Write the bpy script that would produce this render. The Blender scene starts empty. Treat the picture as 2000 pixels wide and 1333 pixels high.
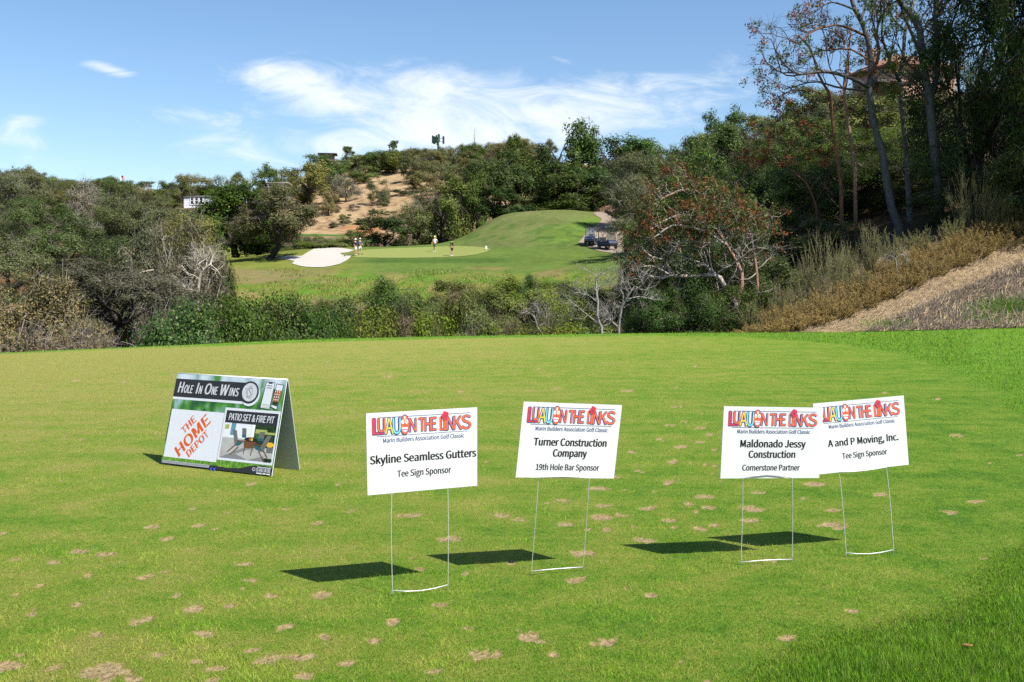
import bpy, math, random
import numpy as np
from mathutils import Vector, Matrix

# ------------------------------------------------------------------ camera, sky, sun, exposure
SC = bpy.context.scene
COL = SC.collection
FPX, CX, HY, EYE = 1944.44, 1000.0, 560.0, 1.67      # focal length, centre and horizon row of the 2000 px photo; eye height

cam_data = bpy.data.cameras.new('camera')
cam_data.lens = 35.0
cam_data.sensor_width = 36.0
cam_data.shift_y = -(666.5 - HY) / 2000.0
cam_data.clip_start = 0.05
cam_data.clip_end = 6000.0
cam = bpy.data.objects.new('camera', cam_data)
cam.location = (0, 0, EYE)
cam.rotation_euler = (math.radians(90), 0, 0)
COL.objects.link(cam)
SC.camera = cam

TO_SUN = Vector((0.594, -0.52, 1.0)).normalized()
SUN_EL = math.asin(TO_SUN.z)
SUN_AZ = math.atan2(TO_SUN.x, TO_SUN.y)               # clockwise from +Y
sun_data = bpy.data.lights.new('sun', 'SUN')
sun_data.energy = 5.0
sun_data.angle = math.radians(0.5)
sun_data.color = (1.0, 0.95, 0.87)
sun = bpy.data.objects.new('sun', sun_data)
sun.rotation_euler = (-TO_SUN).to_track_quat('-Z', 'Y').to_euler()
sun.location = (30, -30, 60)
COL.objects.link(sun)

SC.view_settings.view_transform = 'Standard'
SC.view_settings.look = 'None'
SC.view_settings.exposure = 0.92
SC.view_settings.gamma = 1.0
SC.view_settings.use_curve_mapping = False
SC.cycles.max_bounces = 5
SC.cycles.diffuse_bounces = 2
SC.cycles.glossy_bounces = 2
SC.cycles.transmission_bounces = 4
SC.cycles.transparent_max_bounces = 4
SC.cycles.use_denoising = False
SC.cycles.sample_clamp_indirect = 6.0


class NT:
    """Small helper around a node tree."""
    def __init__(self, tree):
        self.t = tree
        tree.nodes.clear()

    def n(self, kind, _ins=None, **props):
        nd = self.t.nodes.new(kind)
        for k, v in props.items():
            setattr(nd, k, v)
        if _ins:
            for k, v in _ins.items():
                s = nd.inputs[k]
                if hasattr(v, 'is_output') or isinstance(v, bpy.types.NodeSocket):
                    self.t.links.new(v, s)
                else:
                    s.default_value = v
        return nd

    def math(self, op, a, b=None, c=None, clamp=False):
        ins = {0: a}
        if b is not None:
            ins[1] = b
        if c is not None:
            ins[2] = c
        return self.n('ShaderNodeMath', ins, operation=op, use_clamp=clamp).outputs[0]

    def mix(self, f, a, b, blend='MIX'):
        nd = self.n('ShaderNodeMix', data_type='RGBA', blend_type=blend)
        for s, v in ((nd.inputs[0], f), (nd.inputs[6], a), (nd.inputs[7], b)):
            if isinstance(v, bpy.types.NodeSocket):
                self.t.links.new(v, s)
            else:
                s.default_value = v if not isinstance(v, tuple) or len(v) == 4 else (*v, 1)
        return nd.outputs[2]

    def ramp(self, f, stops, interp='LINEAR'):
        nd = self.n('ShaderNodeValToRGB', {0: f})
        cr = nd.color_ramp
        cr.interpolation = interp
        while len(cr.elements) < len(stops):
            cr.elements.new(0.5)
        for e, (p, c) in zip(cr.elements, stops):
            e.position = p
            e.color = c if len(c) == 4 else (*c, 1)
        return nd.outputs[0]

    def smooth(self, v, a, b):
        return self.n('ShaderNodeMapRange', {0: v, 1: a, 2: b, 3: 0.0, 4: 1.0}, interpolation_type='SMOOTHSTEP').outputs[0]

    def noise(self, vec, scale, detail=3.0, rough=0.55, dist=0.0):
        return self.n('ShaderNodeTexNoise', {'Vector': vec, 'Scale': scale, 'Detail': detail, 'Roughness': rough, 'Distortion': dist}).outputs[0]


world = bpy.data.worlds.new('World')
SC.world = world
world.use_nodes = True
w = NT(world.node_tree)
sky = w.n('ShaderNodeTexSky', sky_type='NISHITA', sun_disc=False, sun_elevation=SUN_EL, sun_rotation=SUN_AZ,
          altitude=100.0, air_density=1.0, dust_density=0.6, ozone_density=2.6)
geo = w.n('ShaderNodeTexCoord')
sep = w.n('ShaderNodeSeparateXYZ', {0: geo.outputs['Generated']})
dx, dy, dz = sep.outputs
front = w.math('GREATER_THAN', dy, 0.05)
ysafe = w.math('MAXIMUM', dy, 0.05)
cu = w.math('DIVIDE', dx, ysafe)                      # tangent of the bearing
cv = w.math('DIVIDE', dz, ysafe)                      # tangent of the height


def cloud_blob(px, py, hx, hy, tilt, power=1.0):
    """Soft ellipse of cloud cover round one bearing and height of the sky."""
    u0, v0 = (px - CX) / FPX, (HY - py) / FPX
    a = math.radians(tilt)
    du, dv = w.math('SUBTRACT', cu, u0), w.math('SUBTRACT', cv, v0)
    x = w.math('MULTIPLY_ADD', du, math.cos(a), w.math('MULTIPLY', dv, math.sin(a)))
    y = w.math('MULTIPLY_ADD', dv, math.cos(a), w.math('MULTIPLY', du, -math.sin(a)))
    x = w.math('DIVIDE', x, hx / FPX)
    y = w.math('DIVIDE', y, hy / FPX)
    r = w.math('ADD', w.math('MULTIPLY', x, x), w.math('MULTIPLY', y, y))
    g = w.math('EXPONENT', w.math('MULTIPLY', r, -1.0))
    return w.math('MULTIPLY', g, power)


blobs = [(590, 165, 150, 38, -14, .95), (760, 190, 230, 60, -4, .95), (960, 165, 170, 55, -2, .75), (1050, 228, 340, 56, 8, 1.0),
         (1280, 185, 150, 50, 6, .8), (980, 262, 300, 40, 4, .9), (350, 222, 110, 26, 0, .62), (450, 235, 90, 22, 10, .5),
         (218, 137, 70, 13, -16, .8), (45, 238, 70, 28, 12, .8), (40, 275, 80, 22, 0, .6), (1435, 110, 36, 70, 30, .36), (1420, 155, 60, 40, 0, .35),
         (905, 28, 26, 50, 0, .30), (1098, 118, 28, 7, -14, .55), (600, 285, 160, 26, 6, .42), (420, 272, 60, 16, 10, .42), (250, 300, 420, 60, 0, .22), (700, 300, 500, 70, 0, .25)]
cover = None
for b in blobs:
    g = cloud_blob(*b)
    cover = g if cover is None else w.math('ADD', cover, w.math('MULTIPLY', g, w.math('SUBTRACT', 1.0, w.math('MINIMUM', cover, 1.0))))
cvec = w.n('ShaderNodeCombineXYZ', {0: w.math('MULTIPLY_ADD', cv, 0.7, cu), 1: w.math('MULTIPLY', cv, 2.6), 2: 0.0}).outputs[0]
n1 = w.noise(cvec, 11.0, 9.0, 0.66, 0.9)
n2 = w.noise(cvec, 3.2, 4.0, 0.55, 0.3)
nn = w.math('MULTIPLY_ADD', n1, 0.65, w.math('MULTIPLY', n2, 0.35))
dens = w.math('ADD', w.math('MULTIPLY', cover, 0.85), w.math('MULTIPLY_ADD', nn, 2.5, -1.50))
dens = w.smooth(dens, 0.0, 0.85)
dens = w.math('MULTIPLY', dens, w.smooth(cover, 0.02, 0.35))
dens = w.math('MULTIPLY', w.math('MULTIPLY', dens, 0.78), front)
skycol = w.n('ShaderNodeHueSaturation', {'Saturation': 1.10, 'Value': 1.0, 'Color': sky.outputs[0]}).outputs[0]
final = w.mix(dens, skycol, (7.0, 7.1, 7.3, 1))
bg = w.n('ShaderNodeBackground', {'Color': final, 'Strength': 0.089})
out = w.n('ShaderNodeOutputWorld', {'Surface': bg.outputs[0]})

# ------------------------------------------------------------------ helpers
RNG = np.random.default_rng(7)


def at(px, py, Y):
    """Point at distance Y in front of the tee that lies on the sight line of a photo pixel."""
    return Vector(((px - CX) / FPX * Y, Y, EYE + (HY - py) / FPX * Y))


def tag(o, label=None, cat=None, group=None, kind=None):
    if label: o['label'] = label
    if cat: o['category'] = cat
    if group: o['group'] = group
    if kind: o['kind'] = kind
    return o


def link(name, mesh, parent=None, loc=None):
    o = bpy.data.objects.new(name, mesh)
    COL.objects.link(o)
    if parent is not None:
        o.parent = parent
    if loc is not None:
        o.location = loc
    return o


def empty(name, loc, rz=0.0):
    o = bpy.data.objects.new(name, None)
    o.empty_display_size = 0.3
    o.location = loc
    o.rotation_euler = (0, 0, rz)
    COL.objects.link(o)
    return o


class MB:
    """Collects vertices, faces, material slots and colours; build() links them as ONE mesh object."""
    def __init__(self):
        self.v, self.q, self.t, self.c, self.n = [], [], [], [], 0
        self.qm, self.tm, self.poly, self.pm = [], [], [], []
        self.sq, self.st = [], []

    def add(self, v, quads=None, tris=None, col=None, mat=0, smooth=False):
        v = np.asarray(v, np.float32).reshape(-1, 3)
        self.v.append(v)
        if col is None:
            col = np.ones((len(v), 3), np.float32)
        col = np.asarray(col, np.float32)
        if col.ndim == 1:
            col = np.tile(col, (len(v), 1))
        self.c.append(col)
        if quads is not None and len(quads):
            q = np.asarray(quads, np.int32) + self.n
            self.q.append(q); self.qm.append(np.full(len(q), mat, np.int32)); self.sq.append(np.full(len(q), smooth))
        if tris is not None and len(tris):
            q = np.asarray(tris, np.int32) + self.n
            self.t.append(q); self.tm.append(np.full(len(q), mat, np.int32)); self.st.append(np.full(len(q), smooth))
        self.n += len(v)

    def face(self, pts, mat=0, col=None):
        """One polygon of any size."""
        pts = np.asarray(pts, np.float32).reshape(-1, 3)
        self.v.append(pts)
        c = np.ones(3, np.float32) if col is None else np.asarray(col, np.float32)
        self.c.append(np.tile(c, (len(pts), 1)))
        self.poly.append(np.arange(len(pts), dtype=np.int32) + self.n); self.pm.append(mat)
        self.n += len(pts)

    def box(self, c, s, mat=0, M=None, taper=1.0, bev=0.0, col=None):
        """Box centre c, size s; bev chamfers its vertical edges' corners; taper shrinks the top."""
        c = np.asarray(c, float); h = np.asarray(s, float) / 2
        if bev <= 0:
            v = np.array([(x, y, z) for z in (-1, 1) for y in (-1, 1) for x in (-1, 1)], float) * h
            v[4:, :2] *= taper
            q = [(0, 2, 3, 1), (4, 5, 7, 6), (0, 1, 5, 4), (1, 3, 7, 5), (3, 2, 6, 7), (2, 0, 4, 6)]
            v = v + c
            if M is not None: v = v @ np.array(M.to_3x3()).T + np.array(M.translation)
            self.add(v, quads=q, mat=mat, col=col)
        else:
            b = min(bev, h[0] * .9, h[1] * .9, h[2] * .9)
            ring = []
            for (z, k) in ((-h[2], 1), (-h[2] + b, 0), (h[2] - b, 0), (h[2], 1)):
                tp = taper if z > 0 else 1.0
                hx, hy = (h[0] - b * k) * tp, (h[1] - b * k) * tp
                cc = b if not k else b * .6
                ring.append([(-hx + cc, -hy, z), (hx - cc, -hy, z), (hx, -hy + cc, z), (hx, hy - cc, z), (hx - cc, hy, z), (-hx + cc, hy, z), (-hx, hy - cc, z), (-hx, -hy + cc, z)])
            v = np.array(ring, float).reshape(-1, 3) + c
            if M is not None: v = v @ np.array(M.to_3x3()).T + np.array(M.translation)
            q = []
            for r in range(3):
                for i in range(8):
                    j = (i + 1) % 8
                    q.append((r * 8 + i, r * 8 + j, r * 8 + 8 + j, r * 8 + 8 + i))
            n0 = self.n
            self.add(v, quads=q, mat=mat, col=col)
            self.poly.append(np.array([n0 + i for i in range(7, -1, -1)], np.int32)); self.pm.append(mat)
            self.poly.append(np.array([n0 + 24 + i for i in range(8)], np.int32)); self.pm.append(mat)

    def tube(self, pts, rad, sides=6, mat=0, col=None, cap=True):
        pts = np.asarray(pts, float)
        n = len(pts)
        rad = np.full(n, rad, float) if np.isscalar(rad) else np.asarray(rad, float)
        tan = np.gradient(pts, axis=0)
        tan /= np.linalg.norm(tan, axis=1, keepdims=True) + 1e-9
        ref = np.array([0.31, 0.17, 0.93])
        if abs(tan[0] @ ref) > .9: ref = np.array([0.9, 0.3, 0.1])
        a = np.cross(tan, ref); a /= np.linalg.norm(a, axis=1, keepdims=True) + 1e-9
        b = np.cross(tan, a)
        th = np.arange(sides) * 2 * math.pi / sides
        v = pts[:, None, :] + rad[:, None, None] * (np.cos(th)[None, :, None] * a[:, None, :] + np.sin(th)[None, :, None] * b[:, None, :])
        q = []
        for i in range(n - 1):
            for k in range(sides):
                k2 = (k + 1) % sides
                q.append((i * sides + k, i * sides + k2, (i + 1) * sides + k2, (i + 1) * sides + k))
        n0 = self.n
        self.add(v.reshape(-1, 3), quads=q, mat=mat, col=col, smooth=True)
        if cap:
            self.poly.append(np.arange(sides, dtype=np.int32)[::-1] + n0); self.pm.append(mat)
            self.poly.append(np.arange(sides, dtype=np.int32) + n0 + (n - 1) * sides); self.pm.append(mat)

    def twigs(self, p0, p1, p2, r0, r1, mat=0, col=None):
        """Many thin three-sided two-piece twigs at once (arrays of points)."""
        N = len(p0)
        if N == 0: return
        P = np.stack([p0, p1, p2], 1)                            # N,3,3
        d = p2 - p0
        d = d / (np.linalg.norm(d, axis=1, keepdims=True) + 1e-9)
        ref = np.where(np.abs(d[:, 2:3]) > .8, np.array([[1., 0, 0]]), np.array([[0., 0, 1]]))
        a = np.cross(d, ref); a /= np.linalg.norm(a, axis=1, keepdims=True) + 1e-9
        b = np.cross(d, a)
        R = np.stack([np.broadcast_to(r0, N), np.broadcast_to((np.asarray(r0) + np.asarray(r1)) * .5, N), np.broadcast_to(r1, N)], 1)
        th = np.arange(3) * 2 * math.pi / 3
        off = np.cos(th)[None, :, None] * a[:, None, :] + np.sin(th)[None, :, None] * b[:, None, :]     # N,3,3
        V = P[:, :, None, :] + R[:, :, None, None] * off[:, None, :, :]                                    # N,3ring,3side,3
        q = []
        for i in range(2):
            for k in range(3):
                k2 = (k + 1) % 3
                q.append((i * 3 + k, i * 3 + k2, i * 3 + 3 + k2, i * 3 + 3 + k))
        q = (np.array(q)[None] + (np.arange(N) * 9)[:, None, None]).reshape(-1, 4)
        c = None
        if col is not None:
            col = np.asarray(col, np.float32)
            c = np.tile(col, (N * 9, 1)) if col.ndim == 1 else np.repeat(col, 9, axis=0)
        self.add(V.reshape(-1, 3), quads=q, mat=mat, col=c)

    def lathe(self, prof, c=(0, 0, 0), sides=16, mat=0, M=None, col=None):
        """Profile of (radius, height) turned about Z."""
        prof = np.asarray(prof, float)
        th = np.arange(sides) * 2 * math.pi / sides
        v = np.stack([prof[:, 0:1] * np.cos(th), prof[:, 0:1] * np.sin(th), np.repeat(prof[:, 1:2], sides, 1)], -1).reshape(-1, 3) + np.asarray(c, float)
        if M is not None: v = v @ np.array(M.to_3x3()).T + np.array(M.translation)
        q = []
        for i in range(len(prof) - 1):
            for k in range(sides):
                k2 = (k + 1) % sides
                q.append((i * sides + k, i * sides + k2, (i + 1) * sides + k2, (i + 1) * sides + k))
        self.add(v, quads=q, mat=mat, smooth=True, col=col)

    def mesh(self, name, mats):
        V = np.concatenate(self.v) if self.v else np.zeros((0, 3), np.float32)
        C = np.concatenate(self.c)
        loops, starts, mi, sm, s = [], [], [], [], 0
        if self.q:
            Q = np.concatenate(self.q); loops.append(Q.ravel()); starts.append(np.arange(len(Q)) * 4 + s); s += Q.size
            mi.append(np.concatenate(self.qm)); sm.append(np.concatenate(self.sq))
        if self.t:
            T = np.concatenate(self.t); loops.append(T.ravel()); starts.append(np.arange(len(T)) * 3 + s); s += T.size
            mi.append(np.concatenate(self.tm)); sm.append(np.concatenate(self.st))
        for p, m in zip(self.poly, self.pm):
            loops.append(p); starts.append(np.array([s])); s += len(p); mi.append(np.array([m])); sm.append(np.array([False]))
        L = np.concatenate(loops).astype(np.int32); S = np.concatenate(starts).astype(np.int32)
        me = bpy.data.meshes.new(name)
        me.vertices.add(len(V)); me.vertices.foreach_set('co', V.astype(np.float32).ravel())
        me.loops.add(len(L)); me.loops.foreach_set('vertex_index', L)
        me.polygons.add(len(S)); me.polygons.foreach_set('loop_start', S)
        me.polygons.foreach_set('material_index', np.concatenate(mi).astype(np.int32))
        me.polygons.foreach_set('use_smooth', np.concatenate(sm).astype(bool))
        at_ = me.attributes.new('tone', 'FLOAT_COLOR', 'POINT')
        at_.data.foreach_set('color', np.concatenate([C, np.ones((len(C), 1), np.float32)], 1).astype(np.float32).ravel())
        for m in (mats if isinstance(mats, (list, tuple)) else [mats]):
            me.materials.append(m)
        me.update(calc_edges=True)
        return me

    def build(self, name, mats, parent=None, loc=None):
        return link(name, self.mesh(name, mats), parent, loc)


# ------------------------------------------------------------------ materials
MATS = {}


def new_mat(name):
    m = bpy.data.materials.new(name)
    m.use_nodes = True
    return m, NT(m.node_tree)


def plain(name, col, rough=0.6, spec=0.4, metal=0.0, var=0.06, vscale=30.0, bump=0.0, coat=0.0):
    """Painted or solid surface with a slight procedural unevenness."""
    if name in MATS: return MATS[name]
    m, t = new_mat(name)
    tc = t.n('ShaderNodeTexCoord').outputs['Object']
    n = t.noise(tc, vscale, 4.0)
    f = t.n('ShaderNodeMapRange', {0: n, 1: .3, 2: .7, 3: 1 - var * 2, 4: 1 + var}).outputs[0]
    c = t.n('ShaderNodeHueSaturation', {'Value': f, 'Color': (*col, 1)}).outputs[0]
    ins = {'Base Color': c, 'Roughness': rough, 'Specular IOR Level': spec, 'Metallic': metal, 'Coat Weight': coat}
    if bump > 0:
        ins['Normal'] = t.n('ShaderNodeBump', {'Height': n, 'Strength': bump, 'Distance': 0.02}).outputs[0]
    b = t.n('ShaderNodeBsdfPrincipled', ins)
    t.n('ShaderNodeOutputMaterial', {0: b.outputs[0]})
    MATS[name] = m
    return m


def foliage_mat(name, trans=0.28, spec=0.14, rough=0.55, hue=0.02, val=0.22, sat=0.1):
    m, t = new_mat(name)
    a = t.n('ShaderNodeAttribute', attribute_name='tone').outputs[0]
    oi = t.n('ShaderNodeObjectInfo').outputs['Random']
    r2 = t.n('ShaderNodeTexWhiteNoise', {'W': oi}, noise_dimensions='1D')
    r3 = t.n('ShaderNodeSeparateColor', {0: r2.outputs['Color']}).outputs
    c = t.n('ShaderNodeHueSaturation', {
        'Hue': t.math('MULTIPLY_ADD', r3[0], hue * 2, 0.5 - hue),
        'Saturation': t.math('MULTIPLY_ADD', r3[1], sat * 2, 1 - sat),
        'Value': t.math('MULTIPLY_ADD', r3[2], val * 2, 1 - val), 'Color': a}).outputs[0]
    b = t.n('ShaderNodeBsdfPrincipled', {'Base Color': c, 'Roughness': rough, 'Specular IOR Level': spec})
    tr = t.n('ShaderNodeBsdfTranslucent', {'Color': t.mix(0.35, c, (.12, .16, .02, 1))})
    mx = t.n('ShaderNodeMixShader', {0: trans, 1: b.outputs[0], 2: tr.outputs[0]})
    t.n('ShaderNodeOutputMaterial', {0: mx.outputs[0]})
    MATS[name] = m
    return m


def bark_mat(name):
    m, t = new_mat(name)
    a = t.n('ShaderNodeAttribute', attribute_name='tone').outputs[0]
    tc = t.n('ShaderNodeTexCoord').outputs['Object']
    mp = t.n('ShaderNodeMapping', {0: tc, 3: (6, 6, 1.6)}).outputs[0]
    n = t.noise(mp, 2.2, 6.0, .65)
    f = t.n('ShaderNodeMapRange', {0: n, 1: .3, 2: .72, 3: .45, 4: 1.45}).outputs[0]
    c = t.n('ShaderNodeHueSaturation', {'Value': f, 'Color': a}).outputs[0]
    bp = t.n('ShaderNodeBump', {'Height': n, 'Strength': .7, 'Distance': .05}).outputs[0]
    b = t.n('ShaderNodeBsdfPrincipled', {'Base Color': c, 'Roughness': .85, 'Specular IOR Level': .15, 'Normal': bp})
    t.n('ShaderNodeOutputMaterial', {0: b.outputs[0]})
    MATS[name] = m
    return m


LEAF = foliage_mat('leaf')
LEAF_FIX = foliage_mat('leaf_near', hue=0.0, val=0.0, sat=0.0)
BARK = bark_mat('bark')
# ------------------------------------------------------------------ the lie of the land
def pchip(x, y, xi):
    x = np.asarray(x, float); y = np.asarray(y, float)
    h = np.diff(x); d = np.diff(y) / h
    m = np.zeros_like(y)
    for i in range(1, len(x) - 1):
        if d[i - 1] * d[i] > 0:
            w1, w2 = 2 * h[i] + h[i - 1], h[i] + 2 * h[i - 1]
            m[i] = (w1 + w2) / (w1 / d[i - 1] + w2 / d[i])
    m[0], m[-1] = d[0], d[-1]
    xi = np.clip(xi, x[0], x[-1])
    k = np.clip(np.searchsorted(x, xi) - 1, 0, len(x) - 2)
    t = (xi - x[k]) / h[k]
    return ((2 * t**3 - 3 * t**2 + 1) * y[k] + (t**3 - 2 * t**2 + t) * h[k] * m[k] + (-2 * t**3 + 3 * t**2) * y[k + 1] + (t**3 - t**2) * h[k] * m[k + 1])


PROFILE = {
    -3000: [(15, 0), (30, -2), (60, -5), (100, 2), (150, 10), (220, 18), (900, 20)],
    -900: [(15, 0), (26, -2), (40, -5), (60, -6), (100, 2), (150, 12), (220, 21), (300, 24), (900, 20)],
    -300: [(20, -.3), (28, -3), (45, -6), (60, -7), (80, -3), (100, 3), (150, 12.5), (220, 21), (300, 24), (900, 20)],
    0: [(24, -.5), (30, -3), (45, -6), (60, -6.5), (80, -2.6), (100, 2.5), (130, 8.5), (160, 14), (220, 21), (300, 23), (900, 18)],
    250: [(26, -.5), (32, -3), (45, -6), (60, -6), (80, -2), (100, 3), (130, 8), (160, 13), (220, 20.5), (300, 23), (900, 18)],
    450: [(27, -.5), (33, -3), (45, -6.5), (60, -5), (75, 0), (85, 1.8), (95, 3.2), (105, 4.3), (113, 4.9), (130, 5), (150, 8), (190, 17.2), (220, 20.5), (300, 24), (900, 20)],
    600: [(30, -.5), (36, -3), (50, -6.5), (62, -4.5), (75, .2), (85, 2), (95, 3.2), (104, 4.6), (112, 5.85), (120, 6.1), (135, 6), (150, 6.5), (180, 10.5), (200, 12.5), (230, 19.5), (270, 29), (300, 35), (340, 38), (900, 30)],
    700: [(31, -.5), (37, -3), (50, -5.6), (62, -3.6), (75, 0), (85, 1.8), (95, 3.3), (104, 4.6), (112, 5.6), (122, 6.5), (135, 6.6), (150, 6.5), (180, 10.5), (200, 12.5), (230, 20), (270, 31), (300, 37), (340, 39), (900, 33)],
    850: [(33, -.5), (39, -3), (50, -4.8), (62, -2.6), (75, 0), (85, 1.9), (95, 3.3), (104, 4.75), (112, 5.6), (122, 6.6), (130, 7.2), (140, 7), (150, 7.5), (180, 11), (200, 14), (230, 22), (270, 32), (300, 38), (340, 41), (900, 35)],
    1000: [(34, -.5), (40, -3), (50, -4.2), (62, -2.2), (75, .3), (85, 2), (95, 3.4), (104, 5), (112, 6.4), (122, 8.6), (132, 10.8), (140, 12), (146, 11.5), (160, 11.5), (200, 17), (230, 24), (270, 33), (300, 39), (340, 43), (900, 38)],
    1100: [(34.5, -.5), (40, -2.5), (50, -3.8), (62, -1.8), (75, .8), (85, 2.3), (95, 3.8), (104, 5.4), (112, 7), (122, 9.2), (132, 11.4), (140, 12.4), (147, 12.2), (160, 12.5), (200, 20), (270, 34), (300, 39), (340, 42), (900, 38)],
    1200: [(35, -.5), (41, -2), (50, -3), (62, -1), (75, 1.6), (85, 3), (95, 4.4), (104, 5.5), (112, 6.9), (122, 8.8), (132, 10.7), (140, 12), (150, 13.6), (165, 17), (200, 24), (270, 34), (340, 40), (900, 38)],
    1300: [(36, -.3), (42, -1.5), (50, -1.5), (62, .5), (75, 3), (95, 6), (112, 9), (132, 12.5), (150, 16), (200, 24), (270, 32), (340, 36), (900, 36)],
    1450: [(36, -.2), (42, -.6), (50, .2), (62, 2.5), (75, 5), (95, 9), (112, 12), (150, 19), (200, 27), (270, 34), (340, 38), (900, 36)],
    1620: [(36, 0), (42, .7), (50, 2), (62, 5), (75, 9), (95, 14), (112, 18), (150, 24), (200, 31), (270, 37), (900, 38)],
    1800: [(37, 0), (42, 1.55), (46, 2.8), (50, 4), (56, 5.4), (62, 7.2), (75, 11), (95, 18), (110, 23.5), (150, 28), (200, 33), (900, 38)],
    2000: [(38, 0), (42, 1.9), (46, 3.4), (50, 4.7), (56, 6.4), (62, 8.4), (75, 12), (95, 18), (110, 22), (150, 29), (900, 38)],
    2400: [(36, 0), (42, 2.6), (50, 5.4), (62, 9), (75, 13), (110, 23), (900, 38)],
    3400: [(30, 0), (40, 3), (50, 6), (62, 10), (75, 14), (110, 23), (900, 38)],
}
YG = np.concatenate([np.arange(10, 160, 1.0), np.arange(160, 400, 4.0), np.arange(400, 901, 50.0)])
PG = np.arange(-3000, 3401, 20.0)
_tab = np.array([pchip([p[0] for p in PROFILE[k]], [p[1] for p in PROFILE[k]], YG) for k in sorted(PROFILE)])
_keys = sorted(PROFILE)
TAB = np.array([pchip(_keys, _tab[:, j], PG) for j in range(len(YG))]).T          # PG x YG
EDGE_PX = [-3000, -1200, -500, 0, 330, 620, 1000, 1400, 1620, 1800, 2000, 2400, 3400]
EDGE_Y = [14, 16, 20.5, 25, 28.2, 31.6, 34.0, 35.8, 36.0, 37.2, 39.6, 40, 38]


def vnoise(x, y, seed=0):
    """Smooth value noise in 0..1 (numpy)."""
    xi, yi = np.floor(x).astype(np.int64), np.floor(y).astype(np.int64)
    fx, fy = x - xi, y - yi
    fx, fy = fx * fx * (3 - 2 * fx), fy * fy * (3 - 2 * fy)

    def hsh(a, b):
        h = (a * 374761393 + b * 668265263 + seed * 1442695041) & 0x7fffffff
        h = ((h ^ (h >> 13)) * 1274126177) & 0x7fffffff
        return ((h ^ (h >> 16)) & 0xffff) / 65535.0
    return (hsh(xi, yi) * (1 - fx) + hsh(xi + 1, yi) * fx) * (1 - fy) + (hsh(xi, yi + 1) * (1 - fx) + hsh(xi + 1, yi + 1) * fx) * fy


def fbm(x, y, seed=0, octv=4):
    s, a, tot = 0, 1.0, 0
    for o in range(octv):
        s = s + a * vnoise(x * 2**o, y * 2**o, seed + o * 17); tot += a; a *= .5
    return s / tot


def edge_y(px):
    return pchip(EDGE_PX, EDGE_Y, px)


def sstep(v, a, b):
    t = np.clip((v - a) / (b - a), 0, 1)
    return t * t * (3 - 2 * t)


def land(X, Y):
    """Height of the ground (arrays)."""
    X = np.asarray(X, float); Y = np.asarray(Y, float)
    Yc = np.maximum(Y, 8.0)
    px = np.clip(CX + FPX * X / Yc, -2990, 3390)
    fi = (px - PG[0]) / 20.0
    i = np.clip(fi.astype(int), 0, len(PG) - 2); fx = fi - i
    Yq = np.clip(Yc, YG[0], YG[-1] - .01)
    j = np.clip(np.searchsorted(YG, Yq, side='right') - 1, 0, len(YG) - 2)
    fy = (Yq - YG[j]) / (YG[j + 1] - YG[j])
    z = (TAB[i, j] * (1 - fx) + TAB[i + 1, j] * fx) * (1 - fy) + (TAB[i, j + 1] * (1 - fx) + TAB[i + 1, j + 1] * fx) * fy
    rough = (fbm(X * .35, Y * .35, 3) - .5) * .5
    smooth_zone = sstep(Y, 72, 82) * (1 - sstep(Y, 142, 150)) * sstep(px, 420, 480) * (1 - sstep(px, 1190, 1260))
    z = z + rough * (1 - .93 * smooth_zone) * sstep(Y, 40, 48)
    ye = edge_y(px)
    return z * sstep(Y - ye, 0.0, 2.2) + (fbm(X * .12, Y * .12, 9) - .5) * .10 * (1 - sstep(Y - ye, -1, 1)) * sstep(Y, 7, 14)


def gz(x, y):
    return float(land(np.array([x]), np.array([y]))[0])


def hit(px, py, Y0, Y1, n=500):
    """Where the sight lines of photo pixels (arrays) first meet the ground between two distances."""
    px = np.asarray(px, float); py = np.asarray(py, float)
    res = np.full(px.shape, Y1, float); done = np.zeros(px.shape, bool)
    prev = np.full(px.shape, -1.0)
    for Y in np.linspace(Y0, Y1, n):
        zr = EYE + (HY - py) / FPX * Y
        d = land((px - CX) / FPX * Y, np.full(px.shape, Y)) - zr
        new = (~done) & (d >= 0)
        frac = np.where(new, -prev / (d - prev + 1e-9), 0)
        res = np.where(new, Y - (1 - np.clip(frac, 0, 1)) * (Y1 - Y0) / (n - 1), res)
        done |= new
        prev = np.where(d < 0, d, prev)
    return res


def inside(poly, x, y):
    poly = np.asarray(poly, float)
    r = np.zeros(np.shape(x), bool)
    j = len(poly) - 1
    for i in range(len(poly)):
        xi, yi = poly[i]; xj, yj = poly[j]
        c = ((yi > y) != (yj > y)) & (x < (xj - xi) * (y - yi) / (yj - yi + 1e-12) + xi)
        r ^= c
        j = i
    return r


# mown tee in plan (metres), its right-hand rim curving round the signs
TEE = [(1.04, 4.2), (1.55, 4.64), (2.29, 5.24), (3.27, 6.36), (4.6, 8.1), (5.75, 10.4), (6.5, 12.6), (7.5, 15.5), (8.6, 19.7), (9.5, 24.6),
       (9.3, 29.5), (7.4, 33.2), (4, 33.3), (0, 32.6), (-6, 30.2), (-11, 26.5), (-14, 23.5), (-18, 20), (-22, 14), (-20, 0), (-8, -8), (-1, -2), (.5, 3)]
_t = np.array(TEE + TEE[:1])


def tee_dist(x, y):
    """Signed distance to the rim of the mown tee, positive outside."""
    x = np.asarray(x, float); y = np.asarray(y, float)
    d = np.full(x.shape, 1e9)
    for a, b in zip(_t[:-1], _t[1:]):
        e = b - a
        t = np.clip(((x - a[0]) * e[0] + (y - a[1]) * e[1]) / (e @ e), 0, 1)
        d = np.minimum(d, np.hypot(x - a[0] - t * e[0], y - a[1] - t * e[1]))
    return np.where(inside(TEE, x, y), -d, d)


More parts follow.
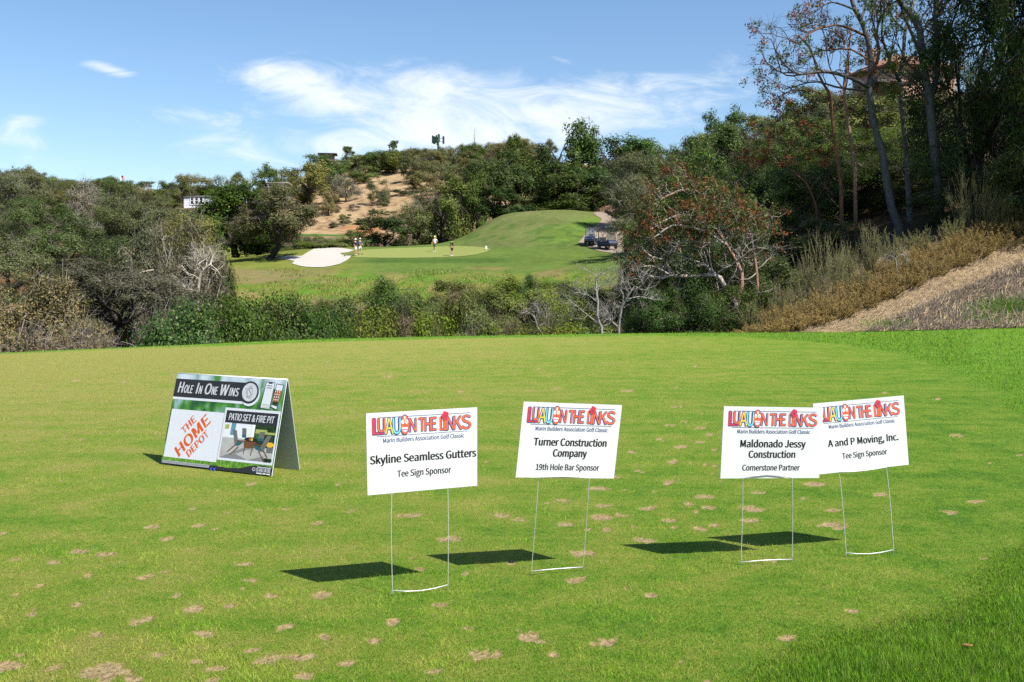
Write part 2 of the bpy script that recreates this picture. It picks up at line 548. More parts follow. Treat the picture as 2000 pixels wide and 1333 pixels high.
# ---- worn bare spots on the tee: (photo x, photo y, half width in px)
SPOTS = """447 1001 13|301 1029 14|387 1026 10|325 1052 11|158 1077 14|208 1082 20|104 1098 11|28 1093 12|322 1116 9|286 1126 12|171 1124 13|78 1143 9|489 1133 12|530 1163 13|629 1162 20
379 1188 21|278 1213 18|447 1183 10|398 1240 18|560 1225 16|309 1277 20|522 1290 22|587 1284 18|634 1245 18|489 1271 10|424 1305 18|382 1292 12|203 1316 40|104 1305 18|13 1303 25|260 1326 16|764 1214 14
943 1279 22|587 1321 18|800 1006 18|977 1006 22|824 1112 12|878 1053 18|475 1102 11|491 944 10|5 1042 10|618 1022 10|559 993 10|507 996 8|377 994 10
1307 942 18|1374 970 14|1345 984 10|1385 991 14|1471 994 22|1463 1016 15|1623 1026 22|1591 945 14|1719 965 19|1850 1000 14|1904 979 14|1262 1056 22|1134 1080 18|1128 1131 18|1168 953 14|1217 1006 15|1179 987 15|1174 1011 20
1267 992 15|1307 1016 13|1366 1033 13|1396 1025 9|1104 1025 14|1102 977 10|1011 1016 12|1185 1035 10|1331 871 14|1315 901 12|1235 882 10|1366 862 12|1385 849 12|1374 836 11|1342 823 11|1310 831 10|1323 796 9
1222 764 9|1032 762 10|1086 759 12|1484 743 7|1628 997 15|1572 973 11|1270 1163 11|1040 1243 22|1182 1254 20|1540 1246 14|1551 1294 10|1866 850 10|1832 780 8|1722 700 8|1481 962 10|1060 880 9|1130 845 9|1198 930 10|1249 920 10
1290 858 9|1350 905 8|1420 905 7|640 705 8|820 700 8|880 720 7|520 690 7|760 735 9|240 745 8|150 742 10|100 760 7|700 760 8|900 765 7|335 960 8|680 1000 9|730 1250 12|860 1180 12|910 1120 9|1000 1100 10|680 1295 14|850 1310 14|150 1180 10|60 1200 12|190 1240 12|30 1160 9"""
SPOT = []
for row in SPOTS.split('\n'):
    for s in row.split('|'):
        a, b, c = map(float, s.split())
        Y = EYE * FPX / (b - HY)
        SPOT.append(((a - CX) / FPX * Y, Y, c / FPX * Y * 1.12))
_r = random.Random(5)
for k in range(330):                                     # many more small scars, clustered as on the photo
    X = _r.gauss(0.2, 3.8); Y = _r.uniform(4.2, 22)
    SPOT.append((X, Y, _r.uniform(.008, .032)))
SPOT = np.array(SPOT)


def bare_mask(x, y):
    """How bare the turf is (0..1)."""
    x = np.asarray(x, float); y = np.asarray(y, float)
    m = np.zeros(x.shape)
    n1 = (fbm(x * 22, y * 22, 41, 3) - .5)
    for i, (sx, sy, r) in enumerate(SPOT):
        sel = (np.abs(x - sx) < r * 2.6) & (np.abs(y - sy) < r * 2.6)
        if not sel.any(): continue
        ang = (i * 2.399) % 3.14
        ux, uy = x[sel] - sx, y[sel] - sy
        a = ux * math.cos(ang) + uy * math.sin(ang); b = -ux * math.sin(ang) + uy * math.cos(ang)
        d = np.hypot(a / r, b / (r * (.62 + .35 * ((i * 7) % 5) / 4))) + n1[sel] * 2.3
        m[sel] = np.maximum(m[sel], (1 - sstep(d, .55, 1.35)) * (.65 + .35 * ((i * 13) % 7) / 6))
    return m


# ------------------------------------------------------------------ turf colours shared by lawn sheet, blades and ground
def turf_group():
    g = bpy.data.node_groups.new('turf_colour', 'ShaderNodeTree')
    g.interface.new_socket('rough', in_out='INPUT', socket_type='NodeSocketFloat')
    g.interface.new_socket('colour', in_out='OUTPUT', socket_type='NodeSocketColor')
    t = NT(g)
    gi = t.n('NodeGroupInput'); go = t.n('NodeGroupOutput')
    p = t.n('ShaderNodeNewGeometry').outputs['Position']
    big = t.noise(p, .35, 3.0)
    mid = t.noise(p, 2.3, 4.0, .6)
    fine = t.noise(p, 14.0, 3.0, .6)
    streak = t.noise(t.n('ShaderNodeMapping', {0: p, 3: (.22, 1.9, 1.0)}).outputs[0], 1.0, 3.0, .6)
    sp = t.n('ShaderNodeSeparateXYZ', {0: p}).outputs
    # dry yellowish turf to the left and far, lusher to the right and near
    lush = t.math('ADD', t.math('MULTIPLY_ADD', sp[0], .048, .62), t.math('MULTIPLY', sp[1], -.016))
    lush = t.math('ADD', lush, t.math('MULTIPLY_ADD', big, .75, -.375))
    lush = t.math('ADD', lush, t.math('MULTIPLY_ADD', mid, 1.5, -.75))
    lush = t.math('ADD', lush, t.math('MULTIPLY_ADD', streak, .8, -.40))
    lush = t.math('ADD', lush, t.math('MULTIPLY_ADD', fine, 1.1, -.55), None, True)
    mown = t.ramp(lush, [(0.0, (.225, .225, .050)), (.35, (.165, .214, .028)), (.7, (.108, .192, .015)), (1.0, (.062, .145, .010))])
    rgh = t.ramp(t.math('MULTIPLY_ADD', mid, .8, t.math('MULTIPLY_ADD', fine, .5, -.15), True), [(0.15, (.050, .128, .009)), (.5, (.100, .205, .014)), (.9, (.18, .275, .030))])
    t.t.links.new(t.mix(gi.outputs[0], mown, rgh), go.inputs[0])
    return g


TURF = turf_group()


def lawn_mat():
    m, t = new_mat('mown_turf')
    a = t.n('ShaderNodeAttribute', attribute_name='tone').outputs[0]
    s = t.n('ShaderNodeSeparateColor', {0: a}).outputs
    p = t.n('ShaderNodeNewGeometry').outputs['Position']
    g = t.n('ShaderNodeGroup'); g.node_tree = TURF
    t.t.links.new(s[1], g.inputs[0])
    grain = t.noise(p, 160.0, 4.0, .7)
    grain2 = t.noise(p, 45.0, 4.0, .7)
    v = t.math('ADD', t.math('MULTIPLY_ADD', grain, 1.5, -.12), t.math('MULTIPLY_ADD', grain2, 1.2, -.25))
    col = t.n('ShaderNodeHueSaturation', {'Value': v, 'Color': g.outputs[0]}).outputs[0]
    soil = t.ramp(grain2, [(.30, (.10, .066, .03)), (.48, (.30, .225, .115)), (.75, (.46, .36, .20))])
    col = t.mix(t.smooth(s[0], .02, .35), col, t.ramp(grain2, [(.3, (.17, .15, .035)), (.7, (.33, .29, .10))]))
    col = t.mix(t.smooth(s[0], .22, .62), col, soil)
    h = t.math('ADD', grain, t.math('MULTIPLY', grain2, 2.0))
    bp = t.n('ShaderNodeBump', {'Height': h, 'Strength': .8, 'Distance': .018}).outputs[0]
    b = t.n('ShaderNodeBsdfPrincipled', {'Base Color': col, 'Roughness': .8, 'Specular IOR Level': .12, 'Normal': bp})
    t.n('ShaderNodeOutputMaterial', {0: b.outputs[0]})
    return m


def blade_mat():
    m, t = new_mat('grass_blade')
    a = t.n('ShaderNodeAttribute', attribute_name='tone').outputs[0]
    s = t.n('ShaderNodeSeparateColor', {0: a}).outputs
    g = t.n('ShaderNodeGroup'); g.node_tree = TURF
    t.t.links.new(s[1], g.inputs[0])
    col = t.n('ShaderNodeHueSaturation', {'Value': t.math('MULTIPLY_ADD', s[0], 1.6, .42), 'Color': g.outputs[0]}).outputs[0]
    col = t.mix(s[2], col, (.30, .26, .10, 1))
    b = t.n('ShaderNodeBsdfPrincipled', {'Base Color': col, 'Roughness': .5, 'Specular IOR Level': .12})
    tr = t.n('ShaderNodeBsdfTranslucent', {'Color': col})
    mx = t.n('ShaderNodeMixShader', {0: .3, 1: b.outputs[0], 2: tr.outputs[0]})
    t.n('ShaderNodeOutputMaterial', {0: mx.outputs[0]})
    return m


LAWN, BLADE = lawn_mat(), blade_mat()


def ground_mat():
    m, t = new_mat('hill_ground')
    a = t.n('ShaderNodeAttribute', attribute_name='tone').outputs[0]
    p = t.n('ShaderNodeNewGeometry').outputs['Position']
    n1 = t.noise(p, 1.3, 6.0, .65)
    n2 = t.noise(p, .22, 4.0, .6)
    n3 = t.noise(p, 9.0, 4.0, .65)
    v = t.math('ADD', t.math('MULTIPLY_ADD', n1, .7, .30), t.math('MULTIPLY_ADD', n2, .5, -.22))
    v = t.math('ADD', v, t.math('MULTIPLY_ADD', n3, .5, -.22))
    c = t.n('ShaderNodeHueSaturation', {'Value': v, 'Color': a}).outputs[0]
    bp = t.n('ShaderNodeBump', {'Height': t.math('ADD', n3, n1), 'Strength': .5, 'Distance': .12}).outputs[0]
    b = t.n('ShaderNodeBsdfPrincipled', {'Base Color': c, 'Roughness': .95, 'Specular IOR Level': .05, 'Normal': bp})
    t.n('ShaderNodeOutputMaterial', {0: b.outputs[0]})
    return m


GROUND = ground_mat()


def lerp(a, b, t):
    return a * (1 - t[..., None]) + np.asarray(b) * t[..., None]


# foot of the shrubs on the right-hand bank, as photo rows, and the lower rim of the pale straw strip 36 px below it
FOOT = [(1440, 655), (1480, 653), (1560, 648), (1620, 636), (1700, 605), (1760, 577), (1840, 541), (1900, 516), (1960, 491), (2000, 476), (2100, 440)]
_fp = np.arange(1480, 2101, 20.0)
_fy = np.interp(_fp, [f[0] for f in FOOT], [f[1] for f in FOOT])
STRIP_Y = hit(_fp, _fy + 38, 36, 52, 400)
FOOT_Y = hit(_fp, _fy, 36, 56, 400)


def land_colour(X, Y, Z):
    """Own colour of the soil and sward of the open country."""
    Yc = np.maximum(Y, 8)
    px = CX + FPX * X / Yc
    py = HY - (Z - EYE) * FPX / Yc
    n = fbm(X * .08, Y * .08, 21); n2 = fbm(X * .3, Y * .3, 22); n3 = fbm(X * .9, Y * .5, 23)
    c = np.zeros(X.shape + (3,)) + np.array([.115, .085, .05])                      # litter under trees
    c = lerp(c, (.20, .105, .055), sstep(n2, .5, .75) * (px < 450))                   # reddish soil on the left hill
    dry = sstep(Y, 172, 192) * sstep(px, 500, 560)
    c = lerp(c, (.40, .285, .16), dry)
    c = lerp(c, (.24, .155, .085), dry * sstep(n3, .5, .68))
    c = lerp(c, (.46, .33, .19), dry * sstep(n, .52, .7))
    c = lerp(c, (.38, .19, .085), dry * sstep(px, 655, 690) * (1 - sstep(px, 735, 760)) * (1 - sstep(Y, 205, 216)))
    strip = sstep(Y, 184, 187) * (1 - sstep(Y, 193, 196)) * sstep(px, 560, 575) * (1 - sstep(px, 690, 720))
    c = lerp(c, (.075, .15, .025), strip)
    # golf slope
    g = sstep(Y, 74, 78) * (1 - sstep(Y, 146, 149)) * sstep(px, 415, 440) * (1 - sstep(px, 1230, 1260))
    c = lerp(c, (.175, .20, .040), g)
    c = lerp(c, (.23, .20, .07), g * sstep(n2, .5, .72) * (1 - sstep(Y, 90, 100)))
    c = lerp(c, (.11, .195, .025), g * sstep(n3, .48, .62) * (1 - sstep(Y, 92, 98)))
    fair = g * sstep(py, 565, 545) if False else g * (1 - sstep(py, 528, 540)) * sstep(px, 640, 760)
    c = lerp(c, (.115, .172, .036), fair)
    c = lerp(c, (.070, .128, .024), fair * sstep(py, 504, 506) * (1 - sstep(py, 512, 516)) * (1 - sstep(px, 960, 1030)))
    c = lerp(c, (.20, .175, .065), g * sstep(n2, .38, .6) * sstep(py, 520, 525) * (1 - sstep(py, 535, 541)) * sstep(px, 850, 900) * (1 - sstep(px, 1160, 1200)))
    c = lerp(c, (.21, .18, .075), g * sstep(n2, .35, .55) * sstep(py, 522, 528) * (1 - sstep(py, 548, 560)) * (1 - sstep(px, 620, 680)))
    mound = g * (1 - sstep(py, 480, 487)) * sstep(px, 880, 920)
    c = lerp(c, (.140, .170, .052), mound)
    c = lerp(c, (.125, .195, .034), mound * sstep(px, 1010, 1090) * (1 - sstep(py, 470, 486)) * sstep(py - (px - 1000) * -.28, 462, 474))
    c = lerp(c, (.175, .175, .07), mound * sstep(n3, .45, .65) * (1 - sstep(py, 440, 458)) * (1 - sstep(px, 1020, 1090)))
    c = lerp(c, (.085, .145, .03), mound * sstep(n3, .5, .66) * sstep(py, 425, 440))
    # bare bank beyond the cart path
    d = sstep(px, 1178, 1190) * (1 - sstep(px, 1330, 1380)) * sstep(Y, 138, 141) * (1 - sstep(Y, 156, 160))
    c = lerp(c, (.36, .25, .17), d)
    # right-hand bank of dry straw above the tee
    b = sstep(px, 1540, 1620) * sstep(Y, 35, 37) * (1 - sstep(Y, 47, 50))
    c = lerp(c, (.22, .165, .115), b)
    t = Y - np.interp(px, _fp, STRIP_Y)                                              # upper, paler strip of the bank
    c = lerp(c, (.42, .30, .165), b * sstep(t, -.3, .4) * (.55 + .45 * sstep(n3, .35, .6)))
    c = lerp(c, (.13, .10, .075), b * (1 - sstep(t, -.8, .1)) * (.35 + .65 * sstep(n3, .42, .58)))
    c = lerp(c, (.055, .12, .018), b * (1 - sstep(t, -1.2, -.3)) * sstep(fbm(X * .7, Y * 1.4, 29), .60, .68) * sstep(px, 1860, 1900))
    c = lerp(c, (.20, .15, .095), sstep(Y, 55, 58) * (1 - sstep(Y, 75, 79)) * sstep(px, 560, 640) * (1 - sstep(px, 1180, 1260)))
    near = 1 - sstep(Y - edge_y(px), .2, .8)
    c = lerp(c, (.085, .15, .022), near)
    return c


def build_ground():
    a = np.concatenate([-np.linspace(2.4, .56, 34)[:-1], np.linspace(-.56, .56, 460), np.linspace(.56, 2.4, 34)[1:]])
    yy = np.concatenate([np.linspace(-24, 22, 24)[:-1], np.arange(22, 150, .42), np.arange(150, 350, 1.1), np.linspace(350, 860, 24)])
    A, Yv = np.meshgrid(a, yy)
    X = A * (Yv + 28)
    Z = land(X, Yv)
    px = CX + FPX * X / np.maximum(Yv, 8)
    ye = edge_y(px)
    cov = (Yv < ye + .3) & (Yv > -20)
    Z = np.where(cov, np.minimum(Z, 0.02) - .06, Z)
    C = land_colour(X, Yv, Z).reshape(-1, 3)
    nr, nc = A.shape
    idx = np.arange(nr * nc).reshape(nr, nc)
    q = np.stack([idx[:-1, :-1], idx[:-1, 1:], idx[1:, 1:], idx[1:, :-1]], -1).reshape(-1, 4)
    mb = MB()
    mb.add(np.stack([X, Yv, Z], -1).reshape(-1, 3), quads=q, col=C, smooth=True)
    return tag(mb.build('ground', GROUND), kind='structure')


build_ground()


def build_lawn():
    pxs = np.concatenate([np.linspace(-700, -60, 40)[:-1], np.arange(-60, 2061, 4.5), np.linspace(2060, 2700, 40)[1:]])
    rows = []
    ye = edge_y(pxs)
    py_e = HY + EYE * FPX / ye
    v = np.concatenate([np.linspace(0, 1, 290), ])
    PY = (1500 * (1 - v[:, None]) + py_e[None, :] * v[:, None])
    Y = EYE * FPX / (PY - HY)
    X = (pxs[None, :] - CX) / FPX * Y
    Y = np.concatenate([Y, ye[None] + .25, ye[None] + .5, ye[None] + .8]); X = np.concatenate([X, ((pxs - CX) / FPX * (ye + .25))[None], ((pxs - CX) / FPX * (ye + .5))[None], ((pxs - CX) / FPX * (ye + .8))[None]])
    Z = land(X, Y)
    Z[-3:] = np.stack([Z[-4] - .01, Z[-4] - .07, Z[-4] - .22])
    bare = bare_mask(X, Y)
    td = tee_dist(X, Y)
    rough = sstep(td + (fbm(X * 1.5, Y * 1.5, 51) - .5) * .55, -.10, .20)
    Z = Z - bare * .012
    mb = MB()
    nr, nc = X.shape
    idx = np.arange(nr * nc).reshape(nr, nc)
    q = np.stack([idx[:-1, :-1], idx[:-1, 1:], idx[1:, 1:], idx[1:, :-1]], -1).reshape(-1, 4)
    mb.add(np.stack([X, Y, Z], -1).reshape(-1, 3), quads=q, col=np.stack([bare * (1 - rough * .6), rough, bare * 0], -1).reshape(-1, 3), smooth=True)
    return tag(mb.build('lawn', LAWN), kind='structure')


build_lawn()


def blades(name, P, H, W, tone, lean=.5, label=None, mat=None):
    """Single-triangle grass blades rooted at points P."""
    N = len(P)
    th = RNG.uniform(0, 2 * math.pi, N)
    ph = RNG.uniform(0, 2 * math.pi, N)
    ln = RNG.uniform(.1, 1, N) * lean
    side = np.stack([np.cos(th), np.sin(th), np.zeros(N)], -1) * (W * .5)[:, None]
    tip = P + np.stack([np.cos(ph) * ln * H, np.sin(ph) * ln * H, H], -1)
    V = np.stack([P - side, P + side, tip], 1).reshape(-1, 3)
    mb = MB()
    mb.add(V, tris=np.arange(N * 3).reshape(-1, 3), col=np.repeat(tone, 3, axis=0))
    o = mb.build(name, mat or BLADE)
    return tag(o, label, None, None, 'stuff')


def screen_points(n, x0, x1, y0, y1):
    px = RNG.uniform(x0, x1, n); py = RNG.uniform(y0, y1, n)
    Y = EYE * FPX / (py - HY)
    return (px - CX) / FPX * Y, Y


# mown blades on the tee
X, Y = screen_points(330000, -60, 2060, 690, 1370)
td = tee_dist(X, Y); bare = np.maximum(bare_mask(X, Y), .85 * bare_mask(X, Y + .005 * Y), .7 * bare_mask(X, Y + .011 * Y))
keep = (td + RNG.normal(0, .2, len(X)) < .25) & (RNG.uniform(0, 1, len(X)) > bare * 1.15) & (Y < edge_y(CX + FPX * X / Y))
X, Y, bare = X[keep], Y[keep], bare[keep]
clump = fbm(X * 9, Y * 9, 61, 3)
weed = sstep(fbm(X * 3.2, Y * 3.2, 64, 3), .60, .68)
H = (.005 + .011 * RNG.uniform(0, 1, len(X))**1.4) * (.5 + 1.1 * clump) * (1 + .6 * weed)
W = np.maximum(.0026, .00034 * Y)
tone = np.stack([RNG.uniform(0, 1, len(X)) * .75 + clump * .25 + weed * .22, np.zeros(len(X)), (RNG.uniform(0, 1, len(X)) < .07 + .5 * (bare > .05)) * .8], -1)
blades('mown_grass', np.stack([X, Y, land(X, Y)], -1), H, W, tone, 1.1)

# longer rough round the tee
X1, Y1 = screen_points(170000, 1000, 2090, 1040, 1400)
X2, Y2 = screen_points(160000, 1300, 2080, 641, 1080)
X3, Y3 = screen_points(60000, -60, 1900, 640, 716)
X = np.concatenate([X1, X2, X3]); Y = np.concatenate([Y1, Y2, Y3])
td = tee_dist(X, Y) + (fbm(X * 1.5, Y * 1.5, 51) - .5) * .55
pe = edge_y(CX + FPX * X / Y)
keep = (td + RNG.normal(0, .06, len(X)) > -.03) & (Y < pe + .3)
X, Y, td = X[keep], Y[keep], td[keep]
cl = fbm(X * 3.5, Y * 3.5, 71, 3)
H = (.016 + .034 * RNG.uniform(0, 1, len(X))) * sstep(td, -.2, .5) * (.45 + 1.1 * cl) + .008
H = H * (1 + .9 * sstep(Y, 22, 30) * sstep(cl, .5, .7))
W = np.maximum(.0035, .0004 * Y)
tone = np.stack([RNG.uniform(0, 1, len(X)), sstep(td, -.12, .22), (RNG.uniform(0, 1, len(X)) < .06 + .10 * sstep(Y, 20, 30)) * .7], -1)
blades('rough_grass', np.stack([X, Y, land(X, Y)], -1), H, W, tone, .9)


# ---- sheets that lie on the far golf hole
def sheet(name, poly, Y0, Y1, mat, lift, step=(1.0, .5), dip=0.0, kind='structure'):
    p = np.array(poly, float)
    xs = np.arange(p[:, 0].min(), p[:, 0].max() + step[0], step[0]); ys = np.arange(p[:, 1].min(), p[:, 1].max() + step[1], step[1])
    GX, GY = np.meshgrid(xs, ys)
    Yh = hit(GX, GY, Y0, Y1, 260)
    X = (GX - CX) / FPX * Yh
    Z = land(X, Yh) + lift
    nr, nc = GX.shape
    idx = np.arange(nr * nc).reshape(nr, nc)
    cen = inside(poly, (GX[:-1, :-1] + step[0] / 2), (GY[:-1, :-1] + step[1] / 2))
    q = np.stack([idx[:-1, :-1], idx[1:, :-1], idx[1:, 1:], idx[:-1, 1:]], -1)[cen]
    used = np.unique(q); remap = np.full(nr * nc, -1); remap[used] = np.arange(len(used))
    mb = MB()
    mb.add(np.stack([X, Yh, Z], -1).reshape(-1, 3)[used], quads=remap[q], smooth=True)
    return tag(mb.build(name, mat), kind=kind)


def surface(name, c1, c2, scale, rough=.9, bump=.3):
    m, t = new_mat(name)
    p = t.n('ShaderNodeNewGeometry').outputs['Position']
    n = t.noise(p, scale, 5.0, .6); n2 = t.noise(p, scale * .15, 3.0)
    c = t.mix(t.math('ADD', t.math('MULTIPLY', n, .6), t.math('MULTIPLY', n2, .4)), (*c1, 1), (*c2, 1))
    bp = t.n('ShaderNodeBump', {'Height': n, 'Strength': bump, 'Distance': .05}).outputs[0]
    b = t.n('ShaderNodeBsdfPrincipled', {'Base Color': c, 'Roughness': rough, 'Specular IOR Level': .1, 'Normal': bp})
    t.n('ShaderNodeOutputMaterial', {0: b.outputs[0]})
    return m


BUNKER = [(539, 506), (560, 501), (589, 501), (599, 495), (607, 490), (617, 485.5), (633, 484.6), (650, 484.5), (672, 486), (692, 489.5), (680, 494), (664, 495.5), (668, 499), (686, 500), (682, 506), (675, 511), (662, 517), (645, 521), (630, 523), (617, 523.2), (603, 522.6), (590, 521.5), (577, 518), (570, 516), (575, 511), (560, 508)]
GREEN = [(688, 503), (720, 504), (760, 504.5), (800, 504.5), (860, 503.5), (900, 501.5), (930, 498), (950, 493), (958, 488), (950, 484.5), (920, 482), (890, 481), (860, 482), (820, 484), (760, 486), (720, 488), (700, 491), (690, 494), (702, 498)]
PATH = [(1158, 417), (1166, 423), (1174, 427), (1175, 431), (1172, 434), (1165, 440.4), (1154, 447.6), (1147, 455), (1141, 462), (1135, 469), (1130, 474.6), (1138, 479), (1147, 482.7), (1165, 490), (1180, 493.5), (1196, 495.5), (1280, 502), (1290, 470), (1240, 448), (1217, 433), (1200, 424), (1184, 415.5), (1170, 414.5)]
sheet('sand_bunker', BUNKER, 92, 124, surface('bunker_sand', (.33, .31, .28), (.41, .385, .35), 3.0), .05)
sheet('putting_green', GREEN, 98, 128, surface('green_turf', (.15, .185, .045), (.20, .215, .065), 1.2, .9, .05), .03)
sheet('cart_path', PATH, 98, 148, surface('path_concrete', (.19, .15, .118), (.25, .20, .155), 2.0), .05)

# ---- tufts of long grass on the slope below the green
xx = RNG.uniform(430, 1215, 22000); yy2 = RNG.uniform(520, 606, 22000)
Yh = hit(xx, yy2, 74, 104, 160)
X = (xx - CX) / FPX * Yh
cl = fbm(X * .55, Yh * .4, 81, 3)
kp = (cl > .44) & (yy2 > 536 + 10 * np.sin(xx * .02))
X, Yh, cl = X[kp], Yh[kp], cl[kp]
N = len(X)
tw = np.stack([.11 + RNG.uniform(0, .12, N), .19 + RNG.uniform(0, .11, N), .025 + RNG.uniform(0, .03, N)], -1)
tw = np.where((RNG.uniform(0, 1, N) < .25)[:, None], np.array([.27, .24, .09]), tw)
blades('slope_grass', np.stack([X, Yh, land(X, Yh) - .03], -1), (.10 + .32 * RNG.uniform(0, 1, N)) * (cl + .1), np.full(N, .09), tw, .7, mat=LEAF_FIX)

# ---- straw and mulch lying on the right-hand bank
xx = RNG.uniform(1560, 2080, 46000); Yh = RNG.uniform(35.5, 48.5, 46000)
X = (xx - CX) / FPX * Yh
kp = Yh > edge_y(xx) + .15 + (1700 - xx).clip(0) * .01
X, Yh, xx = X[kp], Yh[kp], xx[kp]
N = len(X)
th = RNG.normal(.35, .75, N)
L = RNG.uniform(.05, .30, N)
t0 = Yh - np.interp(xx, _fp, STRIP_Y)
pale = sstep(t0, -.4, .4)
col = np.where((RNG.uniform(0, 1, N) < .22 + .6 * pale)[:, None], np.array([.48, .36, .22]), np.array([.145, .115, .09])) * RNG.uniform(.55, 1.25, (N, 1))
d = np.stack([np.cos(th), np.sin(th), np.zeros(N)], -1) * L[:, None]
P0 = np.stack([X, Yh, land(X, Yh) + .02], -1); P1 = P0 + d
P1[:, 2] = land(P1[:, 0], P1[:, 1]) + .02 + RNG.uniform(0, .16, N) * (1.2 - pale * .7)
mb = MB()
mb.twigs(P0, (P0 + P1) / 2 + RNG.normal(0, .012, (N, 3)), P1, RNG.uniform(.004, .013, N) * (1.7 - .9 * pale), .003, col=col)
tag(mb.build('straw_litter', LEAF_FIX), kind='stuff')
# green tufts coming up through it
N = 4400
xx = np.concatenate([RNG.normal(1968, 32, 3000), RNG.normal(1735, 32, 800), RNG.normal(1925, 40, 600)])
pyy = np.concatenate([RNG.normal(600, 9, 3000), RNG.normal(637, 6, 800), RNG.normal(624, 5, 600)])
Yh = hit(xx, pyy, 37, 48, 120)
kp = Yh < 47.5
xx, Yh = xx[kp], Yh[kp]
X = (xx - CX) / FPX * Yh
N = len(X)
col = np.stack([.07 + RNG.uniform(0, .08, N), .17 + RNG.uniform(0, .13, N), .010 + RNG.uniform(0, .02, N)], -1)
blades('bank_grass', np.stack([X, Yh, land(X, Yh) - .01], -1), RNG.uniform(.06, .26, N), np.full(N, .022), col, .8, mat=LEAF_FIX)
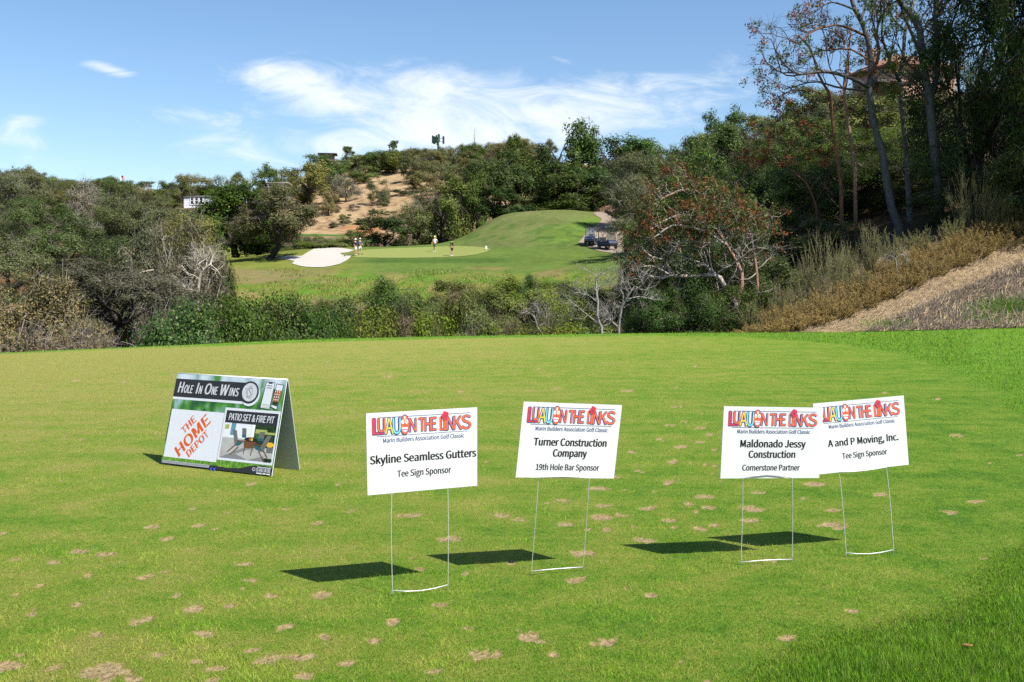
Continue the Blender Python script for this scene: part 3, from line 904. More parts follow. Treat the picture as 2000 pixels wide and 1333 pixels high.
# ------------------------------------------------------------------ lettering
# outlines of a plain grotesque alphabet: letter | advance | points | faces (thousandths of the type size)
GLYPHS = """&|595|227,-11 280,-6 329,9 372,32 411,62 450,37 488,16 524,0 559,-11 580,55 553,64 523,78 492,95 460,116 496,168 526,224 552,283 572,346 498,346 481,293 460,243 436,198 408,157 363,197 320,241 280,288 245,337 298,377 344,420 377,469 390,527 381,578 356,618 317,644 263,653 203,641 157,610 127,562 116,502 119,467 128,429 141,391 158,352 111,316 70,275 42,225 32,166 46,95 86,39 147,2 359,104 330,83 300,67 269,56 236,53 186,61 146,85 119,122 109,171 116,206 133,239 159,268 191,296 227,244 268,195 312,148 215,390 202,419 193,448 187,476 185,503 190,540 206,570 231,590 264,597 292,591 311,575 321,552 325,525 316,486 292,451 257,420|35,33,34 35,32,33 36,32,35 36,74,32 74,31,32 37,73,36 73,74,36 75,31,74 76,31,75 37,72,73 76,30,31 77,30,76 37,71,72 38,71,37 78,30,77 38,70,71 78,29,30 79,29,78 38,69,70 39,69,38 80,29,79 39,68,69 80,28,29 40,68,39 81,28,80 40,67,68 41,67,40 81,27,28 66,27,81 41,66,67 42,66,41 42,27,66 42,26,27 43,26,42 19,17,18 19,16,17 43,25,26 44,62,43 62,25,43 44,61,62 63,25,62 20,16,19 63,24,25 20,15,16 45,61,44 45,60,61 64,24,63 21,15,20 64,23,24 45,59,60 46,59,45 21,14,15 46,58,59 22,14,21 64,22,23 65,22,64 46,57,58 22,13,14 47,57,46 65,13,22 50,13,65 47,56,57 50,12,13 51,12,50 51,11,12 48,56,47 48,55,56 52,11,51 52,10,11 53,4,52 4,10,52 4,9,10 53,3,4 5,9,4 48,54,55 54,3,53 5,8,9 48,3,54 49,3,48 6,8,5 49,2,3 7,8,6 49,1,2 0,1,49
,|243|66,-166 119,-136 159,-94 185,-43 193,17 189,56 176,85 154,104 126,110 103,106 84,95 71,78 66,54 70,31 83,13 102,2 124,-2 134,-1 128,-38 110,-71 83,-98 46,-119|9,7,8 10,7,9 10,6,7 11,6,10 11,5,6 12,5,11 12,4,5 13,4,12 14,4,13 14,17,4 17,3,4 15,17,14 16,17,15 18,3,17 19,3,18 19,2,3 20,2,19 20,1,2 21,1,20 0,1,21
.|243|122,-11 144,-7 162,5 175,24 179,49 175,74 162,93 144,106 122,110 99,106 81,93 68,74 64,49 68,24 81,5 99,-7|9,7,8 10,7,9 10,6,7 11,6,10 11,5,6 12,5,11 12,4,5 13,4,12 13,3,4 14,3,13 14,2,3 15,2,14 15,1,2 0,1,15
1|486|77,0 429,0 429,67 300,67 300,642 239,642 211,628 181,615 146,605 106,596 106,545 221,545 221,67 77,67|6,4,5 6,3,4 7,11,6 11,3,6 8,11,7 9,11,8 10,11,9 12,3,11 0,12,13 0,3,12 0,2,3 0,1,2
9|486|206,-11 293,8 367,71 419,182 439,348 422,482 377,577 308,634 222,653 152,638 93,596 53,530 39,445 51,357 87,294 143,256 215,243 255,249 295,265 331,289 363,321 347,196 312,114 262,69 203,55 172,58 144,68 117,84 95,104 51,54 80,28 115,7 157,-6 362,389 329,349 295,323 261,308 228,303 178,313 143,342 121,386 114,445 122,505 145,551 180,580 223,591 278,578 320,539 348,476|9,7,8 10,7,9 10,45,7 45,6,7 11,44,10 44,45,10 46,6,45 11,43,44 47,6,46 47,5,6 11,42,43 48,5,47 12,42,11 12,41,42 48,4,5 33,4,48 13,41,12 13,40,41 34,4,33 13,39,40 14,39,13 35,4,34 35,20,4 20,3,4 14,38,39 36,20,35 36,19,20 21,3,20 14,37,38 37,19,36 14,19,37 15,19,14 15,18,19 15,17,18 16,17,15 22,3,21 22,2,3 23,2,22 29,27,28 29,26,27 23,1,2 24,1,23 29,25,26 29,24,25 29,1,24 30,1,29 31,1,30 31,0,1 32,0,31
A|532|4,0 85,0 147,196 382,196 443,0 529,0 311,642 221,642 167,260 199,359 215,413 232,466 247,521 263,576 266,576 282,521 298,467 314,413 331,359 362,260|0,13,7 13,6,7 13,14,6 14,5,6 0,12,13 15,5,14 16,5,15 0,11,12 17,5,16 0,10,11 18,5,17 0,9,10 0,8,9 19,5,18 0,2,8 2,19,8 2,3,19 3,5,19 0,1,2 4,5,3
B|575|88,0 292,0 391,12 468,47 518,106 536,188 526,247 499,292 458,323 405,341 405,346 445,367 475,399 493,439 499,485 483,557 437,606 367,633 278,642 88,642 169,369 169,578 268,578 334,572 381,554 410,522 419,474 411,430 383,397 335,377 264,369 169,65 169,306 281,306 356,300 411,278 445,242 456,191 444,135 410,95 355,72 281,65|0,21,19 21,18,19 21,17,18 21,16,17 21,22,16 22,23,16 23,15,16 0,20,21 24,15,23 24,14,15 25,14,24 26,14,25 26,13,14 27,13,26 27,12,13 28,12,27 28,11,12 29,11,28 30,11,29 0,32,20 32,30,20 32,11,30 32,10,11 32,9,10 32,8,9 32,33,8 33,7,8 0,31,32 34,7,33 35,7,34 35,6,7 36,6,35 36,5,6 37,5,36 38,5,37 38,4,5 39,4,38 39,3,4 40,3,39 41,3,40 0,41,31 0,3,41 0,2,3 0,1,2
C|558|330,-11 389,-5 441,13 486,41 527,81 482,132 450,102 415,79 377,64 334,60 251,78 188,131 148,214 134,323 149,431 190,513 254,564 336,582 375,578 410,565 440,546 467,522 511,574 479,604 439,629 390,646 335,653 222,630 132,564 72,460 51,320 72,181 130,76 219,11|27,25,26 27,24,25 28,24,27 28,23,24 28,17,23 17,22,23 28,16,17 18,22,17 19,22,18 19,20,22 20,21,22 29,16,28 29,15,16 29,14,15 30,14,29 30,13,14 30,12,13 31,12,30 31,11,12 32,11,31 6,4,5 32,10,11 7,4,6 7,3,4 8,3,7 32,9,10 33,9,32 9,3,8 33,3,9 33,2,3 33,1,2 0,1,33
D|602|88,0 252,0 380,22 474,85 531,187 551,323 531,459 473,559 379,621 249,642 88,642 169,67 169,576 242,576 341,559 411,511 453,431 467,323 453,215 411,134 341,84 242,67|0,12,10 12,9,10 12,8,9 12,13,8 13,7,8 0,11,12 14,7,13 15,7,14 15,6,7 16,6,15 16,5,6 17,5,16 18,5,17 18,4,5 19,4,18 19,3,4 20,3,19 20,2,3 21,2,20 0,21,11 0,2,21 0,1,2
E|516|88,0 467,0 467,69 169,69 169,303 412,303 412,372 169,372 169,573 458,573 458,642 88,642|0,8,11 8,10,11 8,9,10 0,7,8 0,4,7 4,6,7 4,5,6 0,3,4 0,2,3 0,1,2
F|483|88,0 169,0 169,288 414,288 414,356 169,356 169,573 458,573 458,642 88,642|0,6,9 6,8,9 6,7,8 0,5,6 0,2,5 2,4,5 2,3,4 0,1,2
G|603|341,-11 402,-6 456,10 502,33 538,63 538,333 327,333 327,265 464,265 464,97 442,81 414,69 382,62 348,60 257,78 190,131 148,214 134,323 149,431 192,513 259,564 348,582 392,577 428,564 460,545 486,522 530,574 498,603 457,628 406,646 345,653 227,630 134,564 73,460 51,320 72,181 132,76 224,11|31,29,30 31,28,29 32,28,31 32,27,28 32,21,27 21,26,27 32,20,21 22,26,21 23,26,22 23,24,26 24,25,26 33,20,32 33,19,20 33,18,19 34,18,33 34,17,18 7,5,6 7,8,5 8,4,5 34,16,17 35,16,34 9,4,8 35,15,16 36,15,35 36,14,15 10,4,9 11,4,10 36,13,14 37,13,36 12,4,11 12,3,4 13,3,12 37,3,13 37,2,3 0,2,37 0,1,2
H|637|88,0 169,0 169,303 468,303 468,0 550,0 550,642 468,642 468,373 169,373 169,642 88,642|0,10,11 0,9,10 8,6,7 8,5,6 0,2,9 2,8,9 2,3,8 3,5,8 0,1,2 4,5,3
I|256|88,0 169,0 169,642 88,642|0,2,3 0,1,2
J|468|207,-11 288,4 343,47 374,110 384,188 384,642 303,642 303,196 296,134 277,91 245,67 200,60 167,64 137,76 111,99 88,132 31,90 63,46 103,14 151,-5|7,5,6 7,4,5 8,4,7 8,3,4 9,3,8 16,14,15 9,2,3 16,13,14 10,2,9 17,13,16 17,12,13 11,2,10 17,11,12 17,2,11 17,1,2 18,1,17 19,1,18 19,0,1
K|565|88,0 169,0 169,203 279,334 472,0 562,0 330,398 531,642 439,642 171,320 169,320 169,642 88,642|0,11,12 0,10,11 9,7,8 9,6,7 9,3,6 3,5,6 9,2,3 4,5,3 0,9,10 0,2,9 0,1,2
L|475|88,0 450,0 450,69 169,69 169,642 88,642|0,4,5 0,3,4 0,2,3 0,1,2
M|711|88,0 161,0 161,355 160,400 158,450 154,499 151,544 154,544 206,398 327,65 382,65 502,398 554,544 558,544 554,499 551,450 548,400 547,355 547,0 622,0 622,642 525,642 403,298 392,265 381,232 370,198 358,165 355,165 343,198 332,232 320,265 308,298 186,642 88,642|0,6,33 6,32,33 6,7,32 7,31,32 22,12,21 12,20,21 12,13,20 13,19,20 0,5,6 8,31,7 22,11,12 14,19,13 0,4,5 15,19,14 0,3,4 16,19,15 0,2,3 17,19,16 9,31,8 22,10,11 0,1,2 18,19,17 9,30,31 23,10,22 24,10,23 9,29,30 9,28,29 25,10,24 9,27,28 26,10,25 9,26,27 9,10,26
N|633|88,0 165,0 165,337 164,388 161,438 158,488 155,537 158,537 228,405 461,0 544,0 544,642 467,642 467,308 468,257 471,206 475,154 479,105 474,105 405,237 171,642 88,642|0,6,21 6,20,21 6,7,20 7,19,20 13,11,12 13,10,11 0,5,6 8,19,7 0,4,5 0,3,4 9,19,8 0,2,3 0,1,2 14,10,13 15,10,14 9,18,19 16,10,15 17,10,16 9,17,18 9,10,17
O|650|325,-11 436,12 522,79 579,184 599,323 579,461 522,565 436,630 325,653 214,630 127,565 71,461 51,323 71,184 127,79 214,12 325,60 246,78 186,131 147,214 134,323 147,431 186,513 246,564 325,582 403,564 463,513 502,431 516,323 502,214 463,131 403,78|9,7,8 10,7,9 10,24,7 24,6,7 10,23,24 25,6,24 11,23,10 25,5,6 26,5,25 11,22,23 27,5,26 11,21,22 12,21,11 27,4,5 12,20,21 28,4,27 13,20,12 13,19,20 29,4,28 29,3,4 30,3,29 13,18,19 14,18,13 30,2,3 31,2,30 14,17,18 31,1,2 15,17,14 16,1,31 15,16,17 15,1,16 15,0,1
P|554|88,0 169,0 169,256 275,256 371,267 446,304 494,365 511,453 494,542 445,600 369,632 271,642 88,642 169,321 169,576 261,576 335,570 388,550 420,512 431,453 421,394 390,353 338,329 264,321|0,14,12 14,11,12 14,10,11 14,9,10 14,15,9 15,16,9 16,8,9 0,13,14 17,8,16 18,8,17 18,7,8 19,7,18 20,7,19 20,6,7 21,6,20 21,5,6 22,5,21 23,5,22 0,2,13 2,23,13 2,5,23 2,4,5 2,3,4 0,1,2
R|556|169,337 169,576 277,576 343,570 392,551 422,515 432,462 422,407 392,368 343,345 277,337 440,0 531,0 369,281 428,304 473,342 503,394 513,462 496,546 450,602 379,632 289,642 88,642 88,0 169,0 169,272 284,272|23,1,22 1,21,22 1,20,21 1,19,20 1,2,19 2,3,19 3,18,19 23,0,1 4,18,3 5,18,4 5,17,18 6,17,5 7,17,6 7,16,17 8,16,7 8,15,16 9,15,8 10,15,9 10,14,15 23,25,0 25,10,0 25,14,10 25,13,14 25,26,13 26,12,13 23,24,25 11,12,26
S|522|266,-11 357,3 425,42 469,99 484,171 474,233 446,280 404,315 352,342 261,382 223,398 189,420 164,449 154,489 163,528 187,557 225,576 274,582 316,578 355,566 389,547 420,523 462,574 425,606 380,631 329,647 274,653 193,640 129,605 87,551 72,483 84,422 115,375 157,342 202,319 294,278 337,258 371,236 394,206 402,164 393,121 366,88 324,67 267,60 218,65 171,81 128,106 90,139 42,83 87,44 141,14 200,-5|27,25,26 27,24,25 28,24,27 28,23,24 28,22,23 29,16,28 16,17,28 17,22,28 18,22,17 19,22,18 29,15,16 19,20,22 20,21,22 29,14,15 30,14,29 30,13,14 30,12,13 31,12,30 31,11,12 32,11,31 32,10,11 32,9,10 32,8,9 33,8,32 33,7,8 34,7,33 35,7,34 35,6,7 35,5,6 36,5,35 37,5,36 38,5,37 38,4,5 39,4,38 39,3,4 40,3,39 48,46,47 41,3,40 48,45,46 41,2,3 42,2,41 49,45,48 49,44,45 43,2,42 49,43,44 49,2,43 50,2,49 50,1,2 51,1,50 51,0,1
T|524|221,0 303,0 303,573 497,573 497,642 27,642 27,573 221,573|6,4,5 6,3,4 7,3,6 0,2,7 2,3,7 0,1,2
U|631|316,-11 407,3 480,49 529,134 546,264 546,642 468,642 468,263 456,166 424,103 376,70 316,60 257,70 210,103 178,166 166,263 166,642 86,642 86,264 103,134 152,49 225,3|18,16,17 18,15,16 7,5,6 7,4,5 19,15,18 7,3,4 19,14,15 8,3,7 19,13,14 9,3,8 9,2,3 20,13,19 20,12,13 10,2,9 20,11,12 11,2,10 20,2,11 20,1,2 21,1,20 21,0,1
W|769|158,0 255,0 350,387 358,424 367,461 375,497 383,533 386,533 394,497 401,461 409,424 418,387 515,0 613,0 745,642 668,642 599,292 590,240 581,189 572,136 564,84 558,84 547,137 536,189 524,241 513,292 424,642 349,642 261,292 249,240 237,189 226,136 215,84 212,84 202,136 193,189 183,240 173,292 106,642 23,642|0,38,39 0,37,38 28,26,27 28,6,26 6,7,26 7,25,26 16,14,15 16,13,14 28,5,6 8,25,7 28,4,5 9,25,8 28,3,4 10,25,9 28,2,3 11,25,10 28,1,2 12,25,11 0,36,37 29,1,28 12,24,25 17,13,16 12,23,24 0,35,36 30,1,29 18,13,17 12,22,23 0,34,35 31,1,30 19,13,18 12,21,22 32,1,31 20,13,19 0,33,34 0,32,33 0,1,32 12,20,21 12,13,20
a|493|190,-11 233,-6 274,9 312,30 348,57 350,57 357,0 423,0 423,292 413,373 384,434 333,474 258,488 203,482 152,467 108,447 72,425 102,370 133,389 167,405 205,417 245,421 293,411 323,384 339,346 343,301 212,278 122,242 69,192 52,123 62,66 91,24 135,-2 213,53 180,58 153,71 135,94 129,129 140,171 176,204 242,230 343,248 343,116 310,88 278,69 246,57|13,11,12 14,11,13 14,10,11 15,10,14 16,10,15 16,21,10 21,22,10 22,9,10 17,18,16 18,19,16 19,20,16 20,21,16 23,9,22 24,9,23 24,8,9 25,8,24 26,8,25 26,41,8 41,7,8 27,41,26 27,40,41 42,7,41 28,40,27 28,39,40 28,38,39 29,38,28 29,37,38 29,36,37 30,36,29 43,5,42 5,7,42 30,35,36 44,5,43 30,34,35 45,5,44 31,34,30 31,33,34 33,4,45 4,5,45 33,3,4 6,7,5 31,3,33 31,2,3 32,2,31 32,1,2 0,1,32
c|446|268,-11 310,-7 350,5 388,23 422,48 387,102 363,84 336,69 307,59 275,55 215,68 169,105 138,163 128,237 139,312 170,370 218,407 277,420 304,417 328,409 351,396 372,379 412,432 385,453 354,471 317,483 274,488 187,471 114,422 64,343 46,237 63,132 109,54 180,5|27,25,26 27,24,25 28,24,27 28,23,24 28,22,23 28,17,22 17,18,22 18,19,22 19,20,22 20,21,22 29,16,28 16,17,28 29,15,16 29,14,15 30,14,29 30,13,14 31,13,30 31,12,13 31,11,12 32,11,31 32,10,11 6,4,5 7,4,6 8,4,7 32,9,10 9,4,8 32,4,9 33,4,32 33,3,4 33,2,3 0,2,33 0,1,2
d|543|242,-11 284,-6 322,9 357,30 387,56 390,56 397,0 462,0 462,697 382,697 382,514 386,432 355,455 324,473 291,484 252,488 174,470 109,420 63,341 46,237 60,132 100,54 162,5 260,56 204,68 163,104 137,161 129,238 139,312 169,370 213,407 266,420 295,417 324,409 353,393 382,370 382,121 352,92 322,72 292,60|10,8,9 10,7,8 11,7,10 16,14,15 16,13,14 16,12,13 17,12,16 17,11,12 17,31,11 31,32,11 32,33,11 33,34,11 34,35,11 35,7,11 17,30,31 18,30,17 18,29,30 36,7,35 18,28,29 19,28,18 19,27,28 19,26,27 20,26,19 20,25,26 21,25,20 37,7,36 21,24,25 38,5,37 5,7,37 39,5,38 21,23,24 23,5,39 21,4,23 4,5,23 21,3,4 6,7,5 22,3,21 22,2,3 22,1,2 0,1,22
e|485|273,-11 319,-8 360,3 396,18 429,37 401,90 374,74 345,62 315,55 282,53 220,64 171,98 138,150 124,219 445,219 446,229 447,240 448,252 448,264 436,356 399,427 339,472 258,488 179,470 111,420 63,342 46,237 63,132 112,54 184,5 123,276 139,339 170,385 212,414 260,424 310,414 347,386 370,339 378,276|23,21,22 23,20,21 24,20,23 24,34,20 34,35,20 35,19,20 24,33,34 25,33,24 36,19,35 25,32,33 37,19,36 25,31,32 37,18,19 26,31,25 38,18,37 26,30,31 26,38,30 26,18,38 26,17,18 26,16,17 26,15,16 27,13,26 13,15,26 13,14,15 27,12,13 27,11,12 28,11,27 28,10,11 6,4,5 7,4,6 28,9,10 8,4,7 9,4,8 29,9,28 29,4,9 29,3,4 29,2,3 0,2,29 0,1,2
f|284|29,411 94,411 94,0 173,0 173,411 274,411 274,475 173,475 173,551 177,591 190,620 211,638 241,644 254,643 267,641 281,637 294,631 312,693 294,699 275,704 254,707 232,708 170,697 127,666 102,617 94,551 94,475 29,471|22,20,21 22,19,20 22,18,19 22,17,18 23,17,22 23,13,17 13,14,17 14,15,17 15,16,17 24,12,23 12,13,23 24,11,12 24,10,11 24,9,10 25,9,24 25,8,9 26,8,25 26,7,8 27,7,26 27,6,7 27,5,6 0,5,27 1,5,0 2,4,1 4,5,1 2,3,4
g|494|241,-219 340,-206 416,-170 465,-117 481,-54 471,-3 440,32 388,52 316,59 222,59 182,63 157,73 143,90 139,110 142,128 148,143 158,156 170,167 186,160 204,155 222,152 240,151 308,162 364,195 401,247 414,316 411,346 403,372 391,395 376,414 473,414 473,475 307,475 294,480 277,484 259,487 240,488 172,476 115,442 76,388 62,318 67,277 81,242 101,212 124,190 124,186 105,171 89,150 76,126 72,98 75,72 84,51 98,33 115,20 115,16 85,-7 63,-33 49,-62 45,-92 59,-146 99,-186 161,-210 240,205 201,213 169,235 147,271 139,318 147,365 169,400 201,421 240,429 280,421 312,400 334,365 341,318 333,271 311,235 279,213 252,-164 194,-158 151,-141 124,-115 115,-81 117,-60 126,-39 141,-19 163,0 179,-3 195,-5 210,-7 224,-7 306,-7 348,-10 378,-20 396,-39 403,-67 392,-103 362,-134 314,-156|37,35,36 37,34,35 37,33,34 37,32,33 38,32,37 38,31,32 38,30,31 39,69,38 69,70,38 70,30,38 71,30,70 39,68,69 72,29,71 29,30,71 72,28,29 39,67,68 73,28,72 73,27,28 40,67,39 73,26,27 40,66,67 74,26,73 74,25,26 41,66,40 41,65,66 75,25,74 75,24,25 42,65,41 42,64,65 76,24,75 76,23,24 43,64,42 43,63,64 77,23,76 43,62,63 62,23,77 44,62,43 44,23,62 44,22,23 45,22,44 46,22,45 47,17,46 17,22,46 47,16,17 18,22,17 18,21,22 19,21,18 47,15,16 20,21,19 48,15,47 48,14,15 48,13,14 49,13,48 49,12,13 50,12,49 50,11,12 50,10,11 51,10,50 51,9,10 51,8,9 51,7,8 51,6,7 52,6,51 53,6,52 53,5,6 54,5,53 55,86,54 86,5,54 55,85,86 87,5,86 88,5,87 88,91,5 91,92,5 92,4,5 89,91,88 90,91,89 56,85,55 93,4,92 56,84,85 94,4,93 57,84,56 95,4,94 57,83,84 95,3,4 57,82,83 58,82,57 96,3,95 58,81,82 59,81,58 97,3,96 59,80,81 97,2,3 98,2,97 59,79,80 60,79,59 78,2,98 60,78,79 60,2,78 60,1,2 61,1,60 61,0,1
h|531|81,0 161,0 161,345 194,377 225,399 256,413 291,418 331,410 359,388 376,348 381,291 381,0 460,0 460,301 452,381 425,440 380,475 315,488 269,481 228,464 192,439 158,408 161,506 161,697 81,697|0,23,24 0,22,23 0,21,22 18,16,17 19,16,18 19,15,16 20,15,19 20,7,15 7,14,15 21,6,20 6,7,20 21,5,6 21,4,5 8,14,7 0,2,21 2,3,21 3,4,21 9,14,8 9,13,14 10,13,9 0,1,2 10,12,13 11,12,10
i|241|121,573 142,577 159,588 170,605 174,627 170,648 159,664 142,675 121,678 99,675 83,664 72,648 68,627 72,605 83,588 99,577 81,0 161,0 161,475 81,475|16,18,19 16,17,18 9,7,8 10,7,9 10,6,7 11,6,10 11,5,6 12,5,11 12,4,5 13,4,12 13,3,4 14,3,13 14,2,3 15,2,14 15,1,2 0,1,15
k|483|81,0 159,0 159,125 249,229 388,0 474,0 295,284 453,475 364,475 163,225 159,225 159,697 81,697|0,11,12 0,10,11 9,7,8 9,6,7 9,3,6 3,5,6 9,2,3 4,5,3 0,9,10 0,2,9 0,1,2
l|249|165,-11 179,-11 192,-9 202,-7 211,-4 200,57 194,56 190,55 186,55 183,55 174,57 167,63 163,74 161,89 161,697 81,697 81,95 85,50 100,16 126,-4|16,14,15 16,13,14 17,13,16 17,12,13 17,11,12 17,10,11 17,9,10 6,4,5 7,4,6 8,4,7 9,4,8 17,4,9 18,4,17 19,4,18 0,4,19 0,3,4 0,2,3 0,1,2
m|811|81,0 161,0 161,345 193,377 223,400 252,413 280,418 319,410 347,388 363,348 369,291 369,0 448,0 448,345 481,377 511,400 540,413 568,418 607,410 635,388 651,348 657,291 657,0 736,0 736,301 727,381 701,440 656,475 593,488 550,481 511,462 472,433 435,397 417,434 390,463 353,481 304,488 263,481 224,464 189,438 156,406 154,406 146,475 81,475|37,35,36 29,27,28 38,35,37 38,34,35 30,27,29 30,26,27 0,42,43 0,41,42 39,34,38 39,33,34 31,26,30 31,17,26 17,18,26 18,25,26 40,33,39 40,6,33 6,32,33 32,17,31 40,5,6 7,32,6 32,16,17 40,4,5 32,15,16 8,32,7 19,25,18 0,40,41 0,2,40 2,3,40 3,4,40 32,14,15 8,14,32 9,14,8 20,25,19 20,24,25 9,13,14 10,13,9 21,24,20 0,1,2 10,12,13 21,23,24 11,12,10 22,23,21
n|534|81,0 161,0 161,345 194,377 225,399 256,413 291,418 331,410 359,388 376,348 381,291 381,0 460,0 460,301 452,381 425,440 380,475 315,488 269,481 228,464 190,438 156,406 154,406 146,475 81,475|18,16,17 19,16,18 19,15,16 0,23,24 0,22,23 20,15,19 20,7,15 7,14,15 21,6,20 6,7,20 21,5,6 21,4,5 8,14,7 0,21,22 0,2,21 2,3,21 3,4,21 9,14,8 9,13,14 10,13,9 0,1,2 10,12,13 11,12,10
o|530|265,-11 349,5 419,54 467,132 485,237 467,343 419,422 349,471 265,488 182,471 112,422 63,343 46,237 63,132 112,54 182,5 265,55 209,68 166,105 138,163 128,237 138,312 166,370 209,407 265,420 322,407 365,370 393,312 404,237 393,163 365,105 322,68|9,7,8 10,7,9 10,6,7 11,23,10 23,24,10 24,6,10 24,25,6 25,5,6 11,22,23 26,5,25 11,21,22 27,5,26 12,21,11 27,4,5 28,4,27 12,20,21 13,20,12 13,19,20 29,4,28 29,3,4 13,18,19 30,3,29 14,18,13 30,2,3 14,17,18 31,2,30 16,2,31 14,16,17 14,2,16 15,2,14 15,1,2 0,1,15
p|543|81,-200 161,-200 161,-39 158,44 191,20 224,3 257,-8 290,-11 368,6 434,56 479,136 496,245 484,345 448,421 388,470 307,488 266,482 227,467 190,446 156,420 154,420 146,475 81,475 277,56 251,59 223,67 192,82 161,105 161,355 194,383 226,404 257,416 287,420 345,408 384,372 406,316 413,244 403,165 374,106 331,69|16,14,15 17,14,16 0,21,22 0,20,21 17,13,14 18,13,17 19,13,18 19,32,13 32,33,13 33,12,13 0,19,20 0,28,19 28,29,19 29,30,19 30,31,19 31,32,19 34,12,33 35,12,34 0,27,28 35,11,12 36,11,35 36,10,11 37,10,36 38,10,37 38,9,10 39,9,38 0,3,27 3,26,27 3,25,26 23,9,39 3,24,25 3,23,24 3,9,23 3,8,9 0,2,3 4,8,3 5,8,4 5,7,8 6,7,5 0,1,2
r|340|81,0 161,0 161,305 187,357 218,391 249,410 280,416 294,415 305,414 315,411 327,408 341,477 330,482 318,485 305,487 291,488 252,481 216,461 184,430 156,389 154,389 146,475 81,475|16,14,15 16,13,14 16,12,13 16,11,12 17,11,16 17,10,11 0,21,22 0,20,21 18,7,17 7,8,17 8,9,17 9,10,17 19,5,18 5,6,18 6,7,18 19,4,5 19,3,4 0,19,20 0,2,19 2,3,19 0,1,2
s|410|205,-11 279,0 333,30 366,75 377,130 364,186 331,226 285,253 233,274 194,289 162,306 139,327 130,356 136,383 152,405 180,420 219,425 249,422 276,413 302,400 327,383 365,433 335,454 300,472 261,483 218,488 148,477 97,448 65,406 54,353 67,300 98,263 143,236 193,215 232,200 267,181 292,157 301,125 295,96 278,73 249,57 207,51 167,55 131,66 98,84 67,108 28,54 65,28 108,7 155,-6|26,24,25 26,23,24 27,23,26 27,22,23 27,21,22 28,16,27 16,21,27 16,17,21 17,18,21 18,19,21 19,20,21 28,15,16 28,14,15 29,14,28 29,13,14 29,12,13 29,11,12 30,11,29 30,10,11 30,9,10 31,9,30 31,8,9 31,7,8 32,7,31 32,6,7 33,6,32 33,5,6 34,5,33 35,5,34 35,4,5 36,4,35 37,4,36 37,3,4 38,3,37 46,44,45 39,3,38 46,43,44 39,2,3 40,2,39 46,42,43 41,2,40 46,41,42 47,41,46 47,2,41 47,1,2 48,1,47 49,1,48 49,0,1
t|330|229,-11 252,-10 275,-6 297,0 318,6 302,67 289,62 276,57 261,54 248,53 213,59 190,77 178,106 174,144 174,411 304,411 304,475 174,475 174,609 108,609 99,475 24,471 24,411 95,411 95,147 101,82 124,32 166,0|20,18,19 20,17,18 21,17,20 21,16,17 21,15,16 22,15,21 23,15,22 24,14,23 14,15,23 24,13,14 25,13,24 25,12,13 25,11,12 26,11,25 26,10,11 6,4,5 7,4,6 26,9,10 8,4,7 9,4,8 26,4,9 27,4,26 27,3,4 0,3,27 0,2,3 0,1,2
u|531|220,-11 265,-5 306,12 342,39 376,74 379,74 385,0 452,0 452,475 372,475 372,138 340,102 309,77 278,62 243,58 203,65 175,88 159,127 154,184 154,475 74,475 74,174 82,94 109,36 154,1|21,19,20 21,18,19 10,8,9 10,7,8 21,17,18 22,17,21 11,5,10 5,7,10 22,16,17 12,5,11 23,16,22 23,15,16 13,4,12 4,5,12 13,3,4 6,7,5 23,14,15 14,3,13 23,3,14 23,2,3 24,2,23 24,1,2 0,1,24
v|456|183,0 277,0 445,475 366,475 276,205 265,170 254,134 243,99 232,65 228,65 217,99 206,134 195,170 184,205 95,475 11,475|0,14,15 0,13,14 4,2,3 4,1,2 0,12,13 5,1,4 0,11,12 6,1,5 0,10,11 7,1,6 0,9,10 8,1,7 0,8,9 0,1,8
y|456|88,-205 151,-192 200,-157 238,-105 266,-40 445,475 367,475 281,212 272,179 262,145 252,111 242,77 238,77 226,111 214,145 202,179 191,212 95,475 11,475 202,-1 192,-37 174,-78 151,-110 121,-131 85,-139 75,-138 65,-137 56,-134 48,-131 32,-195 44,-199 58,-202 73,-204|19,17,18 19,16,17 7,5,6 7,4,5 19,15,16 8,4,7 19,14,15 9,4,8 19,13,14 10,4,9 19,12,13 11,4,10 19,11,12 19,4,11 20,4,19 21,4,20 21,3,4 22,3,21 22,2,3 23,2,22 29,27,28 24,2,23 29,26,27 29,25,26 29,24,25 29,2,24 29,1,2 29,0,1 30,0,29 31,0,30 32,0,31"""
_TX, _GL = {}, {}
for _l in GLYPHS.split('\n'):
    _c, _a, _v, _f = _l.split('|')
    _GL[_c] = (int(_a) / 1000, np.array([[int(k) for k in p.split(',')] for p in _v.split()]) / 1000.0, [tuple(int(k) for k in p.split(',')) for p in _f.split()])


def text_geo(s, bold=0.0, shear=0.0):
    """Flat outline of a string: points (x, y) and polygons, cap height of the font = 'H'."""
    key = (s, shear)
    if key not in _TX:
        x, V, F_, n = 0.0, [], [], 0
        for ch in s:
            if ch == ' ':
                x += .21; continue
            adv, v, f = _GL[ch]
            V.append(np.stack([v[:, 0] + shear * v[:, 1] + x, v[:, 1]], -1)); F_ += [tuple(i + n for i in q) for q in f]
            n += len(v); x += adv
        _TX[key] = (np.concatenate(V), F_)
    return _TX[key]


CAP = text_geo('H')[0][:, 1].max()


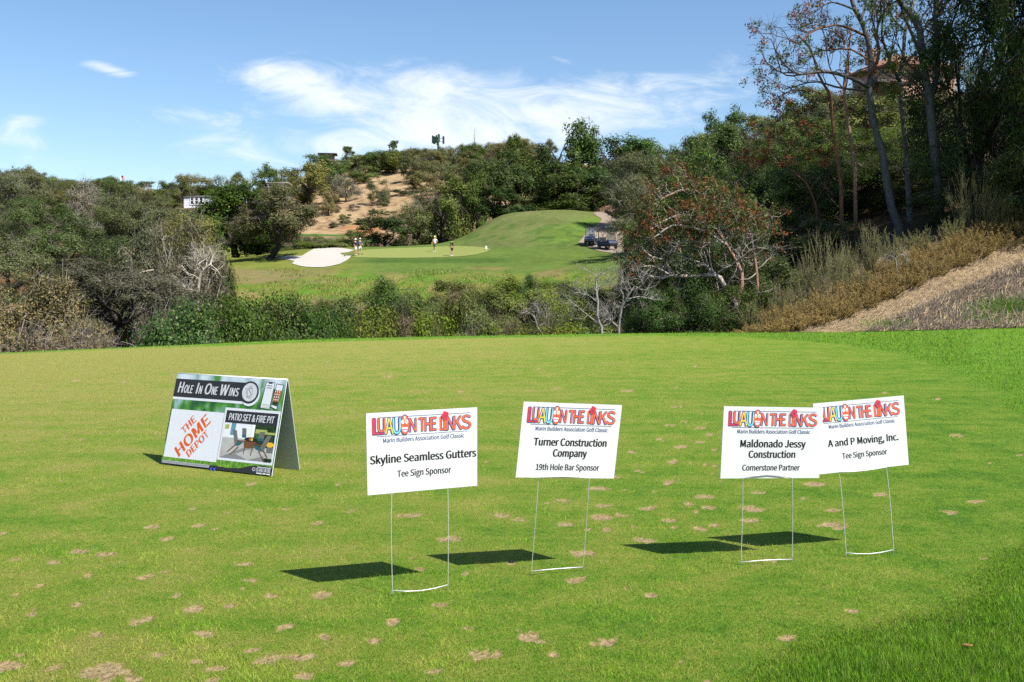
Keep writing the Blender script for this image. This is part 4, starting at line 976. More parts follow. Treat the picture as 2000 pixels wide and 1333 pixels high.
class Face:
    """A flat printed face: u to the right and v down, both 0..1 between four corner points; W in metres out of it."""
    def __init__(self, tl, tr, br, bl, origin):
        self.tl, self.tr, self.br, self.bl = [np.array(p) - np.array(origin) for p in (tl, tr, br, bl)]
        e = np.cross(self.tr - self.tl, self.bl - self.tl)
        n = e / np.linalg.norm(e)
        if n[1] > 0: n = -n
        self.n = n
        self.wid = np.linalg.norm(self.tr - self.tl); self.hei = np.linalg.norm(self.bl - self.tl)

    def p(self, u, v, w=0.0):
        u = np.asarray(u, float)[..., None]; v = np.asarray(v, float)[..., None]
        return self.tl * (1 - u) * (1 - v) + self.tr * u * (1 - v) + self.br * u * v + self.bl * (1 - u) * v + self.n * w

    def poly(self, mb, pts, mat, w):
        pts = np.asarray(pts, float)
        mb.face(self.p(pts[:, 0], pts[:, 1], w), mat)

    def rect(self, mb, u0, v0, u1, v1, mat, w):
        self.poly(mb, [(u0, v1), (u1, v1), (u1, v0), (u0, v0)], mat, w)

    def line(self, mb, a, b, th, mat, w):
        """Bar from a to b, th = thickness as a share of the face's height."""
        a, b = np.array(a, float), np.array(b, float)
        asp = self.wid / self.hei
        d = (b - a) * [asp, 1]; d /= np.linalg.norm(d)
        nrm = np.array([-d[1] / asp, d[0]]) * th / 2
        self.poly(mb, [a - nrm, b - nrm, b + nrm, a + nrm], mat, w)

    def disc(self, mb, u, v, ru, rv, mat, w, n=24, a0=0, a1=2 * math.pi):
        t = np.linspace(a0, a1, n, endpoint=False)
        self.poly(mb, np.stack([u + ru * np.cos(t), v + rv * np.sin(t)], -1), mat, w)

    def text(self, mb, s, u0, u1, vbase, cap, mat, w, bold=0.0, shear=0.0, rot=None, around=0):
        """Text stretched to run from u0 to u1 with its baseline at vbase and capitals cap high; bold: strokes widened by this share of the capital height."""
        g, f = text_geo(s, 0.0, shear)
        asp = self.wid / self.hei
        x = (g[:, 0] - g[:, 0].min()) / (g[:, 0].max() - g[:, 0].min())
        y = g[:, 1] / CAP
        k = bold * cap / 2
        if around: offs = [(math.cos(t), math.sin(t)) for t in np.arange(around) * 2 * math.pi / around]
        elif bold > 0: offs = [(-1, 0), (-.33, .3), (.33, -.3), (1, 0)]
        else: offs = [(0, 0)]
        e = 0 if around else k / asp
        for i, (ox, oy) in enumerate(offs):
            U = u0 + e + x * (u1 - u0 - 2 * e) + ox * k / asp; V = vbase - y * cap + oy * k
            if rot:
                (cu_, cv_), ang = rot
                dx_, dy_ = (U - cu_) * asp, V - cv_
                c, s_ = math.cos(ang), math.sin(ang)
                U, V = cu_ + (dx_ * c + dy_ * s_) / asp, cv_ + (-dx_ * s_ + dy_ * c)
            P = self.p(U, V, w + i * .00003)
            n0 = mb.n
            mb.v.append(P.astype(np.float32)); mb.c.append(np.ones((len(P), 3), np.float32))
            for q in f:
                mb.poly.append(np.array(q, np.int32) + n0); mb.pm.append(mat)
            mb.n += len(P)

    def slab(self, mb, th, mat=0, back=None):
        """The board itself, th metres thick behind the printed face."""
        a = [self.p(u, v, 0) for u, v in ((0, 0), (1, 0), (1, 1), (0, 1))]
        b = [self.p(u, v, -th) for u, v in ((0, 0), (1, 0), (1, 1), (0, 1))]
        mb.add(np.array(a + b), quads=[(3, 2, 1, 0), (4, 5, 6, 7), (0, 1, 5, 4), (1, 2, 6, 5), (2, 3, 7, 6), (3, 0, 4, 7)], mat=mat)


INK = dict(
    board=plain('ink_board_white', (.62, .63, .69), .5, .3, var=.02),
    black=plain('ink_black', (.012, .012, .013), .5, .3, var=.02), navy=plain('ink_navy', (.03, .06, .17), .5, .3, var=.05),
    red=plain('ink_crimson', (.52, .035, .06), .5, .3, var=.1, vscale=60), orange=plain('ink_orange', (.75, .12, .04), .5, .3, var=.12, vscale=60),
    yellow=plain('ink_yellow', (.80, .52, .03), .5, .3, var=.06), teal=plain('ink_teal', (.16, .55, .66), .5, .3, var=.1, vscale=60),
    white=plain('ink_white', (.82, .82, .82), .5, .3, var=.01), pale=plain('ink_pale', (.66, .66, .70), .5, .3, var=.02),
    store=plain('ink_store_orange', (.60, .092, .008), .5, .3, var=.02), char=plain('ink_charcoal', (.022, .022, .026), .5, .35, var=.03),
    silver=plain('ink_silver', (.52, .52, .56), .4, .4, var=.05), grey=plain('ink_grey', (.20, .20, .21), .5, .3, var=.05), lgrey=plain('ink_light_grey', (.40, .39, .38), .5, .3, var=.1, vscale=14),
    brown=plain('ink_brown', (.14, .06, .025), .5, .3), dgreen=plain('ink_dark_green', (.018, .045, .012), .5, .3, var=.4, vscale=40), green=plain('ink_green', (.05, .14, .025), .5, .3, var=.4, vscale=40),
    lime=plain('ink_lime', (.34, .38, .10), .5, .3, var=.1), gold=plain('ink_gold', (.70, .42, .02), .5, .3), blue=plain('ink_blue', (.10, .25, .34), .5, .3), rust=plain('ink_rust', (.32, .10, .03), .5, .3),
    dteal=plain('ink_dark_teal', (.02, .10, .11), .5, .3), sgrey=plain('ink_sling_grey', (.13, .13, .125), .5, .3, var=.1))
BOARD = plain('corrugated_white_board', (.57, .57, .585), .45, .35, var=.03, vscale=2.2)
WIRE = plain('galvanised_wire', (.55, .55, .54), .4, .5, metal=.35, var=.1)


def event_logo(F, parent):
    """Coloured lettering with a carved mask for the O and a flower on the I."""
    order = ['navy', 'red', 'orange', 'yellow', 'teal', 'white']
    mb = MB(); M = {k: i for i, k in enumerate(order)}
    F.line(mb, (.10, .062), (.935, .062), .006, M['navy'], .0010)
    F.line(mb, (.09, .292), (.915, .292), .006, M['navy'], .0010)
    L = [('L', .052, .155, .265, .195, 'red', 0), ('U', .098, .165, .238, .168, 'orange', 2), ('A', .162, .238, .265, .190, 'yellow', 1), ('U', .232, .302, .268, .195, 'teal', 2),
         ('N', .375, .445, .258, .165, 'orange', 0), ('T', .462, .525, .258, .165, 'orange', 0), ('H', .515, .578, .258, .165, 'orange', 1), ('E', .573, .626, .258, .165, 'orange', 0),
         ('L', .655, .705, .262, .165, 'orange', 0), ('I', .690, .722, .262, .185, 'orange', 1), ('N', .715, .790, .262, .165, 'orange', 2), ('K', .775, .860, .262, .165, 'orange', 1), ('S', .850, .945, .262, .170, 'orange', 0)]
    for s, u0, u1, vb, cap, c, k in L:
        F.text(mb, s, u0 + .004, u1 - .004, vb, cap, M['navy'], .0012 + k * .0008, bold=.11, around=8)
        F.text(mb, s, u0, u1, vb, cap, M[c], .0016 + k * .0008, bold=.0)
    # carved mask
    F.disc(mb, .338, .165, .044, .128, M['navy'], .0030)
    F.disc(mb, .338, .165, .037, .116, M['orange'], .0034)
    for s in (-1, 1):
        F.disc(mb, .338 + s * .017, .128, .013, .026, M['white'], .0038, 12)
        F.disc(mb, .338 + s * .016, .130, .006, .012, M['orange'], .0042, 8)
    F.line(mb, (.338, .062), (.338, .10), .016, M['white'], .0038)
    F.poly(mb, [(.332, .185), (.338, .150), (.345, .185)], M['red'], .0038)
    F.poly(mb, [(.312, .200), (.324, .193), (.338, .198), (.352, .193), (.365, .200), (.358, .240), (.338, .256), (.319, .240)], M['white'], .0038)
    F.line(mb, (.316, .222), (.361, .222), .012, M['red'], .0042)
    # flower
    for k in range(5):
        a = k * 2 * math.pi / 5 - .6
        F.disc(mb, .704 + .019 * math.cos(a), .082 + .033 * math.sin(a), .015, .030, M['red'], .0042 + .0002 * k, 10)
    F.disc(mb, .704, .085, .007, .013, M['navy'], .0056, 8)
    F.text(mb, 'Marin Builders Association Golf Classic', .145, .880, .372, .052, M['navy'], .0010, bold=.06)
    return mb.build('event_logo', [INK[k] for k in order], parent)


def yard_sign(corn, yl, yr, stakes, lines, bars, label):
    """White corrugated board on an H-shaped wire stake."""
    P = [at(*corn[0], yl), at(*corn[1], yr), at(*corn[2], yr), at(*corn[3], yl)]
    (gl, gr) = [Vector(((s[0] - CX) / FPX * s[2], s[2], 0)) for s in stakes]
    base = (gl + gr) / 2; base.z = gz(base.x, base.y)
    root = tag(empty('yard_sign', base), label, 'yard sign', 'sponsor signs on wire stakes')
    F = Face(*P, base)
    mb = MB(); F.slab(mb, .004)
    panel = mb.build('panel', [BOARD], root)
    for k, (s, u0, u1, vb, cap) in enumerate(lines):
        t = MB(); F.text(t, s, u0, u1, vb, cap, 0, .0010, bold=.115 if k < len(lines) - 1 else .08)
        t.build('lettering', [INK['black']], panel)
    event_logo(F, panel)
    wmb = MB()
    tops = []
    for s, g in zip(stakes, (gl, gr)):
        top = F.p(s[3], .55, -.002); bot = np.array(g - base); bot[2] = -.03
        en = F.p(s[3], 1.0, -.002)
        m1 = bot * .5 + en * .5 + np.array([s[4], 0, 0])
        wmb.tube([bot, bot * .75 + m1 * .25 + np.array([s[4] * .4, 0, 0]), m1, m1 * .5 + en * .5 + np.array([s[4] * .4, 0, 0]), en, top], .0022, 6)
        tops.append((bot, m1, en))
    (b0, m0, e0), (b1, m1, e1) = tops
    for kind, t0, sag, out_ in bars:
        if kind == 'low':
            a = b0 + (e0 - b0) * t0; b = b1 + (e1 - b1) * t0
        else:
            a = e0 + F.n * out_; b = e1 + F.n * out_
        mid = (a + b) / 2 + np.array([0, 0, sag])
        q1 = (a + mid) / 2 + np.array([0, 0, sag * .22]); q2 = (b + mid) / 2 + np.array([0, 0, sag * .22])
        wmb.tube([a, q1, mid, q2, b], .0030, 6)
    wmb.build('wire_stake', [WIRE], root)
    return root


def stk(px, py, u, bow=0.0, Y=None):
    return (px, py, Y or EYE * FPX / (py - HY), u, bow)


yard_sign([(715, 808), (932, 796), (932, 949), (718, 968)], 5.33, 5.52,
          [stk(768, 1164, .215, -.006), stk(874, 1153, .725, .004)],
          [('Skyline Seamless Gutters', .025, .992, .625, .098), ('Tee Sign Sponsor', .265, .757, .805, .078)],
          [('low', .10, -.017, 0)], 'white board reading Skyline Seamless Gutters, tee sign sponsor, on bowed wire legs')
yard_sign([(1023, 785), (1215, 792), (1199, 935), (1007, 933)], 5.66, 5.82,
          [stk(1036, 1124, .228, .002), stk(1137, 1115, .745, .002)],
          [('Turner Construction', .140, .885, .570, .098), ('Company', .345, .693, .715, .098), ('19th Hole Bar Sponsor', .190, .835, .895, .078)],
          [('low', .09, .002, 0), ('top', 0, .010, .008)], 'white board reading 19th hole bar sponsor, tilted clockwise on wire stake')
yard_sign([(1414, 794), (1608, 797), (1600, 934), (1407, 935)], 5.94, 6.05,
          [stk(1446, 1104, .225, .004), stk(1547, 1098, .725, .003)],
          [('Maldonado Jessy', .180, .842, .565, .100), ('Construction', .268, .742, .712, .098), ('Cornerstone Partner', .212, .795, .890, .080)],
          [('low', .085, .004, 0), ('top', 0, .026, .010)], 'white board reading cornerstone partner with arched wire crossbar over its bottom edge')
yard_sign([(1588, 789), (1765, 773), (1775, 908), (1601, 927)], 6.13, 6.28,
          [stk(1653, 1089, .215, .006), stk(1746, 1084, .745, .006)],
          [('A and P Moving, Inc.', .118, .905, .630, .098), ('Tee Sign Sponsor', .262, .765, .815, .078)],
          [('low', .105, -.016, 0), ('top', 0, -.006, .004)], 'white board reading A and P Moving, partly hidden behind cornerstone partner board')


# ------------------------------------------------------------------ folding A-frame board
def print_mat(name, stops, scale, dist=0.0, detail=2.0, stretch=(1, 1, 1)):
    m, t = new_mat(name)
    tc = t.n('ShaderNodeTexCoord').outputs['Object']
    mp = t.n('ShaderNodeMapping', {0: tc, 3: stretch}).outputs[0]
    n = t.noise(mp, scale, detail, .6, dist)
    c = t.ramp(n, stops)
    b = t.n('ShaderNodeBsdfPrincipled', {'Base Color': c, 'Roughness': .4, 'Specular IOR Level': .35})
    t.n('ShaderNodeOutputMaterial', {0: b.outputs[0]})
    return m


BLUR = print_mat('print_blurred_garden', [(.30, (.015, .045, .02)), (.44, (.02, .09, .025)), (.54, (.06, .22, .02)), (.64, (.20, .32, .30)), (.76, (.52, .62, .66))], 4.2, .2, 1.5, (1.6, 1.6, 1.0))
BLURTOP = print_mat('print_blurred_sky', [(.34, (.06, .20, .04)), (.42, (.28, .38, .40)), (.6, (.52, .58, .66)), (.8, (.60, .64, .74))], 4.0, .1, 1.0, (1.5, 1.5, .3))
TURFP = print_mat('print_grass_strip', [(.30, (.02, .08, .008)), (.5, (.09, .24, .015)), (.72, (.27, .42, .05))], 48, .4, 3.0, (1.6, 1.6, .6))
base_l, base_r = Vector((-3.300, 9.36, 0)), Vector((-2.105, 8.72, 0))
dirv = (base_r - base_l).normalized()
back = Vector((-dirv.y, dirv.x, 0))
if back.y < 0: back = -back
org = (base_l + base_r) / 2 + back * .2
org.z = gz(org.x, org.y)
aroot = tag(empty('a_frame_sign', org), 'folding A-frame board printed Hole In One Wins with patio set picture', 'a-frame sign')
UP = Vector((0, 0, .835))
tl, tr = base_l + back * .20 + UP, base_r + back * .20 + UP
F = Face(tl, tr, base_r + Vector((0, 0, .01)), base_l + Vector((0, 0, .01)), org)
EDGE = plain('brown_board_edge', (.34, .24, .14), .8, .1)
mb = MB(); F.slab(mb, .006, 0)
front = mb.build('front_panel', [plain('a_frame_board', (.66, .67, .72), .5, .3, var=.01)], aroot)
mb = MB()
bl2, br2 = base_l + back * .37, base_r + back * .37
FB = Face(tl + back * .012, tr + back * .012, br2, bl2, org)
FB.slab(mb, .006, 0)
mb.build('back_panel', [plain('a_frame_back', (.40, .42, .40), .6, .2, var=.03, vscale=2)], aroot)
hm = MB()
hm.tube([np.array(tl - org) + np.array(back) * .008, np.array(tr - org) + np.array(back) * .008], .009, 6)
hm.build('hinge_edge', [plain('white_tape', (.7, .7, .72))], aroot)
names = ['char', 'pale', 'silver', 'white', 'store', 'grey', 'lgrey', 'brown', 'dgreen', 'green', 'lime', 'gold', 'blue', 'rust', 'dteal', 'sgrey', 'black', 'navy', 'board']
K = {k: i for i, k in enumerate(names)}
mats_ = [INK[k] for k in names]
B0 = len(mats_); mats_ += [BLUR, BLURTOP, TURFP, EDGE]
d = MB()
F.rect(d, 0, 0, 1, .10, B0 + 1, .0006); F.rect(d, 0, .10, 1, .90, B0, .0006); F.rect(d, 0, .86, 1, .985, B0 + 2, .0009)
F.rect(d, .985, 0, 1, 1, B0 + 3, .0011) if False else None
back_print = d.build('background_print', mats_, front)
d = MB()
F.rect(d, 0, .232, .66, .285, K['board'], .0012); F.disc(d, .703, .176, .086, .128, K['board'], .0012, 32)
F.rect(d, 0, .055, .655, .258, K['char'], .0016); F.disc(d, .697, .157, .081, .121, K['char'], .0017, 32)
F.disc(d, .697, .155, .066, .099, K['silver'], .0021, 32)
t_ = np.linspace(0, 2 * math.pi, 28)
ring = [(.700 + .021 * math.cos(a), .155 + .066 * math.sin(a)) for a in t_]
for a, b in zip(ring[:-1], ring[1:]): F.line(d, a, b, .007, K['grey'], .0025)
sq = [(.712, .115), (.697, .108), (.688, .128), (.700, .150), (.712, .168), (.706, .196), (.690, .200)]
for a, b in zip(sq[:-1], sq[1:]): F.line(d, a, b, .007, K['grey'], .0029)
sq = [(.676, .120), (.668, .150), (.672, .185)]
for a, b in zip(sq[:-1], sq[1:]): F.line(d, a, b, .006, K['grey'], .0029)
F.disc(d, .662, .120, .004, .006, K['grey'], .0029, 8); F.disc(d, .676, .205, .004, .006, K['grey'], .0029, 8)
for (a, b, u0, u1, u2) in (('H', 'OLE', .035, .092, .182), ('I', 'N', .207, .232, .268), ('O', 'NE', .290, .352, .412), ('W', 'INS', .436, .512, .605)):
    for w_, m_, o_ in ((.0021, 'black', .006), (.0026, 'silver', 0.0)):
        F.text(d, a, u0 + o_, u1 + o_, .208 + o_, .118, K[m_], w_, bold=.09, shear=.18)
        F.text(d, b, u1 + o_ + .002, u2 + o_, .208 + o_, .088, K[m_], w_ + .0002, bold=.09, shear=.18)
d.build('headline', mats_, front)
# two phones
d = MB()
F.poly(d, [(.808, .315), (.893, .325), (.906, .035), (.826, .030)], K['black'], .0012); F.poly(d, [(.813, .308), (.889, .318), (.901, .042), (.831, .037)], K['board'], .0016)
F.poly(d, [(.836, .125), (.890, .128), (.897, .048), (.841, .042)], K['board'], .0020); F.rect(d, .850, .038, .885, .052, K['black'], .0020)
for k in range(2): F.line(d, (.838, .072 + k * .024), (.886, .074 + k * .024), .010, K['grey'], .0024)
for k in range(3): F.line(d, (.826, .268 + k * .016), (.885, .275 + k * .016), .006, K['lgrey'], .0020)
F.poly(d, [(.900, .300), (.955, .325), (.985, .055), (.918, .045)], K['black'], .0026); F.poly(d, [(.904, .292), (.951, .316), (.979, .062), (.922, .053)], K['board'], .0030)
F.poly(d, [(.910, .235), (.958, .240), (.972, .120), (.918, .115)], K['rust'], .0034); F.poly(d, [(.906, .272), (.954, .285), (.959, .240), (.910, .235)], K['dgreen'], .0034)
for i in range(3):
    for j in range(4): F.disc(d, .922 + i * .017 + j * -.001, .132 + j * .028, .0045, .0075, K['board'], .0038, 8)
d.build('phone_picture', mats_, front)
# shop emblem in stencil letters
d = MB()
F.rect(d, .012, .395, .505, .925, K['board'], .0014)
ang = math.radians(47)
rc = (.250, .660)
E = [('THE', .190, .332, .569, .085), ('HOME', .0705, .4235, .726, .126), ('DEPOT', .1365, .362, .829, .080)]
for s, u0, u1, vb, cap in E:
    F.text(d, s, u0, u1, vb, cap, K['store'], .0018, bold=.13, rot=(rc, ang))
asp = F.wid / F.hei


def rotp(u, v):
    x, y = (u - rc[0]) * asp, v - rc[1]
    return (rc[0] + (x * math.cos(ang) + y * math.sin(ang)) / asp, rc[1] - x * math.sin(ang) + y * math.cos(ang))


for s, u0, u1, vb, cap in E:                                     # stencil bridges
    n = len(s)
    for k in range(n):
        uc = u0 + (k + .5) * (u1 - u0) / n
        F.line(d, rotp(uc - .006, vb + .006), rotp(uc + .010, vb - cap - .006), .0055, K['board'], .0022)
d.build('shop_emblem', mats_, front)
# prize picture
d = MB()
F.rect(d, .508, .335, .992, .895, K['board'], .0018)
F.rect(d, .524, .362, .978, .495, K['char'], .0022)
F.text(d, 'PATIO SET & FIRE PIT', .552, .950, .465, .072, K['board'], .0026, bold=.045, shear=.12)
x0, x1, y0, y1 = .524, .978, .495, .868


def q(u, v): return (x0 + u * (x1 - x0), y0 + v * (y1 - y0))


def R(a, b, c, e, m, w_): F.poly(d, [q(a, e), q(c, e), q(c, b), q(a, b)], K[m], w_)


R(0, 0, 1, 1, 'lgrey', .0022); R(0, 0, .58, .42, 'pale', .0026); R(.14, 0, .23, .34, 'blue', .0029); R(.02, .05, .10, .18, 'lime', .0029); R(.56, 0, .60, .42, 'white', .0029)
R(.60, 0, 1, .62, 'dgreen', .0026); R(.62, .12, 1, .24, 'lime', .0029); R(.84, 0, 1, .18, 'dgreen', .0032); R(.60, .26, .78, .44, 'green', .0029)
F.poly(d, [q(0, 1), q(.5, .62), q(1, 1)], K['grey'], .0026); F.poly(d, [q(.3, .86), q(.55, .70), q(.86, .84), q(.55, 1)], K['lgrey'], .0030)
F.disc(d, *q(.93, .52), .032, .026, K['gold'], .0034, 12); R(.88, .58, 1, .74, 'sgrey', .0033)
for x in (.88, .92, .97): F.disc(d, *q(x, .95), .018, .022, K['dgreen'], .0034, 8)
F.poly(d, [q(.45, .66), q(.64, .66), q(.66, .48), q(.43, .48)], K['brown'], .0034)
F.disc(d, *q(.56, .42), .058, .024, K['black'], .0037, 16); F.disc(d, *q(.55, .41), .014, .018, K['rust'], .0040, 10); F.disc(d, *q(.58, .42), .008, .016, K['gold'], .0042, 10)
F.poly(d, [q(.18, .18), q(.26, .20), q(.34, .62), q(.27, .62)], K['sgrey'], .0036); F.poly(d, [q(.27, .62), q(.34, .62), q(.42, .52), q(.32, .50)], K['dteal'], .0039)
F.poly(d, [q(.86, .26), q(.94, .27), q(.82, .72), q(.72, .72)], K['sgrey'], .0036); F.poly(d, [q(.62, .56), q(.76, .60), q(.80, .70), q(.68, .68)], K['dteal'], .0039)
F.poly(d, [q(.36, .12), q(.44, .12), q(.46, .36), q(.38, .36)], K['sgrey'], .0033); R(.38, .30, .46, .38, 'dteal', .0036); R(.70, .18, .80, .38, 'sgrey', .0033); R(.68, .36, .80, .44, 'dteal', .0036)
for a, b in (((.27, .62), (.14, .82)), ((.34, .66), (.20, .90)), ((.30, .48), (.48, .48)), ((.47, .48), (.46, .84)), ((.62, .52), (.60, .86)), ((.62, .52), (.78, .58)), ((.74, .72), (.86, .98)), ((.82, .68), (.92, .88))):
    F.line(d, q(*a), q(*b), .011, K['brown'], .0043)
d.build('prize_picture', mats_, front)
d = MB()
F.poly(d, [(0, 1), (1, 1), (1, .918), (.90, .905), (.80, .925), (.72, .958), (.62, .970), (.50, .962), (0, .962)], K['char'], .0014)
for k in range(3): F.line(d, (.005, .966 + k * .011), (.45, .966 + k * .011), .0045, K['board'], .0019)
F.text(d, 'US HOLE IN ONE', .862, .985, .972, .036, K['board'], .0018, bold=.05)
F.line(d, (.868, .926), (.985, .926), .009, K['silver'], .0018)
F.line(d, (.868, .988), (.915, .988), .013, K['board'], .0018); F.line(d, (.922, .988), (.948, .988), .013, K['board'], .0018); F.line(d, (.954, .988), (.985, .988), .013, K['board'], .0018)
F.disc(d, .842, .952, .013, .020, K['silver'], .0018, 14); F.disc(d, .843, .951, .008, .012, K['char'], .0022, 12)
d.build('footer_print', mats_, front)
cl = plain('blue_clip', (.02, .05, .42), .35, .5)
for u in (.475, .505):
    m = MB(); c = F.p(u, 1.005, .006)
    m.box(c, (.016, .02, .03), bev=.004); m.tube([c + np.array([0, -.006, .012]), c + np.array([0, -.012, -.004]), c + np.array([0, -.004, -.014])], .003, 6)
    m.build('clip', [cl], aroot)

# ------------------------------------------------------------------ golfers
BODY = {}
SKINM = plain('skin', (.45, .24, .15), .55, .35, var=.05)


def skin_mesh(name, verts, edges, radii, root_i=0, sub=1):
    me = bpy.data.meshes.new(name)
    me.from_pydata([tuple(v) for v in verts], edges, [])
    o = bpy.data.objects.new(name, me)
    COL.objects.link(o)
    md = o.modifiers.new('skin', 'SKIN')
    md.use_smooth_shade = True
    lay = me.skin_vertices[0].data if me.skin_vertices else None
    for i, r in enumerate(radii):
        rr = (r, r) if np.isscalar(r) else r
        lay[i].radius = rr; lay[i].use_root = (i == root_i)
    s = o.modifiers.new('sub', 'SUBSURF'); s.levels = sub; s.render_levels = sub
    dg = bpy.context.evaluated_depsgraph_get(); dg.update()
    m2 = bpy.data.meshes.new_from_object(o.evaluated_get(dg))
    bpy.data.objects.remove(o); bpy.data.meshes.remove(me)
    return m2


def person(loc, yaw, label, shirt, shorts, shoe, hat, hair, hands, stride=.10, look=0.0, lean=.0):
    """Standing golfer facing local +X. hands: two target points of the wrists."""
    root = tag(empty('person', loc, yaw), label, 'person', 'golfers standing on the green')
    V, E, Rr = [], [], []

    def v(p, r, par=None):
        V.append(Vector(p)); Rr.append(r)
        if par is not None: E.append((par, len(V) - 1))
        return len(V) - 1
    pel = v((0, 0, .93), (.13, .15))
    wa = v((lean * .3, 0, 1.08), (.115, .14), pel); ch = v((lean * .7, 0, 1.27), (.125, .165), wa); up = v((lean, 0, 1.40), (.10, .14), ch)
    nk = v((lean + .01, 0, 1.49), .055, up); hb = v((lean + .025, 0, 1.57), (.082, .072), nk); ht = v((lean + .02, 0, 1.70), (.088, .072), hb)
    nose = v((lean + .115, 0, 1.61), .016, hb)
    legs = []
    for s in (-1, 1):
        hp = v((0, s * .09, .86), .088, pel); kn = v((.02 + s * stride * .5, s * .10, .48), .055, hp); an = v((s * stride, s * .11, .08), .036, kn); toe = v((s * stride + .16, s * .125, .035), .032, an)
        legs.append((hp, kn, an, toe))
    arms = []
    for s, h in zip((-1, 1), hands):
        sh = v((lean, s * .185, 1.38), .055, up)
        S, Hn = V[sh], Vector(h)
        dv = Hn - S
        L1, L2 = .29, .27
        D = min(dv.length, L1 + L2 - .01)
        x = (L1 * L1 - L2 * L2 + D * D) / (2 * D); hgt = math.sqrt(max(L1 * L1 - x * x, 0))
        dn = dv.normalized()
        bend = Vector((-.6, s * .6, -.5)); bend -= dn * bend.dot(dn); bend.normalize()
        el = v(S + dn * x + bend * hgt, .038, sh); wr = v(S + dn * D, .026, el)
        fd = (V[wr] - V[el]).normalized(); sd = fd.cross(Vector((0, s, .2))).normalized()
        pm = v(V[wr] + fd * .05, (.030, .020), wr)
        for k, (ln, o) in enumerate(((.075, -.027), (.085, -.009), (.080, .009), (.062, .027))):
            f1 = v(V[pm] + fd * .045 + sd * o, .0095, pm); v(V[f1] + fd * ln * .6 + Vector((0, -s * .02, -.02)), .0085, f1)
        tb = v(V[wr] + fd * .035 - sd * .040, .011, wr); v(V[tb] + fd * .035 - sd * .012, .009, tb)
        arms.append((sh, el, wr))
    me = skin_mesh('body', V, E, Rr, pel)
    me.materials.append(SKINM)
    body = link('body', me, root)
    # clothes follow the same joints
    sv = [V[pel] + Vector((0, 0, -.05)), V[wa], V[ch], V[up], V[up] + Vector((0, 0, .035))]; sr = [(.150, .170), (.135, .160), (.145, .185), (.118, .155), .07]; se = [(0, 1), (1, 2), (2, 3), (3, 4)]
    for (sh, el, wr) in arms:
        k = len(sv); sv += [V[sh], V[sh].lerp(V[el], .75)]; sr += [.072, .060]; se += [(3, k), (k, k + 1)]
    m = skin_mesh('shirt', sv, se, sr); m.materials.append(shirt); link('shirt', m, root)
    sv = [V[pel] + Vector((0, 0, .05)), V[pel] + Vector((0, 0, -.04))]; sr = [(.142, .160), (.140, .162)]; se = [(0, 1)]
    for (hp, kn, an, toe) in legs:
        k = len(sv); sv += [V[hp], V[hp].lerp(V[kn], .9)]; sr += [.102, .088]; se += [(1, k), (k, k + 1)]
    m = skin_mesh('shorts', sv, se, sr); m.materials.append(shorts); link('shorts', m, root)
    for (hp, kn, an, toe) in legs:
        m = skin_mesh('shoe', [V[an] + Vector((-.05, 0, -.035)), V[an] + Vector((.05, 0, -.038)), V[toe] + Vector((.03, 0, 0))], [(0, 1), (1, 2)], [.045, .047, .036]); m.materials.append(shoe); link('shoe', m, root)
    hc = V[hb] + Vector((0, 0, .055))
    for s in (-1, 1):
        fm = MB(); fm.lathe([(0, -.009), (.009, 0), (0, .009)], hc + Vector((.076, s * .03, 0)), 8, 0); fm.build('eye', [INK['black']], root)
        fm = MB(); fm.lathe([(0, -.03), (.012, 0), (0, .03)], hc + Vector((0, s * .078, -.01)), 8, 0); fm.build('ear', [SKINM], root)
    fm = MB(); fm.box(hc + Vector((.078, 0, -.065)), (.012, .045, .010)); fm.build('lips', [plain('lips', (.3, .09, .07))], root)
    if hat is not None:
        hm_ = MB()
        c = V[ht] + Vector((-.002, 0, -.035))
        hm_.lathe([(.100, -.01), (.102, .02), (.094, .065), (.065, .098), (.02, .112), (0, .113)], c, 14)
        a = np.linspace(-1.1, 1.1, 9)
        rim = [c + Vector((.09 * math.cos(t), .09 * math.sin(t), 0)) for t in a] + [c + Vector((.175 * math.cos(t * .75), .12 * math.sin(t), -.012)) for t in a[::-1]]
        hm_.face(rim, 0); hm_.face([p + Vector((0, 0, .008)) for p in rim], 0)
        hm_.build('cap', [hat], root)
    if hair is not None:
        hm_ = MB()
        c = V[ht] + Vector((-.015, 0, -.055))
        hm_.lathe([(.07, -.10), (.094, -.05), (.097, .02), (.085, .07), (.05, .10), (0, .112)], c, 14)
        hm_.build('hair', [hair], root)
    return root


def on_green(px, py):
    Y = float(hit(np.array([px]), np.array([py]), 98, 135, 300)[0])
    x = (px - CX) / FPX * Y
    return Vector((x, Y, gz(x, Y) + .05))


CL = lambda n, c: plain('cloth_' + n, c, .85, .1, var=.08, vscale=14)
person(on_green(694, 499.5), math.radians(-25), 'golfer in plain navy shirt, white shorts and white cap by bunker edge', CL('navy', (.012, .022, .065)), CL('white', (.72, .72, .70)), CL('shoe_white', (.75, .75, .75)), CL('cap_white', (.8, .8, .8)), None, [(.10, -.20, .86), (.06, .22, .84)], .02)
golfer = person(on_green(703, 498), math.radians(-35), 'golfer with blue sleeves holding club across waist, white shorts, pale cap', CL('blue', (.03, .065, .17)), CL('white', (.72, .72, .70)), CL('shoe_black', (.02, .02, .02)), CL('cap_pale', (.62, .60, .56)), None, [(.34, -.04, 1.02), (.36, .06, 1.02)], .16)
lady = person(on_green(849, 493), math.radians(-110), 'golfer in white top and grey shorts holding flagstick, pale hat over blond hair', CL('white_top', (.72, .73, .76)), CL('grey', (.13, .13, .14)), CL('shoe_white', (.75, .75, .75)), CL('cap_pale', (.62, .60, .56)), CL('blond', (.48, .33, .14)), [(.14, -.30, .92), (.16, .22, .95)], .07)
